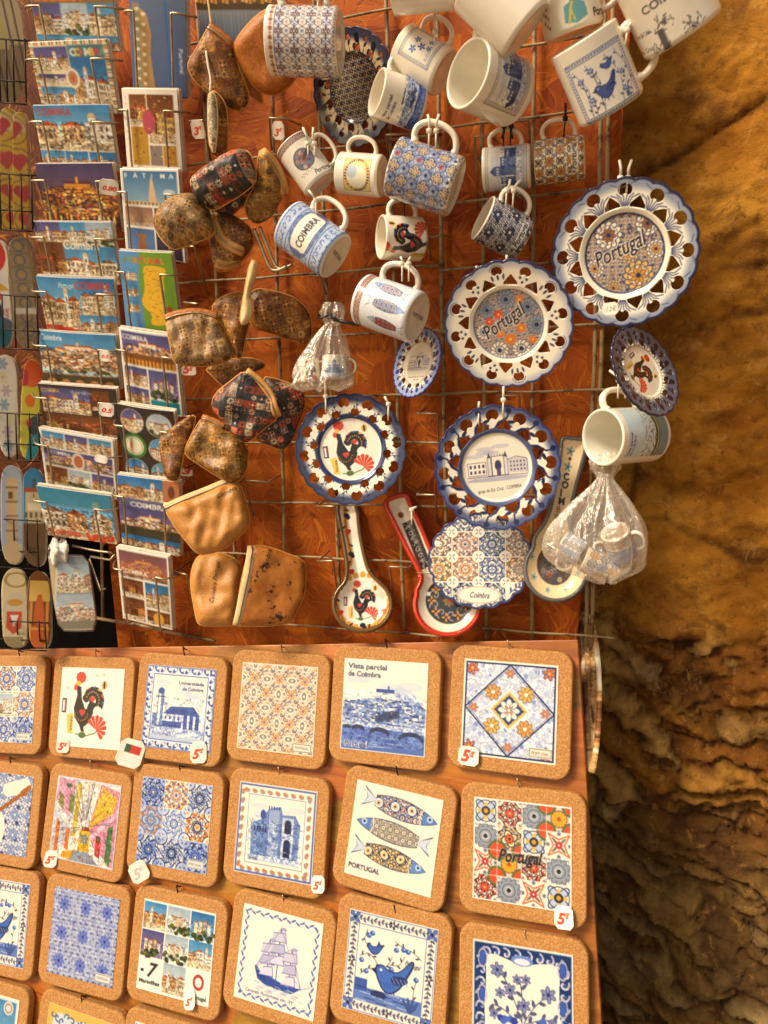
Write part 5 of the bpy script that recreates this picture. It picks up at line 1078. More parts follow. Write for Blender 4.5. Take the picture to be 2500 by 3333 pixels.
tag('white tag with red 3€ on the hook left of the pouches', *cD((285, 1270))[0], .05, 44, 58, 6, '3€', 'U'); tag('white tag with red 3€ on the hook above the zip pouches', *cD((1075, 1285))[0], .05, 40, 56, 0, '3€', 'U')
tag('white tag with red 5€ sticking out behind the floral pouch', *cB((1455, 962))[0], .045, 50, 32, 3, '5€', 'U')
tag('white tag with red 0,80 on the night view postcards', *cA((840, 1445))[0], .062, 62, 50, -5, '0,80', 'U'); tag('round white tag with 0,50 on the hill town postcards', *cB((808, 848))[0], .064, 34, 38, 0, '0,5', 'U')
tag('white tag with red 0,50 on the church square postcards', *cB((822, 1265))[0], .066, 48, 46, -4, '0,5', 'U'); tag('small shiny tag on the white bordered postcards', *cB((780, 1645))[0], .066, 42, 26, -12, '', 'U')
tag('small curled tag on the hook above the tan pouch', *cF((252, 812))[0], .05, 44, 26, 0, '3', 'U')

# ------------------------------------------------------------------ mugs
def MC(D, Lp, phi=0, bg='#efe6d3'): return Cv(260, 260 * (Lp / math.cos(math.radians(phi))) / (math.pi * D), bg, 1.5)
FC = 195                                                     # the side of the mug that faces the viewer
def framed(cv, w, h, col, dx=0, dy=0, tick=True):
    x, y = FC - w / 2 + dx, cv.H / 2 - h / 2 + dy; cv.rect(x, y, w, h, '#e4e0d4')
    n = int(w / 3.5)
    for i in range(n):
        for yy in (y + 2.4, y + h - 2.4): cv.ell(x + (i + .5) * w / n, yy, 1.5, 1.1, col, .7 * (-1) ** i)
    n = int(h / 3.5)
    for i in range(n):
        for xx in (x + 2.4, x + w - 2.4): cv.ell(xx, y + (i + .5) * h / n, 1.1, 1.5, col, .7 * (-1) ** i)
    cv.frame(x, y, w, h, '#5c6478', .9); cv.frame(x + 5, y + 5, w - 10, h - 10, '#6c748c', .8); return x + 5.5, y + 5.5, w - 11, h - 11
def rim_band(cv, y, h, c='#6f4a44', c2='#c9b8a0'):
    cv.rect(0, y, 260, h, c)
    for i in range(40): cv.ell(6.5 * i, y + h / 2, 2.6, h * .36, c2, 0, 1, .8); cv.ell(6.5 * i, y + h / 2, 1, h * .15, c2)
MG = []
cv = MC(204, 225, 12); rs_ = random.Random(1)
cv.rect(0, 4, 260, cv.H - 8, '#e9e2d6')
for i in range(24):
    cv.ell(i * 10.9 + 3, 9, 2.8, None, '#9a5a3c'); cv.ell(i * 10.9 + 8.4, 9, 2, None, '#b98a6a')
    for j in range(8):
        x, y = i * 10.9, 20 + j * 10.2; k = (i + j) % 2; c = ['#4459a0', '#5a3436'][i % 2] if j % 2 == 0 else ['#a05c34', '#4a5080'][i % 2]
        for a in range(6): cv.line([(x + 5.2 * math.cos(a * 1.047), y + 5.2 * math.sin(a * 1.047)), (x + 5.2 * math.cos(a * 1.047 + 1.047), y + 5.2 * math.sin(a * 1.047 + 1.047))], '#55506c', .9)
        flower(cv, x, y, 4.6 if j % 2 == 0 else 2.6, c, '#e9e2d6', 6 if i % 2 else 4)
cv.rect(0, 13.4, 260, 1.2, '#3c4788'); cv.rect(0, 0, 260, 3.4, '#efe6d3')
mug('large mug with an all-over blue and maroon lattice lying above the dark oval plate', 995, 137, .09, 204, 225, 1, 12, -88, cv)
cv = MC(153, 154, 23); x, y, w, h = framed(cv, 62, 62, '#8f97b4', 14); cv.rect(x, y, w, h, '#efe8d8')
for a, b, s_ in ((.25, .3, 7), (.45, .55, 7), (.6, .3, 6), (.75, .75, 5), (.5, .8, 5)): flower(cv, x + w * a, y + h * b, s_, BLUE, '#7f93cc', 5, a)
for i in range(6): curl(cv, x + w * (.15 + .14 * i), y + h * .88, 3.4, i, MID, .8)
mug('cream mug with a framed square of blue berries above the small river view mug', 1378, 197, .075, 153, 154, 27, 23, -42, cv)
cv = MC(148, 147, 18); mono(cv, FC - 62, 20, 124, cv.H - 26, 'town', 4, '#34477e', '#a8b2c6', '#efe6d3'); cv.rect(FC - 62, 20, 124, 18, '#efe6d3'); cv.text('Vista parcial', FC - 50, 20, 9, '#474d64', 0, 0, .03, wid=46); cv.text('de Coimbra', FC - 50, 30, 9, '#474d64', 0, 0, .03, wid=38)
mug('small mug with a blue river view tucked in front of the dark oval plate', 1295, 325, .08, 148, 147, 18, -17, -105, cv)
cv = MC(210, 200, 36); x, y, w, h = framed(cv, 96, 66, '#a59c84', 0, 2); mono(cv, x, y, w, h, 'tower', 7, '#34477e', '#b4bac8', '#dddcd2')
mug('large white mug turned open end to the viewer with a framed blue monument', 1598, 272, .10, 212, 165, 21, -36, -118, cv, inner='#e2dbc8')
cv = MC(221, 241, 3); x, y, w, h = framed(cv, 78, 72, '#5c74b4', 4, 8); cv.rect(x, y, w, h, '#ece6da'); bird(cv, x + w * .46, y + h * .66, .78, '#41589c'); bird(cv, x + w * .62, y + h * .24, .62, '#4c66ae', 1, True); [vine(cv, [(x + w * q, y + h), (x + w * (q + .1), y + h * .5), (x + w * (q - .05), y + 4)], '#56628c', .7, 5, 2) for q in (.1, .35, .7, .9)]
for a, b in ((.12, .3), (.2, .7), (.85, .5), (.8, .8), (.35, .2)): vine(cv, [(x + w * a, y + h), (x + w * a + 2, y + h * b + 8), (x + w * a, y + h * b)], '#4a5478', .8, 5, 2, (4, '#5a70b0', WHT))
mug('large cream mug with a framed pair of blue birds at the top right', 1945, 243, .11, 221, 236, 59.5, -4, -28, cv)
cv = MC(208, 230, 14); 
for i in range(8): flower(cv, FC + 40 + (i % 3) * 8, 14 + i * 4, 3, ORG, NAVY, 5)
mug('large plain cream mug pointing down at the top edge of the photo', 1632, 20, .13, 212, 222, 38, 13, -50, cv)
mug('plain cream mug cut off by the top edge of the photo', 1378, -82, .12, 214, 205, -5, 6, -90, None)
cv = MC(193, 210, 10)
cv.poly([(FC - 8, 60), (FC + 6, 54), (FC + 20, 62), (FC + 22, 78), (FC + 6, 84), (FC - 10, 80)], '#6aa7b0'); cv.line([(FC - 4, 82), (FC, 66), (FC + 4, 56)], '#dcc24c', 3); cv.line([(FC + 4, 80), (FC + 1, 68)], '#dcc24c', 2); cv.ell(FC + 4, 46, 7, 10, BLK)
for i in range(9): flower(cv, FC - 42 + (i % 3) * 4, 46 + i * 4, 3, ['#9a3c5c', '#c9714a'][i % 2], '#6a7a4a', 5)
cv.text('Portugal', FC + 30, 82, 15, '#33383e', 0, .1, .03, wid=40)
mug('cream mug with a turquoise shape and red sprigs lettered Portugal at the top edge', 1850, -8, .10, 196, 210, 71, 8, -20, cv)
cv = MC(260, 270, 3)
r2 = random.Random(5)
cv.text('COIMBRA', FC - 26, 44, 11, '#34343a', 0, 0, .02, wid=56); cv.text('Torre da Univ.', FC - 54, 62, 7, '#34343a', 0, 0, .0, wid=30); cv.text('Sta. Cruz', FC - 56, 78, 7, '#34343a', 0, 0, .0, wid=26)
for X0, Y0 in ((FC - 22, 80), (FC + 14, 74), (FC - 12, 60)):
    for i in range(26): a, b = X0 + r2.uniform(-9, 9), Y0 + r2.uniform(-6, 8); cv.line([(a, b), (a + r2.uniform(-3, 3), b + r2.uniform(-5, 5))], '#3a3840', .9)
cv.poly([(FC - 20, 64), (FC - 13, 64), (FC - 13, 86), (FC - 20, 86)], '#5a565c')
mug('large white mug with black sketches lettered COIMBRA in the top right corner', 2168, -8, .12, 262, 262, 55, -2, -25, cv)
cv = MC(122, 155, 20, '#e4dccb')
for i in range(160): cv.line([(r2.uniform(0, 260), r2.uniform(0, 110)) for _ in range(1)] * 2, '#c4bca8', .5)
rim_band(cv, 4, 14); cv.ell(FC - 4, 58, 24, None, '#5c4a44'); cv.ell(FC - 4, 58, 22, None, '#6c7080')
for i in range(30): a = r2.uniform(0, 6.3); q = r2.uniform(2, 19); flower(cv, FC - 4 + q * math.cos(a), 58 + q * math.sin(a), 4, r2.choice(['#b0542c', '#3c4866', '#cdb98c', '#8e3c2c']), BLK, 5)
cv.line([(FC - 4, 58), (FC + 30, 34)], '#4a3a26', 6); 
for i in range(12): cv.text('aeo', FC - 34 + 3 * i, 84 + (i % 3) * 3, 4, '#55504a')
cv.text('Portugal', FC - 2, cv.H - 10, 15, '#2c2c34', 0, .3, .02, wid=44)
mug('small tilted mug with a dark round guitar body and brown rim band', 998, 535, .07, 124, 150, 53, 20, -14, cv)
cv = MC(131, 137, 20); x, y, w, h = FC - 34, 22, 66, 56; cv.rect(x, y, w, h, '#e6cf8a'); cv.ell(x + w * .45, y + h * .5, w * .33, h * .36, '#efe8cc'); cv.ell(x + w * .6, y + h * .3, w * .2, h * .2, '#b9c8d0')
for i in range(34): a = i / 34 * 6.28; cv.ell(x + w / 2 + w * .46 * math.cos(a), y + h / 2 + h * .44 * math.sin(a), 3, 2, r2.choice(['#a84a2c', '#6c5a2c', '#d99a3c', '#5c6470']), a)
cv.frame(x, y, w, h, '#7a4a30', 1)
mug('small cream mug with a yellow framed picture left of the large blue mug', 1177, 569, .06, 131, 137, 4, 20, -86, cv)
cv = MC(190, 216, 12); cv.rect(0, 3, 260, cv.H - 10, '#8a98b8')
for i in range(16):
    for j in range(6):
        x, y = i * 16.3, 8 + j * 16.3
        cv.ell(x, y, 7.5, None, '#3c466a', 0, 1, 1.1); cv.ell(x, y, 2.4, None, '#2c3558'); curl(cv, x + 5, y + 4, 3.5, 1, '#2e3860', .9); curl(cv, x - 5, y - 4, 3.5, 4, '#e0e2e6', .9)
        if (i + j) % 2 == 0:
            q = 8.2
            for a in range(4): cv.ell(x + 5.0 * math.cos(a * 1.57), y + 5.0 * math.sin(a * 1.57), 4.3, None, '#2f3656'); cv.ell(x + 5.0 * math.cos(a * 1.57), y + 5.0 * math.sin(a * 1.57), 3.4, None, '#ddd2bc'); flower(cv, x + 5.0 * math.cos(a * 1.57), y + 5.0 * math.sin(a * 1.57), 2.9, '#8f6a48', '#3c4670', 5)
            cv.ell(x, y, 2.2, None, '#c9a870')
        elif i % 4 == 1 and j % 2 == 0: flower(cv, x, y, 4.4, '#b0452c', '#7a2c20', 6)
mug('large mug densely printed with blue four-lobed azulejos in the middle of the wall', 1384, 577, .09, 190, 212, 17, 12, -62, cv)
cv = MC(163, 180, 25, '#dfe3ea'); filigree(cv, 0, 4, 260, cv.H - 4, '#dde2ea', '#8aa2ca', '#b4c4de', '#5a78b4', 13, 0, .4)
for y in (5, 24, 76, 96): cv.rect(0, y, 260, 1.6, '#4f70b4')
for i in range(22): curl(cv, 6 + i * 12, 14, 5.6, i, '#4a68aa', 1.5, .8); curl(cv, 6 + i * 12, 86, 5.6, -i, '#4a68aa', 1.5, .8)
cv.ell(FC + 2, 50, 52, 25, '#7486ae'); 
for i in range(20): curl(cv, FC + 2 + 44 * math.cos(i * .314), 50 + 21 * math.sin(i * .314), 5, i, '#37508c', 1.2)
cv.poly(chaikin([(FC - 36, 40), (FC - 28, 32), (FC + 32, 32), (FC + 40, 40), (FC + 37, 50), (FC + 40, 60), (FC + 32, 67), (FC - 28, 67), (FC - 36, 60), (FC - 32, 50)], 2), '#f4eedc')
cv.text('COIMBRA', FC - 28, 56, 17, '#3a3c4c', 0, 0, .03, wid=60)
m13 = mug('blue and white mug lettered COIMBRA beside the pouches', 1019, 782, .085, 163, 178, 34.5, 25, -42, cv)
cv = MC(139, 139, 17); rooster(cv, FC - 2, cv.H / 2 + 1, 1.28)
mug('small white mug with a black rooster and carnation under the large blue mug', 1306, 776, .06, 139, 134, 3, -17, -84, cv)
cv = MC(135, 154, 0); x, y, w, h = framed(cv, 118, 80, '#b0a88c', -2, 0); mono(cv, x, y, w, h, 'tower', 12, '#3e538e', '#b9c0cc', '#d9d8d0')
mug('small mug with a framed blue palace hanging by a black tie', 1650, 548, .05, 137, 154, -5, 3, -92, cv)
cv = MC(141, 155, 0); cv.rect(0, 3, 260, cv.H - 6, '#efe6d0')
for i in range(14):
    for j in range(5):
        x, y = 4 + i * 19, 8 + j * 20; 
        if (i + j) % 2: flower(cv, x, y, 9, '#d08a2c', '#4d66a0', 8, 0, '#4a3a2c'); [curl(cv, x + a, y + b, 4, i, '#33302e', 1.3) for a, b in ((8, 8), (-8, 8), (8, -8), (-8, -8))]
        else: cv.ell(x, y, 6, 7, '#4a3c30', 0, 1, 1.4); cv.ell(x, y, 4, 5, '#8a7450'); flower(cv, x, y, 3, '#4a3c30', '#e0c890', 4); [leaf(cv, x, y, a, 11, '#5a4630', .2) for a in (.8, 2.4, 3.9, 5.5)]
cv.rect(FC - 22, cv.H - 24, 54, 13, '#efe6d0', .8); cv.text('Portugal', FC - 20, cv.H - 14, 15, '#2c2c3c', 0, .25, .02, wid=50)
mug('small mug with orange and navy flowers lettered Portugal hanging by a black tie', 1823, 521, .05, 141, 156, -7, 3, -95, cv)
cv = MC(147, 152, 13); filigree(cv, 0, 3, 260, cv.H - 6, '#e9e2d2', '#3b4058', '#8c90a0', '#2c3148', 17, 0, .5)
for i in range(8):
    for j in range(3): flower(cv, 10 + i * 34 + 17 * (j % 2), 16 + j * 34, 10, '#33384f', '#e9e2d2', 8, 0); [curl(cv, 27 + i * 34 + 17 * (j % 2) + a, 16 + j * 34 + b, 5, a, '#3b4058', 1.2) for a, b in ((-4, -4), (4, 5))]
cv.rect(FC - 18, cv.H - 22, 52, 12, '#e9e2d2', .8); cv.text('Portugal', FC - 16, cv.H - 12, 15, '#22222c', 0, .25, .02, wid=48)
mug('small mug with a dense navy floral print lettered Portugal', 1635, 744, .06, 147, 150, 27, -13, -52, cv)
cv = MC(168, 184, 27, '#d9dee4')
for i in range(420): a, b = r2.uniform(0, 260), r2.uniform(0, 120); cv.line([(a, b), (a + r2.uniform(-3, 3), b + r2.uniform(-3, 3))], r2.choice(['#a4b4cc', '#efece4', '#bcc8d8']), .8)
rim_band(cv, 6, 11, '#7c4c44')
c2_ = Cv(120, 260, '#d9dee4', 1.5)
fish(cv, FC + 26, 58, 66, -1.45, ['#dfe3ee', '#6a6a90', '#b98a5a', '#4a5a8a'], 2, 1, '#7f9cd6'); fish(cv, FC - 2, 62, 70, -1.55, ['#b9c8e2', '#34426c', '#b98a5a', '#3a4a7c'], 4, -1, '#7f9cd6'); fish(cv, FC - 31, 66, 66, -1.5, ['#3b3440', '#b03a2c', '#8a8c98', '#2a2a38'], 5, 1, '#8fa0c0')
m18 = mug('speckled blue mug with three patterned sardines above the small oval plate', 1271, 1004, .085, 168, 182, 18.6, 27, -62, cv)
cv = MC(181, 215, 50); x, y, w, h = FC - 44, 16, 84, cv.H - 30; cv.grad(x, y, w, h, '#bcd2dc', '#dfe8e6'); q = y + h * .42
for i in range(130):
    a, b = x + r2.uniform(0, w - 3), q + r2.uniform(-3, h * .26); cv.rect(a, b, 3, 2.4, r2.choice(['#e8ddc8', '#8a5c48', '#6a7a4c', '#b8a48c', '#4a5a34']))
cv.rect(x, y + h * .68, w, h * .10, '#4f5a34'); cv.rect(x, y + h * .78, w, h * .22, '#6f8c96'); cv.rect(x, y + h * .74, w, 2, '#cfc8b4'); cv.text('Vista parcial', x + 3, y + 12, 9, '#3c4454', 0, 0, .02, wid=36); cv.text('de Coimbra', x + 3, y + 22, 9, '#3c4454', 0, 0, .02, wid=32)
mug('large white mug open to the viewer with a colour town view at the board edge', 2040, 1418, .075, 183, 150, -4, -47, -110, cv, inner='#e4dfce')
for m_, s_ in ((m13, .006), (m18, .006)):                     # food-safe stamp under the base
    V, T3 = glyphs('PORTUGAL'); q = V * [s_, s_]; q[:, 0] -= .012; mesh('base_stamp', np.c_[q[:, 1], q[:, 0], np.full(len(q), .0012)], T3, INK, m_, smooth=False)

for x, y, o, l, a, m_, w, tw in [(1035, 8, .10, 26, -100, ZIPT, 'the large lattice mug', False), (1013, 478, .08, 44, -100, ZIPT, 'the small guitar mug', True), (1408, 438, .10, 44, -88, ZIPT, 'the large blue azulejo mug', True),
      (1415, 116, .085, 46, -92, ZIPT, 'the framed berries mug', False), (1652, 422, .06, 40, 90, BLKT, 'the framed palace mug', True), (1839, 398, .06, 40, -95, BLKT, 'the orange and navy flower mug', False),
      (1660, 632, .07, 34, -62, ZIPT, 'the navy floral mug', True), (1028, 662, .09, 34, -130, ZIPT, 'the blue COIMBRA mug', False), (1316, 660, .065, 20, 60, BLKT, 'the rooster mug', False), (1320, 868, .09, 16, -90, ZIPT, 'the sardine mug', True),
      (2025, 1248, .08, 36, -130, ZIPT, 'the town view mug at the board edge', True), (2040, 112, .12, 20, -60, ZIPT, 'the framed birds mug', False), (2030, 592, .09, 50, -92, ZIPT, 'the large brown Portugal plate', True),
      (1648, 868, .07, 22, -90, ZIPT, 'the red Portugal plate at its top', False), (1556, 900, .07, 20, -110, ZIPT, 'the red Portugal plate at its upper left', False), (1060, 1300, .07, 40, -92, ZIPT, 'the white rooster plate at its upper left', False),
      (1264, 1325, .07, 24, -120, ZIPT, 'the white rooster plate at its right', False), (1638, 1312, .07, 40, -90, ZIPT, 'the church plate at its top', False), (1558, 1345, .07, 24, -88, ZIPT, 'the church plate at its upper left', False), (1340, 1668, .05, 18, -20, ZIPT, 'the red rimmed spoon rest', False)]:
    tie(('black' if m_ is BLKT else 'white') + ' nylon tie holding ' + w, x, y, o, l, a, m_, tw)

# ------------------------------------------------------------------ plates and spoon rests
def d_port(kind):
    def f(d):
        r3 = random.Random(kind)
        if kind == 1:
            filigree(d, 40, 40, 120, 120, '#e9d9bf', '#4a4658', '#b08a5c', '#3a3a58', 11, 0, .42)
            for i in range(70): curl(d, r3.uniform(46, 154), r3.uniform(46, 154), r3.uniform(3, 5.5), r3.uniform(0, 6), r3.choice(['#3a3550', '#5c4434', '#3a3550', '#b5803c']), 1.3, 1)
            for a, b, s_ in ((78, 74, 16), (120, 130, 18), (130, 62, 14), (60, 118, 11), (142, 96, 11), (86, 146, 10), (106, 100, 12)):
                d.ell(a, b, s_ + 1.4, None, '#ecdfc6'); flower(d, a, b, s_ * 1.1, r3.choice(['#efe2c4', '#dcb36a']), '#3c4060', 12, 0, '#3c4468'); d.ell(a, b, s_ * .66, None, '#e9dcc0'); flower(d, a, b, s_ * .62, r3.choice(['#8a5c3c', '#c98f3c']), '#3c4060', 8, .2, '#44405c'); d.ell(a, b, s_ * .8, None, '#4a4862', 0, 1, .9); d.ell(a, b, s_ * .18, None, NAVY)
        else:
            filigree(d, 40, 40, 120, 120, '#ead9c4', '#5a6072', '#cf7a54', '#3f465a', 9, 0, .42)
            for a, b, s_ in ((72, 72, 12), (104, 62, 14), (134, 80, 13), (60, 104, 12), (142, 110, 14), (78, 138, 14), (112, 142, 14), (100, 90, 11)): flower(d, a, b, s_, r3.choice(['#8c93a2', '#efe2cc']), NAVY, 12, 0, '#565e70'); d.ell(a, b, s_ * .5, None, '#50586a', 0, 1, 1)
            for a, b, s_ in ((88, 82, 8), (72, 90, 7), (98, 124, 10), (118, 110, 8), (124, 66, 7), (84, 112, 7), (132, 132, 7), (112, 84, 6)): flower(d, a, b, s_, r3.choice(['#d9482a', '#e07a30']), '#f0c04c', 8)
        d.text('Portugal', 63, 118, 30, '#efe4ce', -.42, .3, .05, wid=76); d.text('Portugal', 63, 118, 30, '#2a2438', -.42, .3, .012, wid=76)
    return f
cv = platecv('#465072', '#75829e', 1, dict(k='fan', wash=.8, w0=80, rd=53, band='#efe6d0', bw=8, rim='#2f3556', rw=2.6), d_port(1))
plate('largest pierced plate with blue fans and a brown tile centre lettered Portugal', 2032, 826, .085, 232, 8, 150, 4, cv, edge='#1c2144', rh=.095)
cv = platecv('#3c4568', '#9ea8bc', 2, dict(k='petal', wash=.7, w0=84, rd=54, rim='#6a7088', rw=1.6), d_port(2))
plate('pierced white plate with dotted rim and a red tile centre lettered Portugal', 1655, 1055, .075, 209, 16, 110, 14, cv, edge='#2c3560')
def d_roo(s_=1.15, ox=0): return lambda d: rooster(d, 98 + ox, 98, s_ * 1.12)
cv = platecv('#1a2048', '#2b3354', 3, dict(k='leaf', wash=.95, w0=78, rd=57, band='#2c3560', bw=9, rim='#2a3162', rw=3), d_roo(1.16))
plate('pierced plate with a blue rim and a big red crested rooster in the middle', 1142, 1463, .06, 181, 8, 200, 8, cv, edge='#1c2346', inner='heart', rh=.102)
def d_church(d): d.grad(40, 40, 120, 120, '#f2e9d4', '#f2ead8'); mono(d, 52, 58, 96, 70, 'sketch', 3, '#4a4468', '#a8abc4', '#f2e9d6'); d.text('Igreja de Sta. Cruz - COIMBRA', 66, 139, 8, '#3a3850', -.06, .2, .0, wid=70)
cv = platecv('#1d2550', '#434e78', 4, dict(k='berry', wash=.9, w0=80, rd=56, band='#4a557e', bw=9, rim='#5f6a90', rw=2), d_church)
plate('pierced plate with blue berries and a church drawing lettered Igreja de Sta. Cruz', 1618, 1522, .07, 204, 6, 60, 6, cv, edge='#2c376a', N_=12, rh=.104)
cv = platecv('#11152a', '#4a526c', 5, dict(k='heavy', wash=.9, w0=60, rd=57, rim='#a9a18c', rw=2), d_roo(1.05))
plate('steeply turned dark rimmed rooster plate below the largest plate', 2091, 1212, .09, 158, 57, -29, -34, cv, edge='#171c3c', inner='heart', rh=.07)
def d_small(d): mono(d, 55, 60, 90, 66, 'sketch', 6, '#4a4660', '#b4b4c0', '#efe5cc'); d.text('Universidade de Coimbra', 64, 140, 6, '#5a5870', 0, .1, 0, wid=70); d.text('Portugal', 88, 148, 6, '#5a5870', 0, .1, 0, wid=24)
cv = platecv('#34458a', '#8b98c4', 6, dict(k='heavy', wash=.9, w0=72, rd=60, band='#d8cca8', bw=4, rim='#8a8a98', rw=1), d_small)
plate('small turned plate with a building sketch below the sardine mug', 1363, 1183, .05, 116, 52, 200, -14, cv, edge='#33468a', inner='heart', rh=.05, lobes=30)
def d_dark(d): filigree(d, 40, 40, 120, 120, '#d9bf92', '#2e2a34', '#4a3c3c', '#241f2c', 20, 0, .62)
cv = platecv('#121428', '#2c3048', 7, dict(k='heavy', wash=.95, w0=76, rd=60, rim='#3a3c50', rw=2.5), d_dark, bgc='#d8c096')
plate('dark oval looking plate half hidden behind the large lattice mug', 1158, 288, .03, 172, 40, 182, 8, cv, edge='#262a44', inner='heart', rh=.06)
# scalloped flat trivet
cx, cy = 1563, 1826; Q = []
for i in range(19 * 8):
    a = 2 * math.pi * i / (19 * 8); rr = 1 - .055 * (1 - abs(math.cos(a * 9.5)) ** .7) * 1; Q.append((cx + 172 * rr * math.cos(a), cy + 158 * rr * math.sin(a)))
cv = Cv(100, 94, '#efe6d2', 2.0); PB = [P_GRY, P_NAVY, [WHT, '#9a6a50', GRY, ORG], P_GRY, [WHT, '#8a6a50', '#b08a6c', '#4c5468'], P_NAVY, P_GRY, [WHT, '#a8684a', GRY, NAVY], P_BRN]
for i in range(4):
    for j in range(4): azul(cv, -2 + 25.5 * i, -6 + 24.5 * j, 25.5, 24.5, PB[(i * 3 + j * 4) % 9], 40 + i * 4 + j)
cv.rect(74, 67, 30, 40, '#eee6d6'); vine(cv, [(78, 78), (84, 73), (88, 70)], '#4a5a8c', .8, 5, 2)
for i in range(5): cv.line([(-2 + 25.5 * i, 0), (-2 + 25.5 * i, 94)], '#f0e9da', .7); cv.line([(0, -6 + 24.5 * i), (100, -6 + 24.5 * i)], '#f0e9da', .7)
cv.ell(49, 80, 21, 8.6, '#c9b9a8'); cv.ell(49, 80, 19, 7.4, '#f0e8d8'); cv.text('Coimbra', 40, 82.5, 8, '#3a3444', .03, .35, .01, wid=19); cv.poly([(3, 26), (12, 28), (11, 33), (2, 31)], '#f4efe4')
shape('scalloped_trivet', 'flat scalloped ceramic trivet with sixteen tile motifs and a navy edge', 'trivet', Q, cx, cy, .045, 6, 150, cv, .006, 'plates and trivets on the right grid', n=190, smooth=1, edge='#2a336c', ew=.0032)
# spoon rests
def spoon(label, img, px, py, off, cv, edge, psi=6, delta=-90, ew=.003, n=200):
    return shape('spoon_rest', label, 'spoon rest', img, px, py, off, psi, delta, cv, .0045, 'long handled ceramic spoon rests', zf=lambda d: .010 * np.clip(1 + d / .018, 0, 1) ** 2, n=n, smooth=2, edge=edge, ew=ew)
def circ(cx, cy, r, a0, a1, n=14, ry=None): return [(cx + r * math.cos(math.radians(a)), cy + (ry or r) * math.sin(math.radians(a))) for a in np.linspace(a0, a1, n)]
img = cO((345, 340), (420, 325), (505, 335), (520, 560), (570, 800), (610, 880)) + circ(*cO((545, 1110))[0], 93, -52, 232, 20, 86) + cO((430, 880), (425, 760), (375, 500))
cv = Cv(95, 215, '#f0e7d4', 1.6); w0 = 95 / 186.
for i in range(24): cv.ell(47.5 + 45 * math.cos(i * .262), 166 + 44 * math.sin(i * .262), 5, None, '#d49a44')
for p in ([(16, 0), (20, 50), (28, 100), (8, 130), (4, 170), (20, 205)], [(52, 0), (58, 50), (62, 90), (86, 130), (92, 170), (70, 206)], [(20, 205), (48, 212), (70, 206)]): cv.line([tuple(q) for q in spline(p, 6)], '#d39a48', 7); vine(cv, p, '#5a2c14', 1.3, 8, 3)
for a, b in ((20, 22), (46, 14), (28, 88), (56, 84), (8, 142), (84, 136), (48, 206)): cv.ell(a, b, 5, 4.4, '#23263c'); cv.ell(a + 3, b + 3, 3.4, None, '#23263c')
for a, b in ((22, 50), (50, 52), (28, 118), (68, 116), (10, 186), (82, 184)): cv.ell(a, b, 4.6, None, '#cc4a28'); cv.ell(a + 3, b - 2, 3, None, '#b83a20')
rooster(cv, 48, 166, .86)
spoon('cream spoon rest with a rooster bowl and brown vine border', img, *cO((520, 900))[0], .03, cv, '#6a4a24')
img = cO((712, 325), (800, 285), (890, 268), (905, 330), (1000, 520), (1070, 700), (1160, 850), (1330, 900)) + circ(*cO((1200, 1110))[0], 104, -30, 200, 16, 99) + cO((965, 1000), (1005, 930), (990, 860), (900, 700), (780, 460))
cv = Cv(150, 215, '#ecdfc9', 1.6); ca_, sa_ = math.cos(-.38), math.sin(-.38)
cv.poly([(26, 44), (44, 36), (74, 108), (56, 118)], '#3a3534'); 
for i in range(40): cv.line([(28 + i * .8 + r2.uniform(-2, 14), 44 + i * 1.8), (32 + i * .8 + r2.uniform(-2, 12), 46 + i * 1.8)], r2.choice(['#8a8280', '#1c1a1c', '#a59c94']), .8)
for i, ch in enumerate('PORTUGAL'): cv.text(ch, 31.5 + i * 3.9, 52 + i * 8.6, 9.5, '#c4bcb0', .35, 0, .03)
cv.ell(24, 30, 5, None, '#8a4420')
cv.ell(102, 163, 38, 36, '#3b3838'); 
for i in range(9): a = i * .7; curl(cv, 102 + 24 * math.cos(a), 163 + 22 * math.sin(a), 9, a, '#8a8a94', 2, 1); flower(cv, 102 + 28 * math.cos(a + .35), 163 + 26 * math.sin(a + .35), 7, '#c98a30', '#2c2a2c', 4)
flower(cv, 102, 163, 10, '#8a6a3c', '#c8402c', 8); cv.rect(62, 150, 10, 6, '#f0e9dc'); cv.ell(102, 163, 38, 36, '#bdb4a4', 0, 1, .8)
spoon('cream spoon rest with a red rim and a dark patterned bowl', img, *cO((1060, 850))[0], .035, cv, '#c8351c', ew=.0036)
img = cN((285, 945), (370, 962), (468, 965), (455, 1020), (400, 1230), (350, 1420), (330, 1560), (360, 1640)) + circ(*cN((245, 1890))[0], 99, -50, 225, 18) + cN((90, 1660), (170, 1560), (215, 1440), (250, 1220), (285, 1040))
cv = Cv(95, 215, '#dcc69c', 1.6)
for i, ch in enumerate('COIM'): cv.text(ch, 58 - i * 2.6, 55 + i * 11, 13, '#2a2624', .12, 0, .05)
for i, ch in enumerate('BRA'): cv.text(ch, 47 - i * 3, 99 + i * 11, 12, '#8a6a4a', .12, 0, .02)
for a, b in ((70, 17), (66, 38)): flower(cv, a, b, 7, '#6a9098', '#33505a', 5)
cv.ell(69, 27, 2.4, None, '#5a3214'); cv.ell(45, 169, 28, 27, '#4a3c36')
for i in range(40): a, q = r2.uniform(0, 6.3), r2.uniform(0, 25); flower(cv, 45 + q * math.cos(a), 169 + q * math.sin(a) * .95, 4, r2.choice(['#a8442c', '#8a7a64', '#c9b48c', '#3a3a48', '#6a5a5a']), BLK, 6)
cv.text('Portugal', 26, 170, 13, '#1c1616', .1, .3, .03, wid=36)
for i in range(8): a = i * .785 + .3; flower(cv, 45 + 37 * math.cos(a), 169 + 35 * math.sin(a), 5, '#7a9ea0', '#33505a', 5)
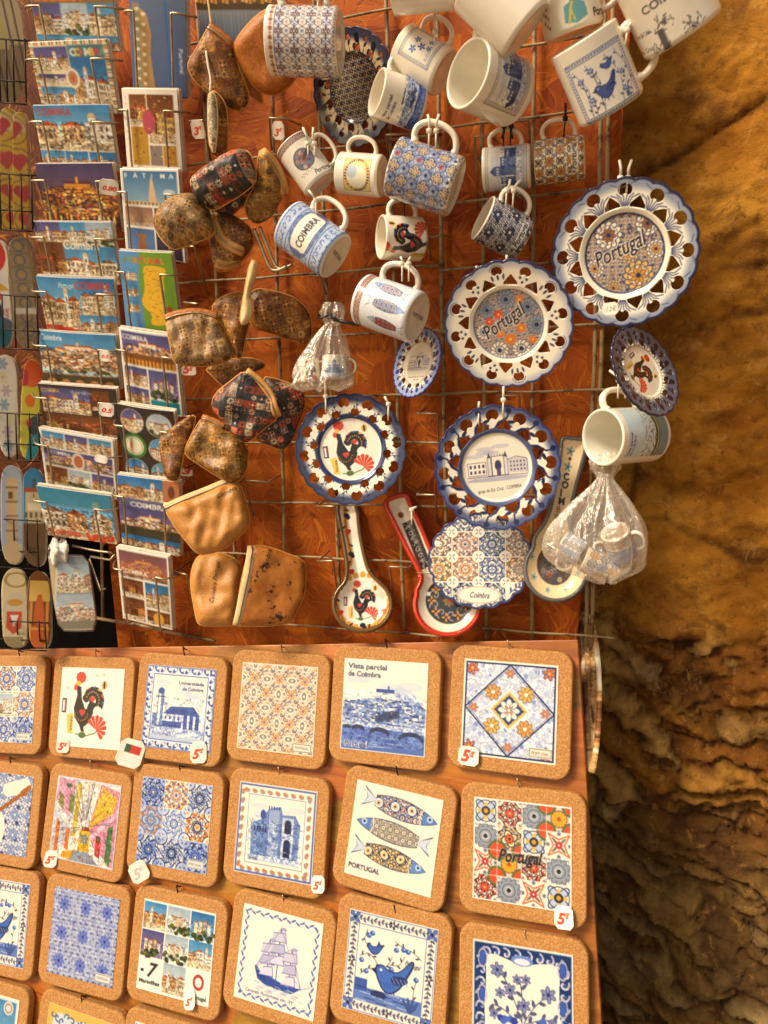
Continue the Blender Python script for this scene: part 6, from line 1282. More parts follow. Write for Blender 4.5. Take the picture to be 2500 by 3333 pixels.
spoon('cream spoon rest with blue florets lettered COIMBRA behind the cellophane bag', img, *cN((300, 1500))[0], .03, cv, '#5a5a5c', ew=.002)

# ------------------------------------------------------------------ cork fabric pouches
pouch('brown patterned pouch with an orange zip hanging at the top left', cD((390, 262), (500, 330), (622, 440), (650, 560), (720, 760), (800, 960), (760, 1050), (680, 1100), (560, 1040), (470, 980), (400, 920), (250, 790), (192, 690), (190, 610), (260, 500), (320, 390)), .06, PAT_DARK, .014, 15, 200, [cD((395, 275), (500, 345), (618, 450))], zipm=CORKD)
pouch('plain brown suede-like pouch seen edge on behind the next brown pouch', cD((632, 480), (700, 560), (800, 700), (900, 900), (930, 1020), (850, 990), (740, 880), (660, 720), (625, 600)), .035, CORKD, .006, 20, 180)
pouch('large plain orange brown pouch behind the large lattice mug', cD((1020, 60), (860, 150), (690, 340), (635, 450), (660, 560), (760, 740), (860, 880), (960, 930), (1080, 930), (1200, 830), (1260, 740), (1250, 600), (1200, 300), (1100, 100)), .05, CORKD, .018, 14, 190, crease=.6)
pouch('narrow pouch with a pale bark side and dark side hanging upright', cD((400, 905), (450, 895), (520, 960), (570, 1060), (580, 1300), (570, 1530), (500, 1545), (440, 1530), (392, 1380), (382, 1150), (385, 1000)), .065, PAT_DARK, .020, 25, 200, n=48)
pouch('thin pale bark patterned pouch side facing left at the top', cD((396, 912), (440, 905), (470, 1000), (480, 1200), (465, 1400), (445, 1528), (394, 1380), (384, 1150), (387, 1000)), .085, PAT_SUNLIT, .006, 20, 210, n=48, w=.01)  # bright sunny side of the narrow pouch, painted as a separate pale sheet
pouch('fat red and grey tile print pouch lying slanted like a barrel', cD((225, 1790), (400, 1640), (560, 1540), (690, 1470), (790, 1490), (830, 1600), (860, 1700), (850, 1800), (700, 1920), (560, 2000), (440, 2070), (330, 2010), (260, 1920)), .095, PAT_RED, .029, 24, 215, crease=.5, w=.018)
pouch('dark red tile print pouch under the slanted barrel shaped one', cE((520, 160), (700, 40), (900, 0), (935, 60), (850, 150), (720, 260), (680, 310), (600, 290), (540, 230)), .07, PAT_RED, .016, 16, 120)
pouch('olive printed pouch with a ridged tan zip curving over its right side', cD((880, 1490), (940, 1462), (1030, 1560), (1110, 1720), (1165, 1870), (1110, 1935), (1040, 2080), (960, 2160), (850, 2200), (760, 2120), (740, 1990), (860, 1800)), .075, PAT_OLIVE, .020, 18, 60, [cD((905, 1480), (1000, 1570), (1080, 1730), (1130, 1895))])
pouch('pale bark topped barrel pouch overlapping the FÁTIMA postcards', cE((0, 350), (60, 240), (170, 140), (290, 100), (390, 100), (470, 180), (530, 320), (560, 450), (420, 510), (280, 560), (180, 592), (90, 520), (30, 430)), .10, PAT_PALE, .027, 26, 235, crease=.7, w=.018)  # one even pale print, top and sides alike
pouch('dark pouch with a curled tan zip in the middle of the pouch bunch', cE((510, 570), (515, 440), (545, 250), (680, 260), (800, 330), (880, 400), (910, 520), (860, 620), (760, 720), (680, 775), (600, 785), (560, 770)), .065, PAT_DARK, .020, 14, 180, [cE((548, 262), (590, 390), (650, 500), (740, 560), (830, 605)), cE((600, 700), (680, 730), (780, 700))])
pouch('rolled cream lining edge of a pouch standing upright in the centre', cE((870, 680), (935, 690), (925, 820), (855, 1000), (905, 1070), (880, 1215), (800, 1275), (775, 1210), (820, 960)), .085, CREAM, .010, 10, 190, n=50, w=.012)
pouch('floral printed pouch with a curved orange zip on top at the left', cE((110, 1215), (200, 1180), (320, 1158), (450, 1162), (580, 1200), (650, 1340), (720, 1500), (680, 1590), (560, 1625), (400, 1640), (250, 1625), (180, 1600), (150, 1450), (125, 1320)), .08, PAT_PALE, .018, 14, 210, [cE((115, 1222), (220, 1185), (340, 1165), (460, 1170), (575, 1205))], zipm=CORKD)
pouch('small folded printed pouch between the floral one and the dark one', cE((530, 1085), (620, 1010), (800, 955), (880, 1050), (870, 1200), (820, 1420), (800, 1560), (745, 1565), (680, 1400), (600, 1240), (535, 1160)), .06, PAT_DARK, .016, 18, 220)
pouch('wide dark brown printed pouch drooping to the right', cE((840, 1000), (930, 935), (1060, 955), (1180, 985), (1290, 1030), (1400, 1140), (1425, 1280), (1415, 1400), (1365, 1445), (1200, 1390), (1040, 1330), (900, 1300), (858, 1200)), .05, PAT_DARK, .020, 10, 90)
pouch('dark printed pouch hanging behind the red patchwork pouch', cE((450, 1640), (720, 1560), (950, 1570), (1020, 1640), (900, 1690), (760, 1760), (645, 1825), (560, 1760)), .035, PAT_DARK, .010, 8, 200)
pouch('dark red patchwork pouch behind and right of the patchwork one with tan zip', cF((850, 60), (960, 80), (1110, 130), (1185, 200), (1175, 320), (1120, 470), (1060, 600), (1000, 637), (900, 600), (790, 555), (800, 300)), .055, PAT_RED, .020, 12, 20)
pouch('red and grey patchwork pouch with a straight tan zip down its right side', cF((715, 12), (790, 60), (890, 170), (985, 320), (965, 392), (850, 480), (740, 582), (680, 560), (600, 480), (530, 390), (455, 300), (475, 200), (600, 100)), .085, PAT_RED, .022, 16, 160, [cF((730, 22), (840, 110), (920, 220), (975, 370))])
pouch('olive cork pouch with small tile print under the patchwork pouches', cF((380, 382), (480, 410), (600, 480), (740, 600), (735, 760), (700, 860), (600, 905), (480, 830), (350, 745), (250, 680), (252, 610), (320, 480)), .055, PAT_OLIVE, .018, 12, 200, [cF((385, 392), (480, 425), (560, 470))], zipm=CORKD)
pouch('narrow dark pouch standing edge on right of the round picture postcards', cF((300, 358), (335, 385), (300, 500), (250, 620), (215, 780), (200, 885), (90, 865), (60, 700), (50, 560), (150, 460)), .06, PAT_DARK, .016, 30, 200, n=48)
pouch('tan cork pouch lettered Coimbra with a folded shiny crease', cF((90, 1100), (240, 1030), (420, 960), (600, 885), (680, 905), (720, 1020), (762, 1210), (700, 1290), (560, 1410), (400, 1457), (325, 1435), (240, 1330), (140, 1200)), .075, CORKF, .020, 10, 210, [cF((95, 1098), (250, 1028), (420, 962), (600, 885))], ('Coimbra', cF((515, 1030))[0], .013, 28), CREAM, crease=1.6)
pouch('pale cork pouch lettered Coimbra Portugal at the bottom', cF((350, 1460), (440, 1442), (540, 1440), (660, 1500), (705, 1600), (680, 1800), (645, 2010), (500, 2015), (370, 2010), (338, 1980), (310, 1820), (288, 1690), (300, 1560)), .045, CORKF, .018, 8, 200, (), ('Coimbra Portugal', cF((475, 1840))[0], .0135, 82), None, crease=1.2)
pouch('flecked cork pouch lettered Coimbra with a cream zip on its left side', cF((755, 1385), (880, 1388), (1030, 1440), (1175, 1500), (1192, 1560), (1190, 1750), (1130, 1880), (1080, 1990), (900, 2015), (740, 2015), (636, 2012), (665, 1800), (700, 1600)), .06, CORKK, .014, 8, 20, [cF((768, 1390), (735, 1600), (690, 1820), (652, 2008))], ('Coimbra', cF((868, 1600))[0], .015, 76), CREAM, crease=.5)
c_ = [U(*p, .07) for p in cE((905, 400), (960, 540), (1045, 745), (1110, 775), (1200, 740))]
o = mesh('snap_frame', *join([tube(spline(c_, 5), .0022, 8), tube([p + np.array([.006, .002, .002]) for p in spline(c_, 5)], .0020, 8)]), STEEL, None, P=c_[2]); setp(o, 'brass coloured snap frame of a coin purse under the pouch bunch', 'purse frame')
o = mesh('string', *tube(spline([U(*p, .07) for p in cD((380, -30), (392, 60), (405, 150), (415, 250))], 4), .0012, 6), CREAM, None, P=U(*cD((392, 60))[0], .07)); setp(o, 'thin pale string holding the top left pouch', 'string')
o = mesh('string', *tube(spline([U(*p, .075) for p in cD((365, 500), (385, 640), (410, 780), (405, 905))], 4), .0013, 6), ZIPT, None, P=U(*cD((385, 640))[0], .075)); setp(o, 'plastic loop holding the narrow upright pouch', 'string')

# ------------------------------------------------------------------ postcards
def pc(w, h, bg='#efe8dc'): return Cv(w, h, bg, .95)
RK = []
def addcard(label, cor, cv, lean=14, off=.05, **kw):
    t, P, M, Q = card(label, cor, off, cv, 3, lean, **kw); RK.append((P, M, Q, kw.get('hold', 1))); return t
W_, H_ = 100, 76
cv = pc(W_, H_); photo(cv, 0, 12, 34, 46, 'dusk', 1); photo(cv, 34, 12, 33, 46, 'pale_castle', 2); photo(cv, 67, 12, 33, 46, 'blue', 3); cv.rect(0, 0, 100, 14, '#8a6a3c'); cv.text('COIMBRA', 2, 12, 15, '#e0701c', 0, 0, .04, wid=60); photo(cv, 0, 57, 100, 19, 'blue', 5)
addcard('landscape postcards with orange COIMBRA lettering at the top edge', cA((228, -62), (868, -62), (925, 395), (300, 370)), cv)
cv = pc(W_, H_, '#e8d9b4')
for i in range(30): cv.rect(i * 3.4, 0, 1.8, 4, ['#d9642c', '#efe4c8', '#5a7a4a'][i % 3]); cv.rect(i * 3.4, 72, 1.8, 4, ['#d9642c', '#efe4c8', '#5a7a4a'][i % 3]); cv.rect(0, i * 2.7, 4, 1.5, ['#d9642c', '#efe4c8', '#5a7a4a'][i % 3]); cv.rect(95, i * 2.7, 5, 1.5, ['#d9642c', '#efe4c8', '#5a7a4a'][i % 3])
photo(cv, 5, 6, 44, 26, 'dusk', 6); photo(cv, 5, 36, 44, 11, 'dusk', 8); photo(cv, 5, 50, 62, 22, 'blue', 9); photo(cv, 50, 18, 44, 54, 'deep', 10); cv.rect(50, 5, 44, 13, '#4a7a84')
for i, ch in enumerate('COIMBRA'): cv.text(ch, 52 + i * 6, 16, 11, ['#dfe6d8', '#e8b84c', '#d9542c', '#e8e0c8', '#e8c04c', '#c9485c', '#7aa07a'][i], 0, 0, .05)
cv.ell(50, 40, 9, 11, '#e9dcc0'); cv.ell(50, 40, 6, 8, '#b58a6a'); cv.ell(50, 40, 3, 4, '#c8603c')
addcard('postcards with a striped airmail border and a round crest', cA((215, 328), (822, 302), (920, 880), (330, 835)), cv)
cv = pc(W_, H_); photo(cv, 0, 0, 100, 54, 'blue', 11); photo(cv, 0, 54, 33, 22, 'blue', 12); photo(cv, 34, 54, 30, 22, 'deep', 13); photo(cv, 66, 54, 34, 22, 'deep', 14); cv.line([(0, 53), (100, 53)], '#e8dcc4', 1); cv.text('COIMBRA', 3, 12, 12, '#b8443c', 0, 0, .02, wid=48)
addcard('postcards with a green square and dark red COIMBRA lettering', cA((250, 812), (836, 806), (915, 1325), (340, 1292)), cv)
cv = pc(W_, H_); photo(cv, 0, 0, 100, 76, 'night_town', 15)
addcard('night view postcards with orange lights reflected in the river', cA((268, 1262), (862, 1257), (945, 1790), (350, 1742)), cv)
cv = pc(W_, H_); photo(cv, 0, 0, 34, 30, 'dusk', 16); photo(cv, 34, 0, 33, 30, 'blue', 17); photo(cv, 67, 0, 33, 30, 'pale_castle', 18); photo(cv, 0, 26, 34, 50, 'in', 19); photo(cv, 34, 30, 66, 46, 'blue', 20); cv.text('Coimbra', 34, 34, 17, '#f0ead8', 0, .2, .02, wid=46)
addcard('postcards with large white Coimbra script and an archway', cA((254, 1708), (856, 1713), (930, 2200), (345, 2150)), cv)
cv = pc(W_, H_); photo(cv, 0, 0, 56, 76, 'blue', 21); photo(cv, 56, 0, 44, 50, 'deep', 22); photo(cv, 50, 50, 50, 26, 'blue', 23); cv.text('Portugal', 28, 14, 10, '#eef0ea', 0, .3, 0, wid=22); cv.text('COIMBRA', 50, 15, 14, '#c04c54', 0, 0, .03, wid=46)
for i in range(14): cv.ell(4 + (i * 13) % 46, 68 + (i % 4) * 2.4, 4, 3, '#cf3a1c')
addcard('postcards lettered Portugal COIMBRA with red geraniums in the corner', cB((275, 232), (875, 256), (920, 690), (370, 660)), cv)
cv = pc(W_, H_); photo(cv, 0, 0, 100, 62, 'blue_town', 24); cv.rect(0, 60, 100, 16, '#4a3a20'); [cv.ell(12 + 19 * i, 72, 7, 6, '#c08a4c') for i in range(5)]; cv.text('Coimbra', 2, 12, 11, '#eef0ea', 0, 0, .02, wid=30)
addcard('postcards with a pink hill town over a dark bridge', cB((290, 650), (887, 690), (925, 1110), (345, 1062)), cv)
cv = pc(W_, H_, '#3c2c22'); photo(cv, 3, 5, 63, 38, 'dusk', 26); photo(cv, 68, 5, 22, 30, 'in', 27); photo(cv, 5, 44, 44, 32, 'in', 28); photo(cv, 50, 44, 46, 32, 'in', 29); cv.text('COIMBRA', 3, 12, 8, '#e0b45c', 0, 0, .02, wid=24); cv.text('Universidade', 42, 12, 8, '#e8e0d0', 0, 0, .0, wid=26)
addcard('dark bordered postcards with a church square and library interior', cB((290, 1060), (892, 1105), (935, 1500), (345, 1432)), cv)
cv = pc(W_, H_, '#efe9dc')
for i in range(3): photo(cv, 3 + 32 * i, 3, 30, 20, ['blue', 'dusk', 'blue'][i], 30 + i); photo(cv, 3 + 32 * i, 48, 30, 25, ['in', 'pale_castle', 'dusk'][i], 34 + i)
photo(cv, 3, 25, 94, 21, 'dusk_town', 38); cv.ell(50, 36, 9, 11, '#d9ccb8'); cv.ell(50, 36, 6, 8, '#b5674a'); cv.text('COIMBRA', 12, 31, 6, '#eeeeea', 0, 0, .02, wid=28)
addcard('white bordered postcards with seven small views around a round crest', cB((298, 1398), (872, 1500), (905, 1960), (358, 1845)), cv)
cv = pc(W_, H_); photo(cv, 0, 0, 100, 76, 'blue', 41); cv.rect(0, 0, 100, 24, '#27808e', .5); cv.text('Coimbra', 3, 72, 15, '#d9502c', 0, .3, .03, wid=46)
for i in range(20): cv.ell(60 + (i * 11) % 38, 66 + (i % 5) * 2, 3, 2.4, '#cf4a24')
addcard('bottom left postcards with a teal sky and red Coimbra script', cC((278, 190), (850, 270), (905, 645), (372, 572)), cv)
cv = pc(76, 110); cv.grad(0, 0, 76, 110, '#5a6a88', '#4a5c84'); cv.poly([(4, 18), (24, 30), (30, 50), (28, 70), (34, 110), (4, 110)], '#b08a50'); cv.rect(4, 20, 10, 90, '#8f8263')
for i in range(16): cv.rect(8 + (i % 2) * 9, 24 + i * 5, 5, 3, '#e8dcc0')
cv.line([(48, 0), (56, 110)], '#1f5f9a', 2); cv.text('Portugal', 66, 62, 8, '#dfe3ea', 1.5, 0, .02, wid=24); cv.rect(6, 8, 50, 8, '#8a8a80')
addcard('tall blue postcards with a library front printed sideways at the top', cA((985, -140), (1432, -130), (1442, 760), (1028, 702)), cv, xs=.0)
cv = pc(76, 110, '#efe6d6'); photo(cv, 10, 8, 24, 40, 'in', 43); cv.rect(10, 50, 24, 52, '#b98a2c'); photo(cv, 36, 8, 34, 64, 'in', 44); cv.rect(36, 75, 16, 27, '#8a7a70'); cv.rect(53, 75, 17, 27, '#c08a2c'); cv.ell(36, 44, 8, 16, '#b8485c')
for i in range(60): cv.ell(12 + r2.uniform(0, 56), r2.uniform(10, 100), 1.4, 1, r2.choice(['#c9541c', '#5a2c14', '#e0c060']))
for i, ch in enumerate('COIMBRA'): cv.text(ch, 3, 14 + i * 9, 6, '#b9a890', 0, 0, .0)
addcard('tall white bordered postcards with brown and ochre pictures', cA((938, 680), (1366, 686), (1410, 1330), (985, 1310)), cv, xs=.0)
cv = pc(76, 118, '#efe9dc'); cv.grad(3, 3, 70, 44, '#3f6f98', '#8fb0c2'); cv.poly([(34, 47), (38, 16), (40, 10), (42, 16), (46, 47)], '#d9b48c'); cv.rect(3, 42, 70, 5, '#cbb38c'); cv.ell(62, 30, 8, 5, '#b9ccd4')
for i in range(14): cv.rect(4 + i * 5, 43, 2, 4, '#6a4a34')
for i, ch in enumerate('FÁTIMA'): cv.text(ch, 5 + i * 11.6, 12, 9, '#eef0ea', 0, 0, .02)
photo(cv, 3, 50, 36, 26, 'in', 46); cv.rect(3, 50, 36, 26, '#b09484', .6); cv.rect(41, 50, 32, 26, '#54404c'); cv.grad(3, 79, 36, 38, '#4a6ea4', '#6f8cb8'); cv.poly([(16, 117), (19, 92), (14, 84), (20, 88), (22, 84), (25, 88), (30, 84), (26, 93), (29, 117)], '#b0703a'); cv.rect(41, 79, 32, 38, '#3a2c40')
addcard('tall postcards lettered FÁTIMA with a white tower', cA((925, 1298), (1375, 1305), (1432, 2030), (975, 1960)), cv, xs=.0)
cv = pc(76, 106, '#6f9a2c'); cv.poly([(0, 0), (30, 0), (26, 40), (28, 106), (0, 106)], '#5c92c4')
cv.poly(chaikin([(33, 20), (44, 17), (66, 20), (64, 28), (60, 34), (61, 48), (57, 60), (60, 70), (56, 84), (58, 98), (42, 100), (36, 98), (40, 84), (30, 76), (26, 66), (32, 56), (34, 40)], 1), '#e6b42c')
for i in range(60): a, b = r2.uniform(34, 58), r2.uniform(22, 96); cv.line([(a, b), (a + 3, b)], '#9a6a1c', .7)
for b in (24, 46, 68): photo(cv, 5, b, 18, 15, 'blue', b)
for i, ch in enumerate('PORTUGAL'): cv.text(ch, 6 + i * 7.6, 15, 10, ['#6f8f5c', '#8a9a4c', '#b98a3c', '#c9603c', '#d98a2c', '#d9702c', '#c9503c', '#d98a3c'][i], 0, 0, .06)
cv.ell(64, 76, 4, 4, '#b02c1c')
addcard('blue and green postcards lettered PORTUGAL with a yellow map', cB((915, 35), (1322, 55), (1400, 665), (975, 625)), cv, xs=.0)
cv = pc(76, 104, '#efe9dc'); photo(cv, 3, 3, 70, 42, 'dusk_town', 50); cv.rect(3, 30, 70, 14, '#7a4a1c'); [cv.rect(4 + i * 5, 37, 3, 8, '#e09a34') for i in range(14)]; photo(cv, 3, 48, 32, 24, 'dusk', 51); photo(cv, 37, 48, 36, 36, 'dusk_castle', 52); photo(cv, 3, 75, 32, 26, 'dusk', 53); cv.rect(37, 87, 36, 14, '#2c8a9a'); cv.text('COIMBRA', 4, 13, 9, '#f0ece0', 0, 0, .02, wid=36)
addcard('tall white bordered postcards lettered COIMBRA with night views', cB((915, 627), (1350, 690), (1412, 1325), (975, 1232)), cv, xs=.0)
cv = pc(76, 104, '#30241a')
for a, b, k_, s_ in ((20, 20, 'dusk', 60), (56, 22, 'pale_castle', 61), (20, 54, '', 0), (56, 56, 'blue', 62), (20, 88, 'deep', 63), (56, 90, 'blue', 64)):
    if k_: d_ = pc(76, 104); photo(d_, a - 16, b - 16, 32, 32, k_, s_); m_ = pc(76, 104, '#000000'); m_.ell(a, b, 16, None, '#ffffff'); ms = m_.a[..., 0] > .5; cv.a[ms] = d_.a[ms]; cv.ell(a, b, 16, None, '#cfc4b0', 0, 1, .8)
    else: cv.ell(a, b, 17, None, '#3f7a34'); cv.ell(a, b, 13, None, '#e8e4c8'); cv.ell(a, b, 11, None, '#6a8a5c', 0, 1, .8); cv.text('COIMBRA', a - 3, b + 9, 6, '#a85a3c', -1.5, 0, .04, wid=18)
addcard('black postcards with six round pictures and a green badge', cB((900, 1215), (1335, 1278), (1400, 1850), (960, 1790)), cv, xs=.0)
cv = pc(76, 96); photo(cv, 0, 0, 56, 32, 'deep', 70); cv.rect(56, 0, 20, 32, '#b9744a'); cv.ell(66, 14, 4, 8, '#6a3a24'); cv.rect(0, 29, 76, 12, '#5c6488'); photo(cv, 0, 39, 76, 40, 'dusk_town', 71); cv.rect(0, 66, 76, 14, '#3a3418'); photo(cv, 0, 78, 76, 18, 'deep', 72); cv.text('COIMBRA', 14, 39, 9, '#eee8d8', 0, 0, .03, wid=48)
addcard('postcards with a purple band lettered COIMBRA over a city view', cC((900, 105), (1385, 165), (1392, 742), (945, 650)), cv, xs=.0)
cv = pc(76, 104, '#efe9dc'); photo(cv, 3, 3, 70, 36, 'dusk_town', 75); cv.rect(3, 3, 70, 34, '#b5541c', .45); photo(cv, 3, 42, 33, 24, 'in', 76); photo(cv, 39, 42, 34, 36, 'deep', 77); photo(cv, 3, 69, 33, 32, 'in', 78); photo(cv, 39, 81, 34, 20, 'in', 79); cv.ell(56, 92, 8, 9, '#d9a43c'); cv.text('COIMBRA', 4, 34, 9, '#f0e8d8', 0, 0, .03, wid=40)
addcard('lowest white bordered postcards with orange roofs lettered COIMBRA', cC((895, 662), (1298, 740), (1332, 1308), (950, 1216)), cv, xs=.0)
cv = pc(90, 90); cv.grad(0, 0, 90, 40, '#a8631c', '#c98a34'); cv.rect(0, 38, 90, 14, '#4a3a1c'); cv.grad(0, 50, 90, 40, '#7a7f84', '#4a6284')
for i in range(20): cv.rect(i * 4.5, 36 + (i % 3), 3.4, 5, r2.choice(['#c98a3c', '#6a4a1c', '#e0b060'])); cv.line([(i * 4.5, 52), (i * 4.5, 80)], '#a9a18c', .8, .5)
addcard('large postcard with a golden city above grey water behind the pouches', [(622, -110), (885, -110), (892, 142), (655, 142)], cv, xs=.0, off=.03)
t = thing('postcard_rack', 'steel wire rack pockets holding the two columns of postcards', 'wire rack', U(300, 900, .02))
tP = np.array(t.location)
for P, M, Q, h_ in RK[:-1]:
    def pt(u, v, z): q = (1 - u) * (1 - v) * Q[0] + u * (1 - v) * Q[1] + u * v * Q[2] + (1 - u) * v * Q[3]; return P + M @ np.array([q[0], q[1], z]) - tP
    parts = []
    for u, s_ in ((.14, -1), (.80, 1)):
        parts.append(tube(spline([pt(u + s_ * .30, .27, -.012), pt(u + s_ * .17, .265, .006), pt(u + s_ * .01, .262, .0075), pt(u, .30, .0075), pt(u, .6, .0065), pt(u + .01, .985, .006), pt(u + .01, 1.03, -.012)], 4), .0014, 6))
    for q_ in parts: mesh('card_pocket', *q_, STEEL, t)
x0_ = U(560, 1500, .0)[0]
for px_, y0_ in ((330, 1640), (250, 1000), (585, 900)):
    p = U(px_, y0_, .004) - tP; 
    if px_ == 330: mesh('rack_upright', *tube([p, U(335, 2020, .004) - tP], .0024, 8), STEEL, t)
o = mesh('wire_bracket', *tube(spline([U(*p, .03) for p in cC((560, 655), (720, 690), (870, 710))], 3), .0018, 7), STEEL, None, P=U(*cC((720, 690))[0], .03)); setp(o, 'straight steel wire holding the plastic sleeve of bookmarks', 'wire')
o = mesh('wire_bracket', *tube([U(*p, .03) for p in cC((890, 720), (850, 765), (700, 738), (690, 760), (775, 1000), (815, 985))], .0017, 7), STEEL, None, P=U(*cC((850, 765))[0], .03)); setp(o, 'bent empty wire hook right of the plastic sleeve', 'wire')
o = mesh('wire_bracket', *tube([U(*p, .012) for p in cC((740, 1212), (900, 1240), (1050, 1260), (1300, 1320), (1659, 1390))], .0024, 7), GRIDM, None, P=U(*cC((900, 1240))[0], .012)); setp(o, 'low grid wire running under the lowest postcards', 'wire')

# ------------------------------------------------------------------ bookmarks at the far left
def bookmark(label, img, off, cv, n=3, mat=PRINT, back='#d8cbb2'):
    c = np.mean(img, 0); t = thing('bookmark_stack', label, 'bookmarks', *frame(c[0], c[1], off, 14, -60), 'bookmarks in the dark wire rack')
    P, M = frame(c[0], c[1], off, 14, -60); Q = chaikin(loc(P, M, img), 2); x0, y0 = Q.min(0); x1, y1 = Q.max(0); fn = pdist(Q)
    sheet('bookmark', fn, (x0, x1, y0, y1), 110, None, lambda x, y: cv.sample((x - x0) / (x1 - x0) * cv.W, (y1 - y) / (y1 - y0) * cv.H), mat, t, .0016)
    for i in range(n):
        V, F = slab([(Q + [.0014 * (i + 1), .0006 * i], -.0030 * (i + 1) - .0018), (Q + [.0014 * (i + 1), .0006 * i], -.0030 * (i + 1))]); mesh('back_bookmark', V, F, PAPW, t, smooth=False)
    return t
def arch(x0, x1, yt, yb, sk=0): return [(x0 + sk * 0, yb), (x0, yt + (x1 - x0) * .6)] + [((x0 + x1) / 2 - (x1 - x0) / 2 * math.cos(a), yt + (x1 - x0) * .5 - (x1 - x0) * .5 * math.sin(a)) for a in np.linspace(.3, math.pi - .3, 6)] + [(x1, yt + (x1 - x0) * .6), (x1 + sk, yb), (x0 + sk, yb)]
def bk(seed, pal, bg): 
    cv = Cv(26, 90, bg, 1.5); r3 = random.Random(seed)
    for i in range(7): flower(cv, 13 + r3.uniform(-4, 4), 8 + i * 12, 6, pal[i % len(pal)], r3.choice(pal), 6)
    return cv
cv = Cv(30, 110, '#e3d2a8', 1.4); cv.rect(0, 50, 30, 60, '#a89672'); [cv.rect(6 * i, 0, 1, 110, '#5a4a34') for i in range(6)]; cv.rect(0, 25, 16, 30, '#e3d48c')
bookmark('pale bundled bookmarks cut off at the top left corner', cA((-120, -40), (60, -40), (180, 60), (200, 780), (-40, 790)), .05, cv, 2)
for lb, x0, x1, yt, sd2 in (('yellow heart bookmarks, front stack left of the night view postcards', 0, 112, 828, 1), ('yellow heart bookmarks, back stack left of the night view postcards', 100, 200, 862, 2)):
    cv = Cv(26, 110, '#e0b93c', 1.4); cv.ell(13, 12, 12, 12, '#e6d08a'); r3 = random.Random(sd2)
    for b in (14, 44, 74, 100): cv.ell(9.5, b, 5, 5, '#c9504a'); cv.ell(16.5, b, 5, 5, '#c9504a'); cv.poly([(5, b + 2), (21, b + 2), (13, b + 12)], '#c9504a'); cv.ell(13, b + 3, 12, 13, '#8a6a2c', 0, 1, .8)
    for i in range(40): a, b = r3.uniform(0, 26), r3.uniform(0, 110); cv.line([(a, b), (a + 3, b + 1)], '#a8722c', .8)
    bookmark(lb, cA(*arch(x0, x1, yt, 1760, 40)), .045 if sd2 == 1 else .035, cv)
cv = Cv(26, 110, '#efe6da', 1.4); cv.ell(4, 16, 20, 20, '#d93a1c'); cv.poly([(2, 36), (24, 52), (4, 54)], '#dcae2c'); cv.ell(6, 58, 8, 6, '#d93a1c'); cv.ell(8, 74, 6, 9, '#2c3438'); cv.ell(12, 100, 16, 20, '#2c6a7a')
cv.text('PORTUGAL', 18, 92, 6, '#b8443c', -1.5, 0, .02, wid=22)
bookmark('white bookmarks with a big red dot cut off at the left edge', cA((-90, 1840), (20, 1842), (62, 1960), (66, 2200)) + cB((110, 780), (-60, 780)), .05, cv)
cv = Cv(26, 110, '#a58f68', 1.4)
for i in range(8): cv.frame(3, 3 + 14 * i, 20, 12, '#8a7348', 1.2); cv.ell(13, 9 + 14 * i, 5, None, '#6a6a70', 0, 1, 1.4); cv.ell(13, 9 + 14 * i, 2.6, None, '#b9954c')
cv.rect(2, 70, 22, 6, '#e6ddc8')
bookmark('grey brown carved stone pattern bookmarks', cA((60, 2130), (62, 1900), (90, 1845), (150, 1822), (220, 1835), (250, 1900), (262, 2133)) + cB((300, 790), (120, 790), (90, 300)), .04, cv)
cv = bk(3, ['#8aa4b4', '#d9c99a', '#b9a4a4'], '#e0d8c4'); bookmark('pale grey green bookmarks above the tower ones at the left edge', cB((-30, 900), (-10, 850), (50, 836), (105, 870), (130, 960), (140, 1300), (150, 1640), (-20, 1610)), .045, cv)
cv = Cv(26, 110, '#d0c43c', 1.4); cv.ell(16, 16, 12, 15, '#e0601c'); cv.ell(8, 20, 5, 10, '#b83a2c'); cv.ell(13, 46, 5, 7, '#d9701c'); cv.poly([(18, 36), (26, 40), (20, 46)], '#d9c43c'); cv.ell(18, 74, 9, 12, '#3c4844'); cv.ell(10, 70, 3, 4, '#c8402c'); cv.poly([(4, 110), (10, 84), (26, 80), (26, 110)], '#2c9098')
bookmark('yellow green bookmark with orange spots and teal foot', cB((150, 1640), (160, 1300), (172, 1050), (195, 900), (240, 868), (290, 885), (322, 950), (310, 1200), (300, 1660)), .04, cv, 1)
cv = Cv(26, 110, '#a4aeb8', 1.4); cv.rect(7, 22, 12, 90, '#c9a878'); cv.ell(13, 20, 7, 6, '#d0ae7c'); cv.rect(9, 30, 5, 8, '#6a4a30'); [cv.rect(6, 24 + 16 * i, 14, 2, '#8a6a44') for i in range(5)]; cv.rect(3, 88, 20, 22, '#c4ab80')
bookmark('bookmarks with a tall stone bell tower on grey sky', cC((10, 780), (5, 300), (8, 110), (40, 45), (90, 28), (150, 60), (172, 150), (178, 420), (182, 810)), .05, cv)
cv = Cv(26, 110, '#3c86b0', 1.4); cv.rect(3, 24, 22, 50, '#c9b78a'); cv.rect(11, 12, 4, 12, '#4a5a54'); cv.rect(1, 22, 24, 5, '#a4542c'); cv.rect(5, 40, 18, 8, '#e3d8b4'); cv.rect(0, 62, 26, 50, '#6a4a20'); [cv.rect(2 + 6 * i, 50, 3, 6, '#6a5a3c') for i in range(4)]
bookmark('bookmarks with a balconied stone tower under deep blue sky', cC((190, 790), (180, 500), (176, 140), (200, 80), (255, 50), (310, 75), (345, 180), (350, 500), (352, 830)), .04, cv)
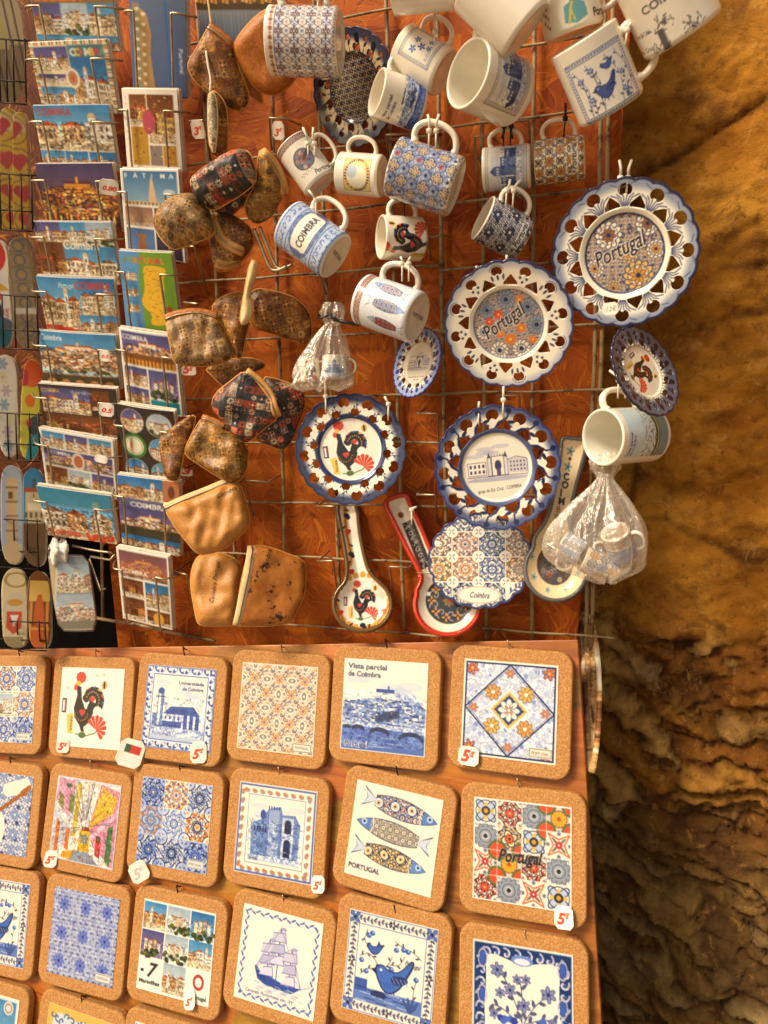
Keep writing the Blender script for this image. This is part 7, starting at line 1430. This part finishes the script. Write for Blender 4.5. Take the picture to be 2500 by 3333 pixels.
cv = Cv(26, 90, '#d9c79a', 1.5); cv.ell(13, 14, 10, 8, '#a8884c', 0, 1, 2); cv.ell(13, 50, 11, 22, '#cdc0a0'); cv.ell(13, 40, 7, 4, '#c8903c'); cv.poly([(6, 50), (20, 50), (20, 68), (13, 76), (6, 68)], '#c8502c'); cv.poly([(9, 54), (17, 54), (13, 68)], '#e9e4dc'); cv.rect(4, 78, 18, 12, '#9a8a5c')
bookmark('cream bookmarks with a gold crown and red shield', cC((30, 1440), (15, 1200), (10, 950), (40, 860), (110, 815), (180, 850), (208, 950), (210, 1200), (212, 1440)), .05, cv)
cv = Cv(26, 90, '#7a4a20', 1.5); cv.rect(2, 12, 22, 24, '#e0b85c'); cv.poly([(6, 88), (8, 44), (11, 28), (15, 28), (18, 44), (20, 88)], '#c86020'); cv.rect(2, 66, 22, 3, '#e09a3c'); cv.rect(3, 36, 3, 54, '#d9903c'); cv.rect(20, 36, 3, 54, '#d9903c')
bookmark('orange bookmarks with a statue in an archway', cC((235, 1450), (218, 1200), (210, 960), (235, 880), (290, 838), (350, 870), (385, 960), (390, 1200), (388, 1450)), .045, cv)
t = thing('bookmark_rack', 'dark wire baskets holding the narrow bookmarks at the left edge', 'wire rack', U(60, 1200, .05)); tP = np.array(t.location)
for crp, xs_, ya, yb in ((cA, (-10, 45, 98, 190), 300, 790), (cA, (-5, 68, 160, 240), 1340, 1770), (cB, (15, 110, 205, 285), 380, 790), (cB, (55, 120, 225, 295), 1290, 1650), (cC, (30, 105, 205, 285), 450, 820), (cC, (65, 130, 215, 300, 345), 1235, 1450)):
    parts = []
    for x in xs_: parts.append(tube([U(*p, .066) - tP for p in crp((x, ya), (x + 6, (ya + yb) / 2), (x + 14, yb))], .0011, 6))
    for y in (ya, (ya * .35 + yb * .65), yb): parts.append(tube([U(*p, .066) - tP for p in crp((-60, y - 6), (xs_[-1] + 12, y + 16))], .0010, 6))
    parts.append(tube([U(*crp((xs_[-1] + 12, ya + 16))[0], .066) - tP, U(*crp((xs_[-1] + 40, ya + 10))[0], .012) - tP], .0011, 6))
    mesh('wire_basket', *join(parts), DARKW, t)
# plastic sleeve of bookmarks
cv = Cv(46, 96, '#b0a284', 1.5); cv.grad(8, 2, 38, 30, '#7f8c94', '#a9b0ae'); photo(cv, 8, 12, 38, 36, 'pale', 90); cv.rect(8, 48, 38, 46, '#8c9490'); photo(cv, 8, 50, 38, 42, 'pale_town', 91); cv.rect(8, 84, 38, 10, '#7d7457'); cv.rect(0, 0, 6, 96, '#c9b48a'); cv.rect(6, 0, 2, 96, '#d9d2c0')
sp_ = cC((380, 745), (520, 728), (672, 735), (700, 930), (748, 1300), (600, 1310), (462, 1305), (420, 1100), (395, 900))
t = shape('bookmark_sleeve', 'clear plastic sleeve of bookmarks with two grey views in the dark gap', 'sleeve', sp_, *np.mean(sp_, 0), .06, 12, 200, cv, .008, n=110, smooth=1, mat=PRINT)
P, M = np.array(t.location), np.array(t.matrix_world.to_3x3())
P, M = frame(*np.mean(sp_, 0), .06, 12, 200); Q = chaikin(loc(P, M, sp_), 1) * 1.03; V, F = slab([(Q, -.010), (Q, .0022)]); mesh('clear_film', V, F, FILM, t, smooth=False)
V = []; F = []
for i in range(8):
    for j in range(30): a = 2 * math.pi * j / 30; rr = (.006 + .011 * abs(math.sin(i * .9))) * (1 + .4 * math.sin(5 * a + i)); V.append([Q[:, 0].mean() - .030 + .045 * i / 8 * .6 + rr * .4 * math.cos(a), Q[:, 1].max() + .004 + rr * math.sin(a), rr * math.cos(a) * .7])
for i in range(7):
    for j in range(30): F.append([i * 30 + j, i * 30 + (j + 1) % 30, (i + 1) * 30 + (j + 1) % 30, (i + 1) * 30 + j])
mesh('twisted_top', V, F, plain('crumpled_film', '#e8e4da', .25, '#cfc8b8', 90), t)

# ------------------------------------------------------------------ cellophane bags with little cups
t, P, M = bag('small cellophane bag with a rooster cup and blue cups, tied in black', 1062, 1150, .06, [(cL((x0, y))[0][0], cL((x1, y))[0][0], cL((0, y))[0][1]) for x0, x1, y in ((560, 635, 505), (505, 650, 560), (440, 680, 640), (390, 710, 740), (330, 735, 850), (285, 755, 950), (268, 770, 1010), (340, 700, 1042))])
cv = MC(100, 90); mono(cv, FC - 40, 12, 80, 60, 'tower', 3)
mug('little cup with a blue view inside the small cellophane bag', *cL((610, 880))[0], .055, 82, 74, 92, 5, 12, cv, name='mug', group='cups inside the cellophane bags')
cv = MC(100, 90); rooster(cv, FC, 45, 1.0)
mug('little rooster cup inside the small cellophane bag', *cL((405, 910))[0], .06, 66, 74, 84, 5, 8, cv, group='cups inside the cellophane bags')
o = mesh('black_cord', *join([tube(spline([P + M @ np.array([.009 * math.cos(a) , .041 + .002 * math.sin(a * 2), .009 * math.sin(a)]) for a in np.linspace(0, 6.28 * 1.9, 18)], 3), .0013, 6), tube([U(*p, .065) for p in cL((600, 480), (690, 505), (820, 528))], .0022, 6), tube([U(*p, .07) for p in cL((550, 425), (590, 470), (650, 500))], .0012, 6)]), BLKT, None, P=P); setp(o, 'black cord knotted round the neck of the small cellophane bag', 'cord')
t, P, M = bag('large cellophane bag of cups hanging at the board edge', 1965, 1700, .10, [(cN((x0, y))[0][0], cN((x1, y))[0][0], cN((0, y))[0][1]) for x0, x1, y in ((560, 640, 1200), (520, 660, 1260), (430, 720, 1350), (320, 790, 1450), (220, 845, 1560), (190, 872, 1680), (220, 880, 1780), (330, 850, 1870), (470, 720, 1930), (560, 660, 1958))])
cv = MC(100, 100); lattice(cv, 0, 8, 260, cv.H - 12, 9, 3, [P_GRY, P_GOLD, P_BLUE], 60)
mug('little cup with grey and gold tile print at the bottom of the large bag', *cN((560, 1860))[0], .10, 88, 120, 24, -10, -80, cv, group='cups inside the cellophane bags')
cv = MC(100, 100); lattice(cv, 0, 8, 260, cv.H - 12, 12, 4, [P_BLUE, P_GRY], 70)
mug('little pale blue cup at the left of the large bag', *cN((360, 1740))[0], .10, 92, 76, 28, 8, 100, cv, group='cups inside the cellophane bags')
cv = MC(100, 100); lattice(cv, 0, 4, 260, 30, 12, 1, [P_MIX, P_TERR], 75); cv.rect(0, 36, 260, 60, '#8a93b0')
mug('little open cup with an orange rim band at the right of the large bag', *cN((700, 1700))[0], .11, 96, 84, 70, -38, 10, cv, inner='#e6d8c4', group='cups inside the cellophane bags')
tag('small white price label stuck on the largest plate', *cK((1082, 838))[0], .10, 50, 40, 8, '12€', 'U', tc='#8a8478', faint=True, name='price_label', psi=6)
tag('small white label stuck on the rooster spoon rest bowl', *cO((598, 950))[0], .045, 18, 14, 0, '', 'U', name='price_label', psi=6)
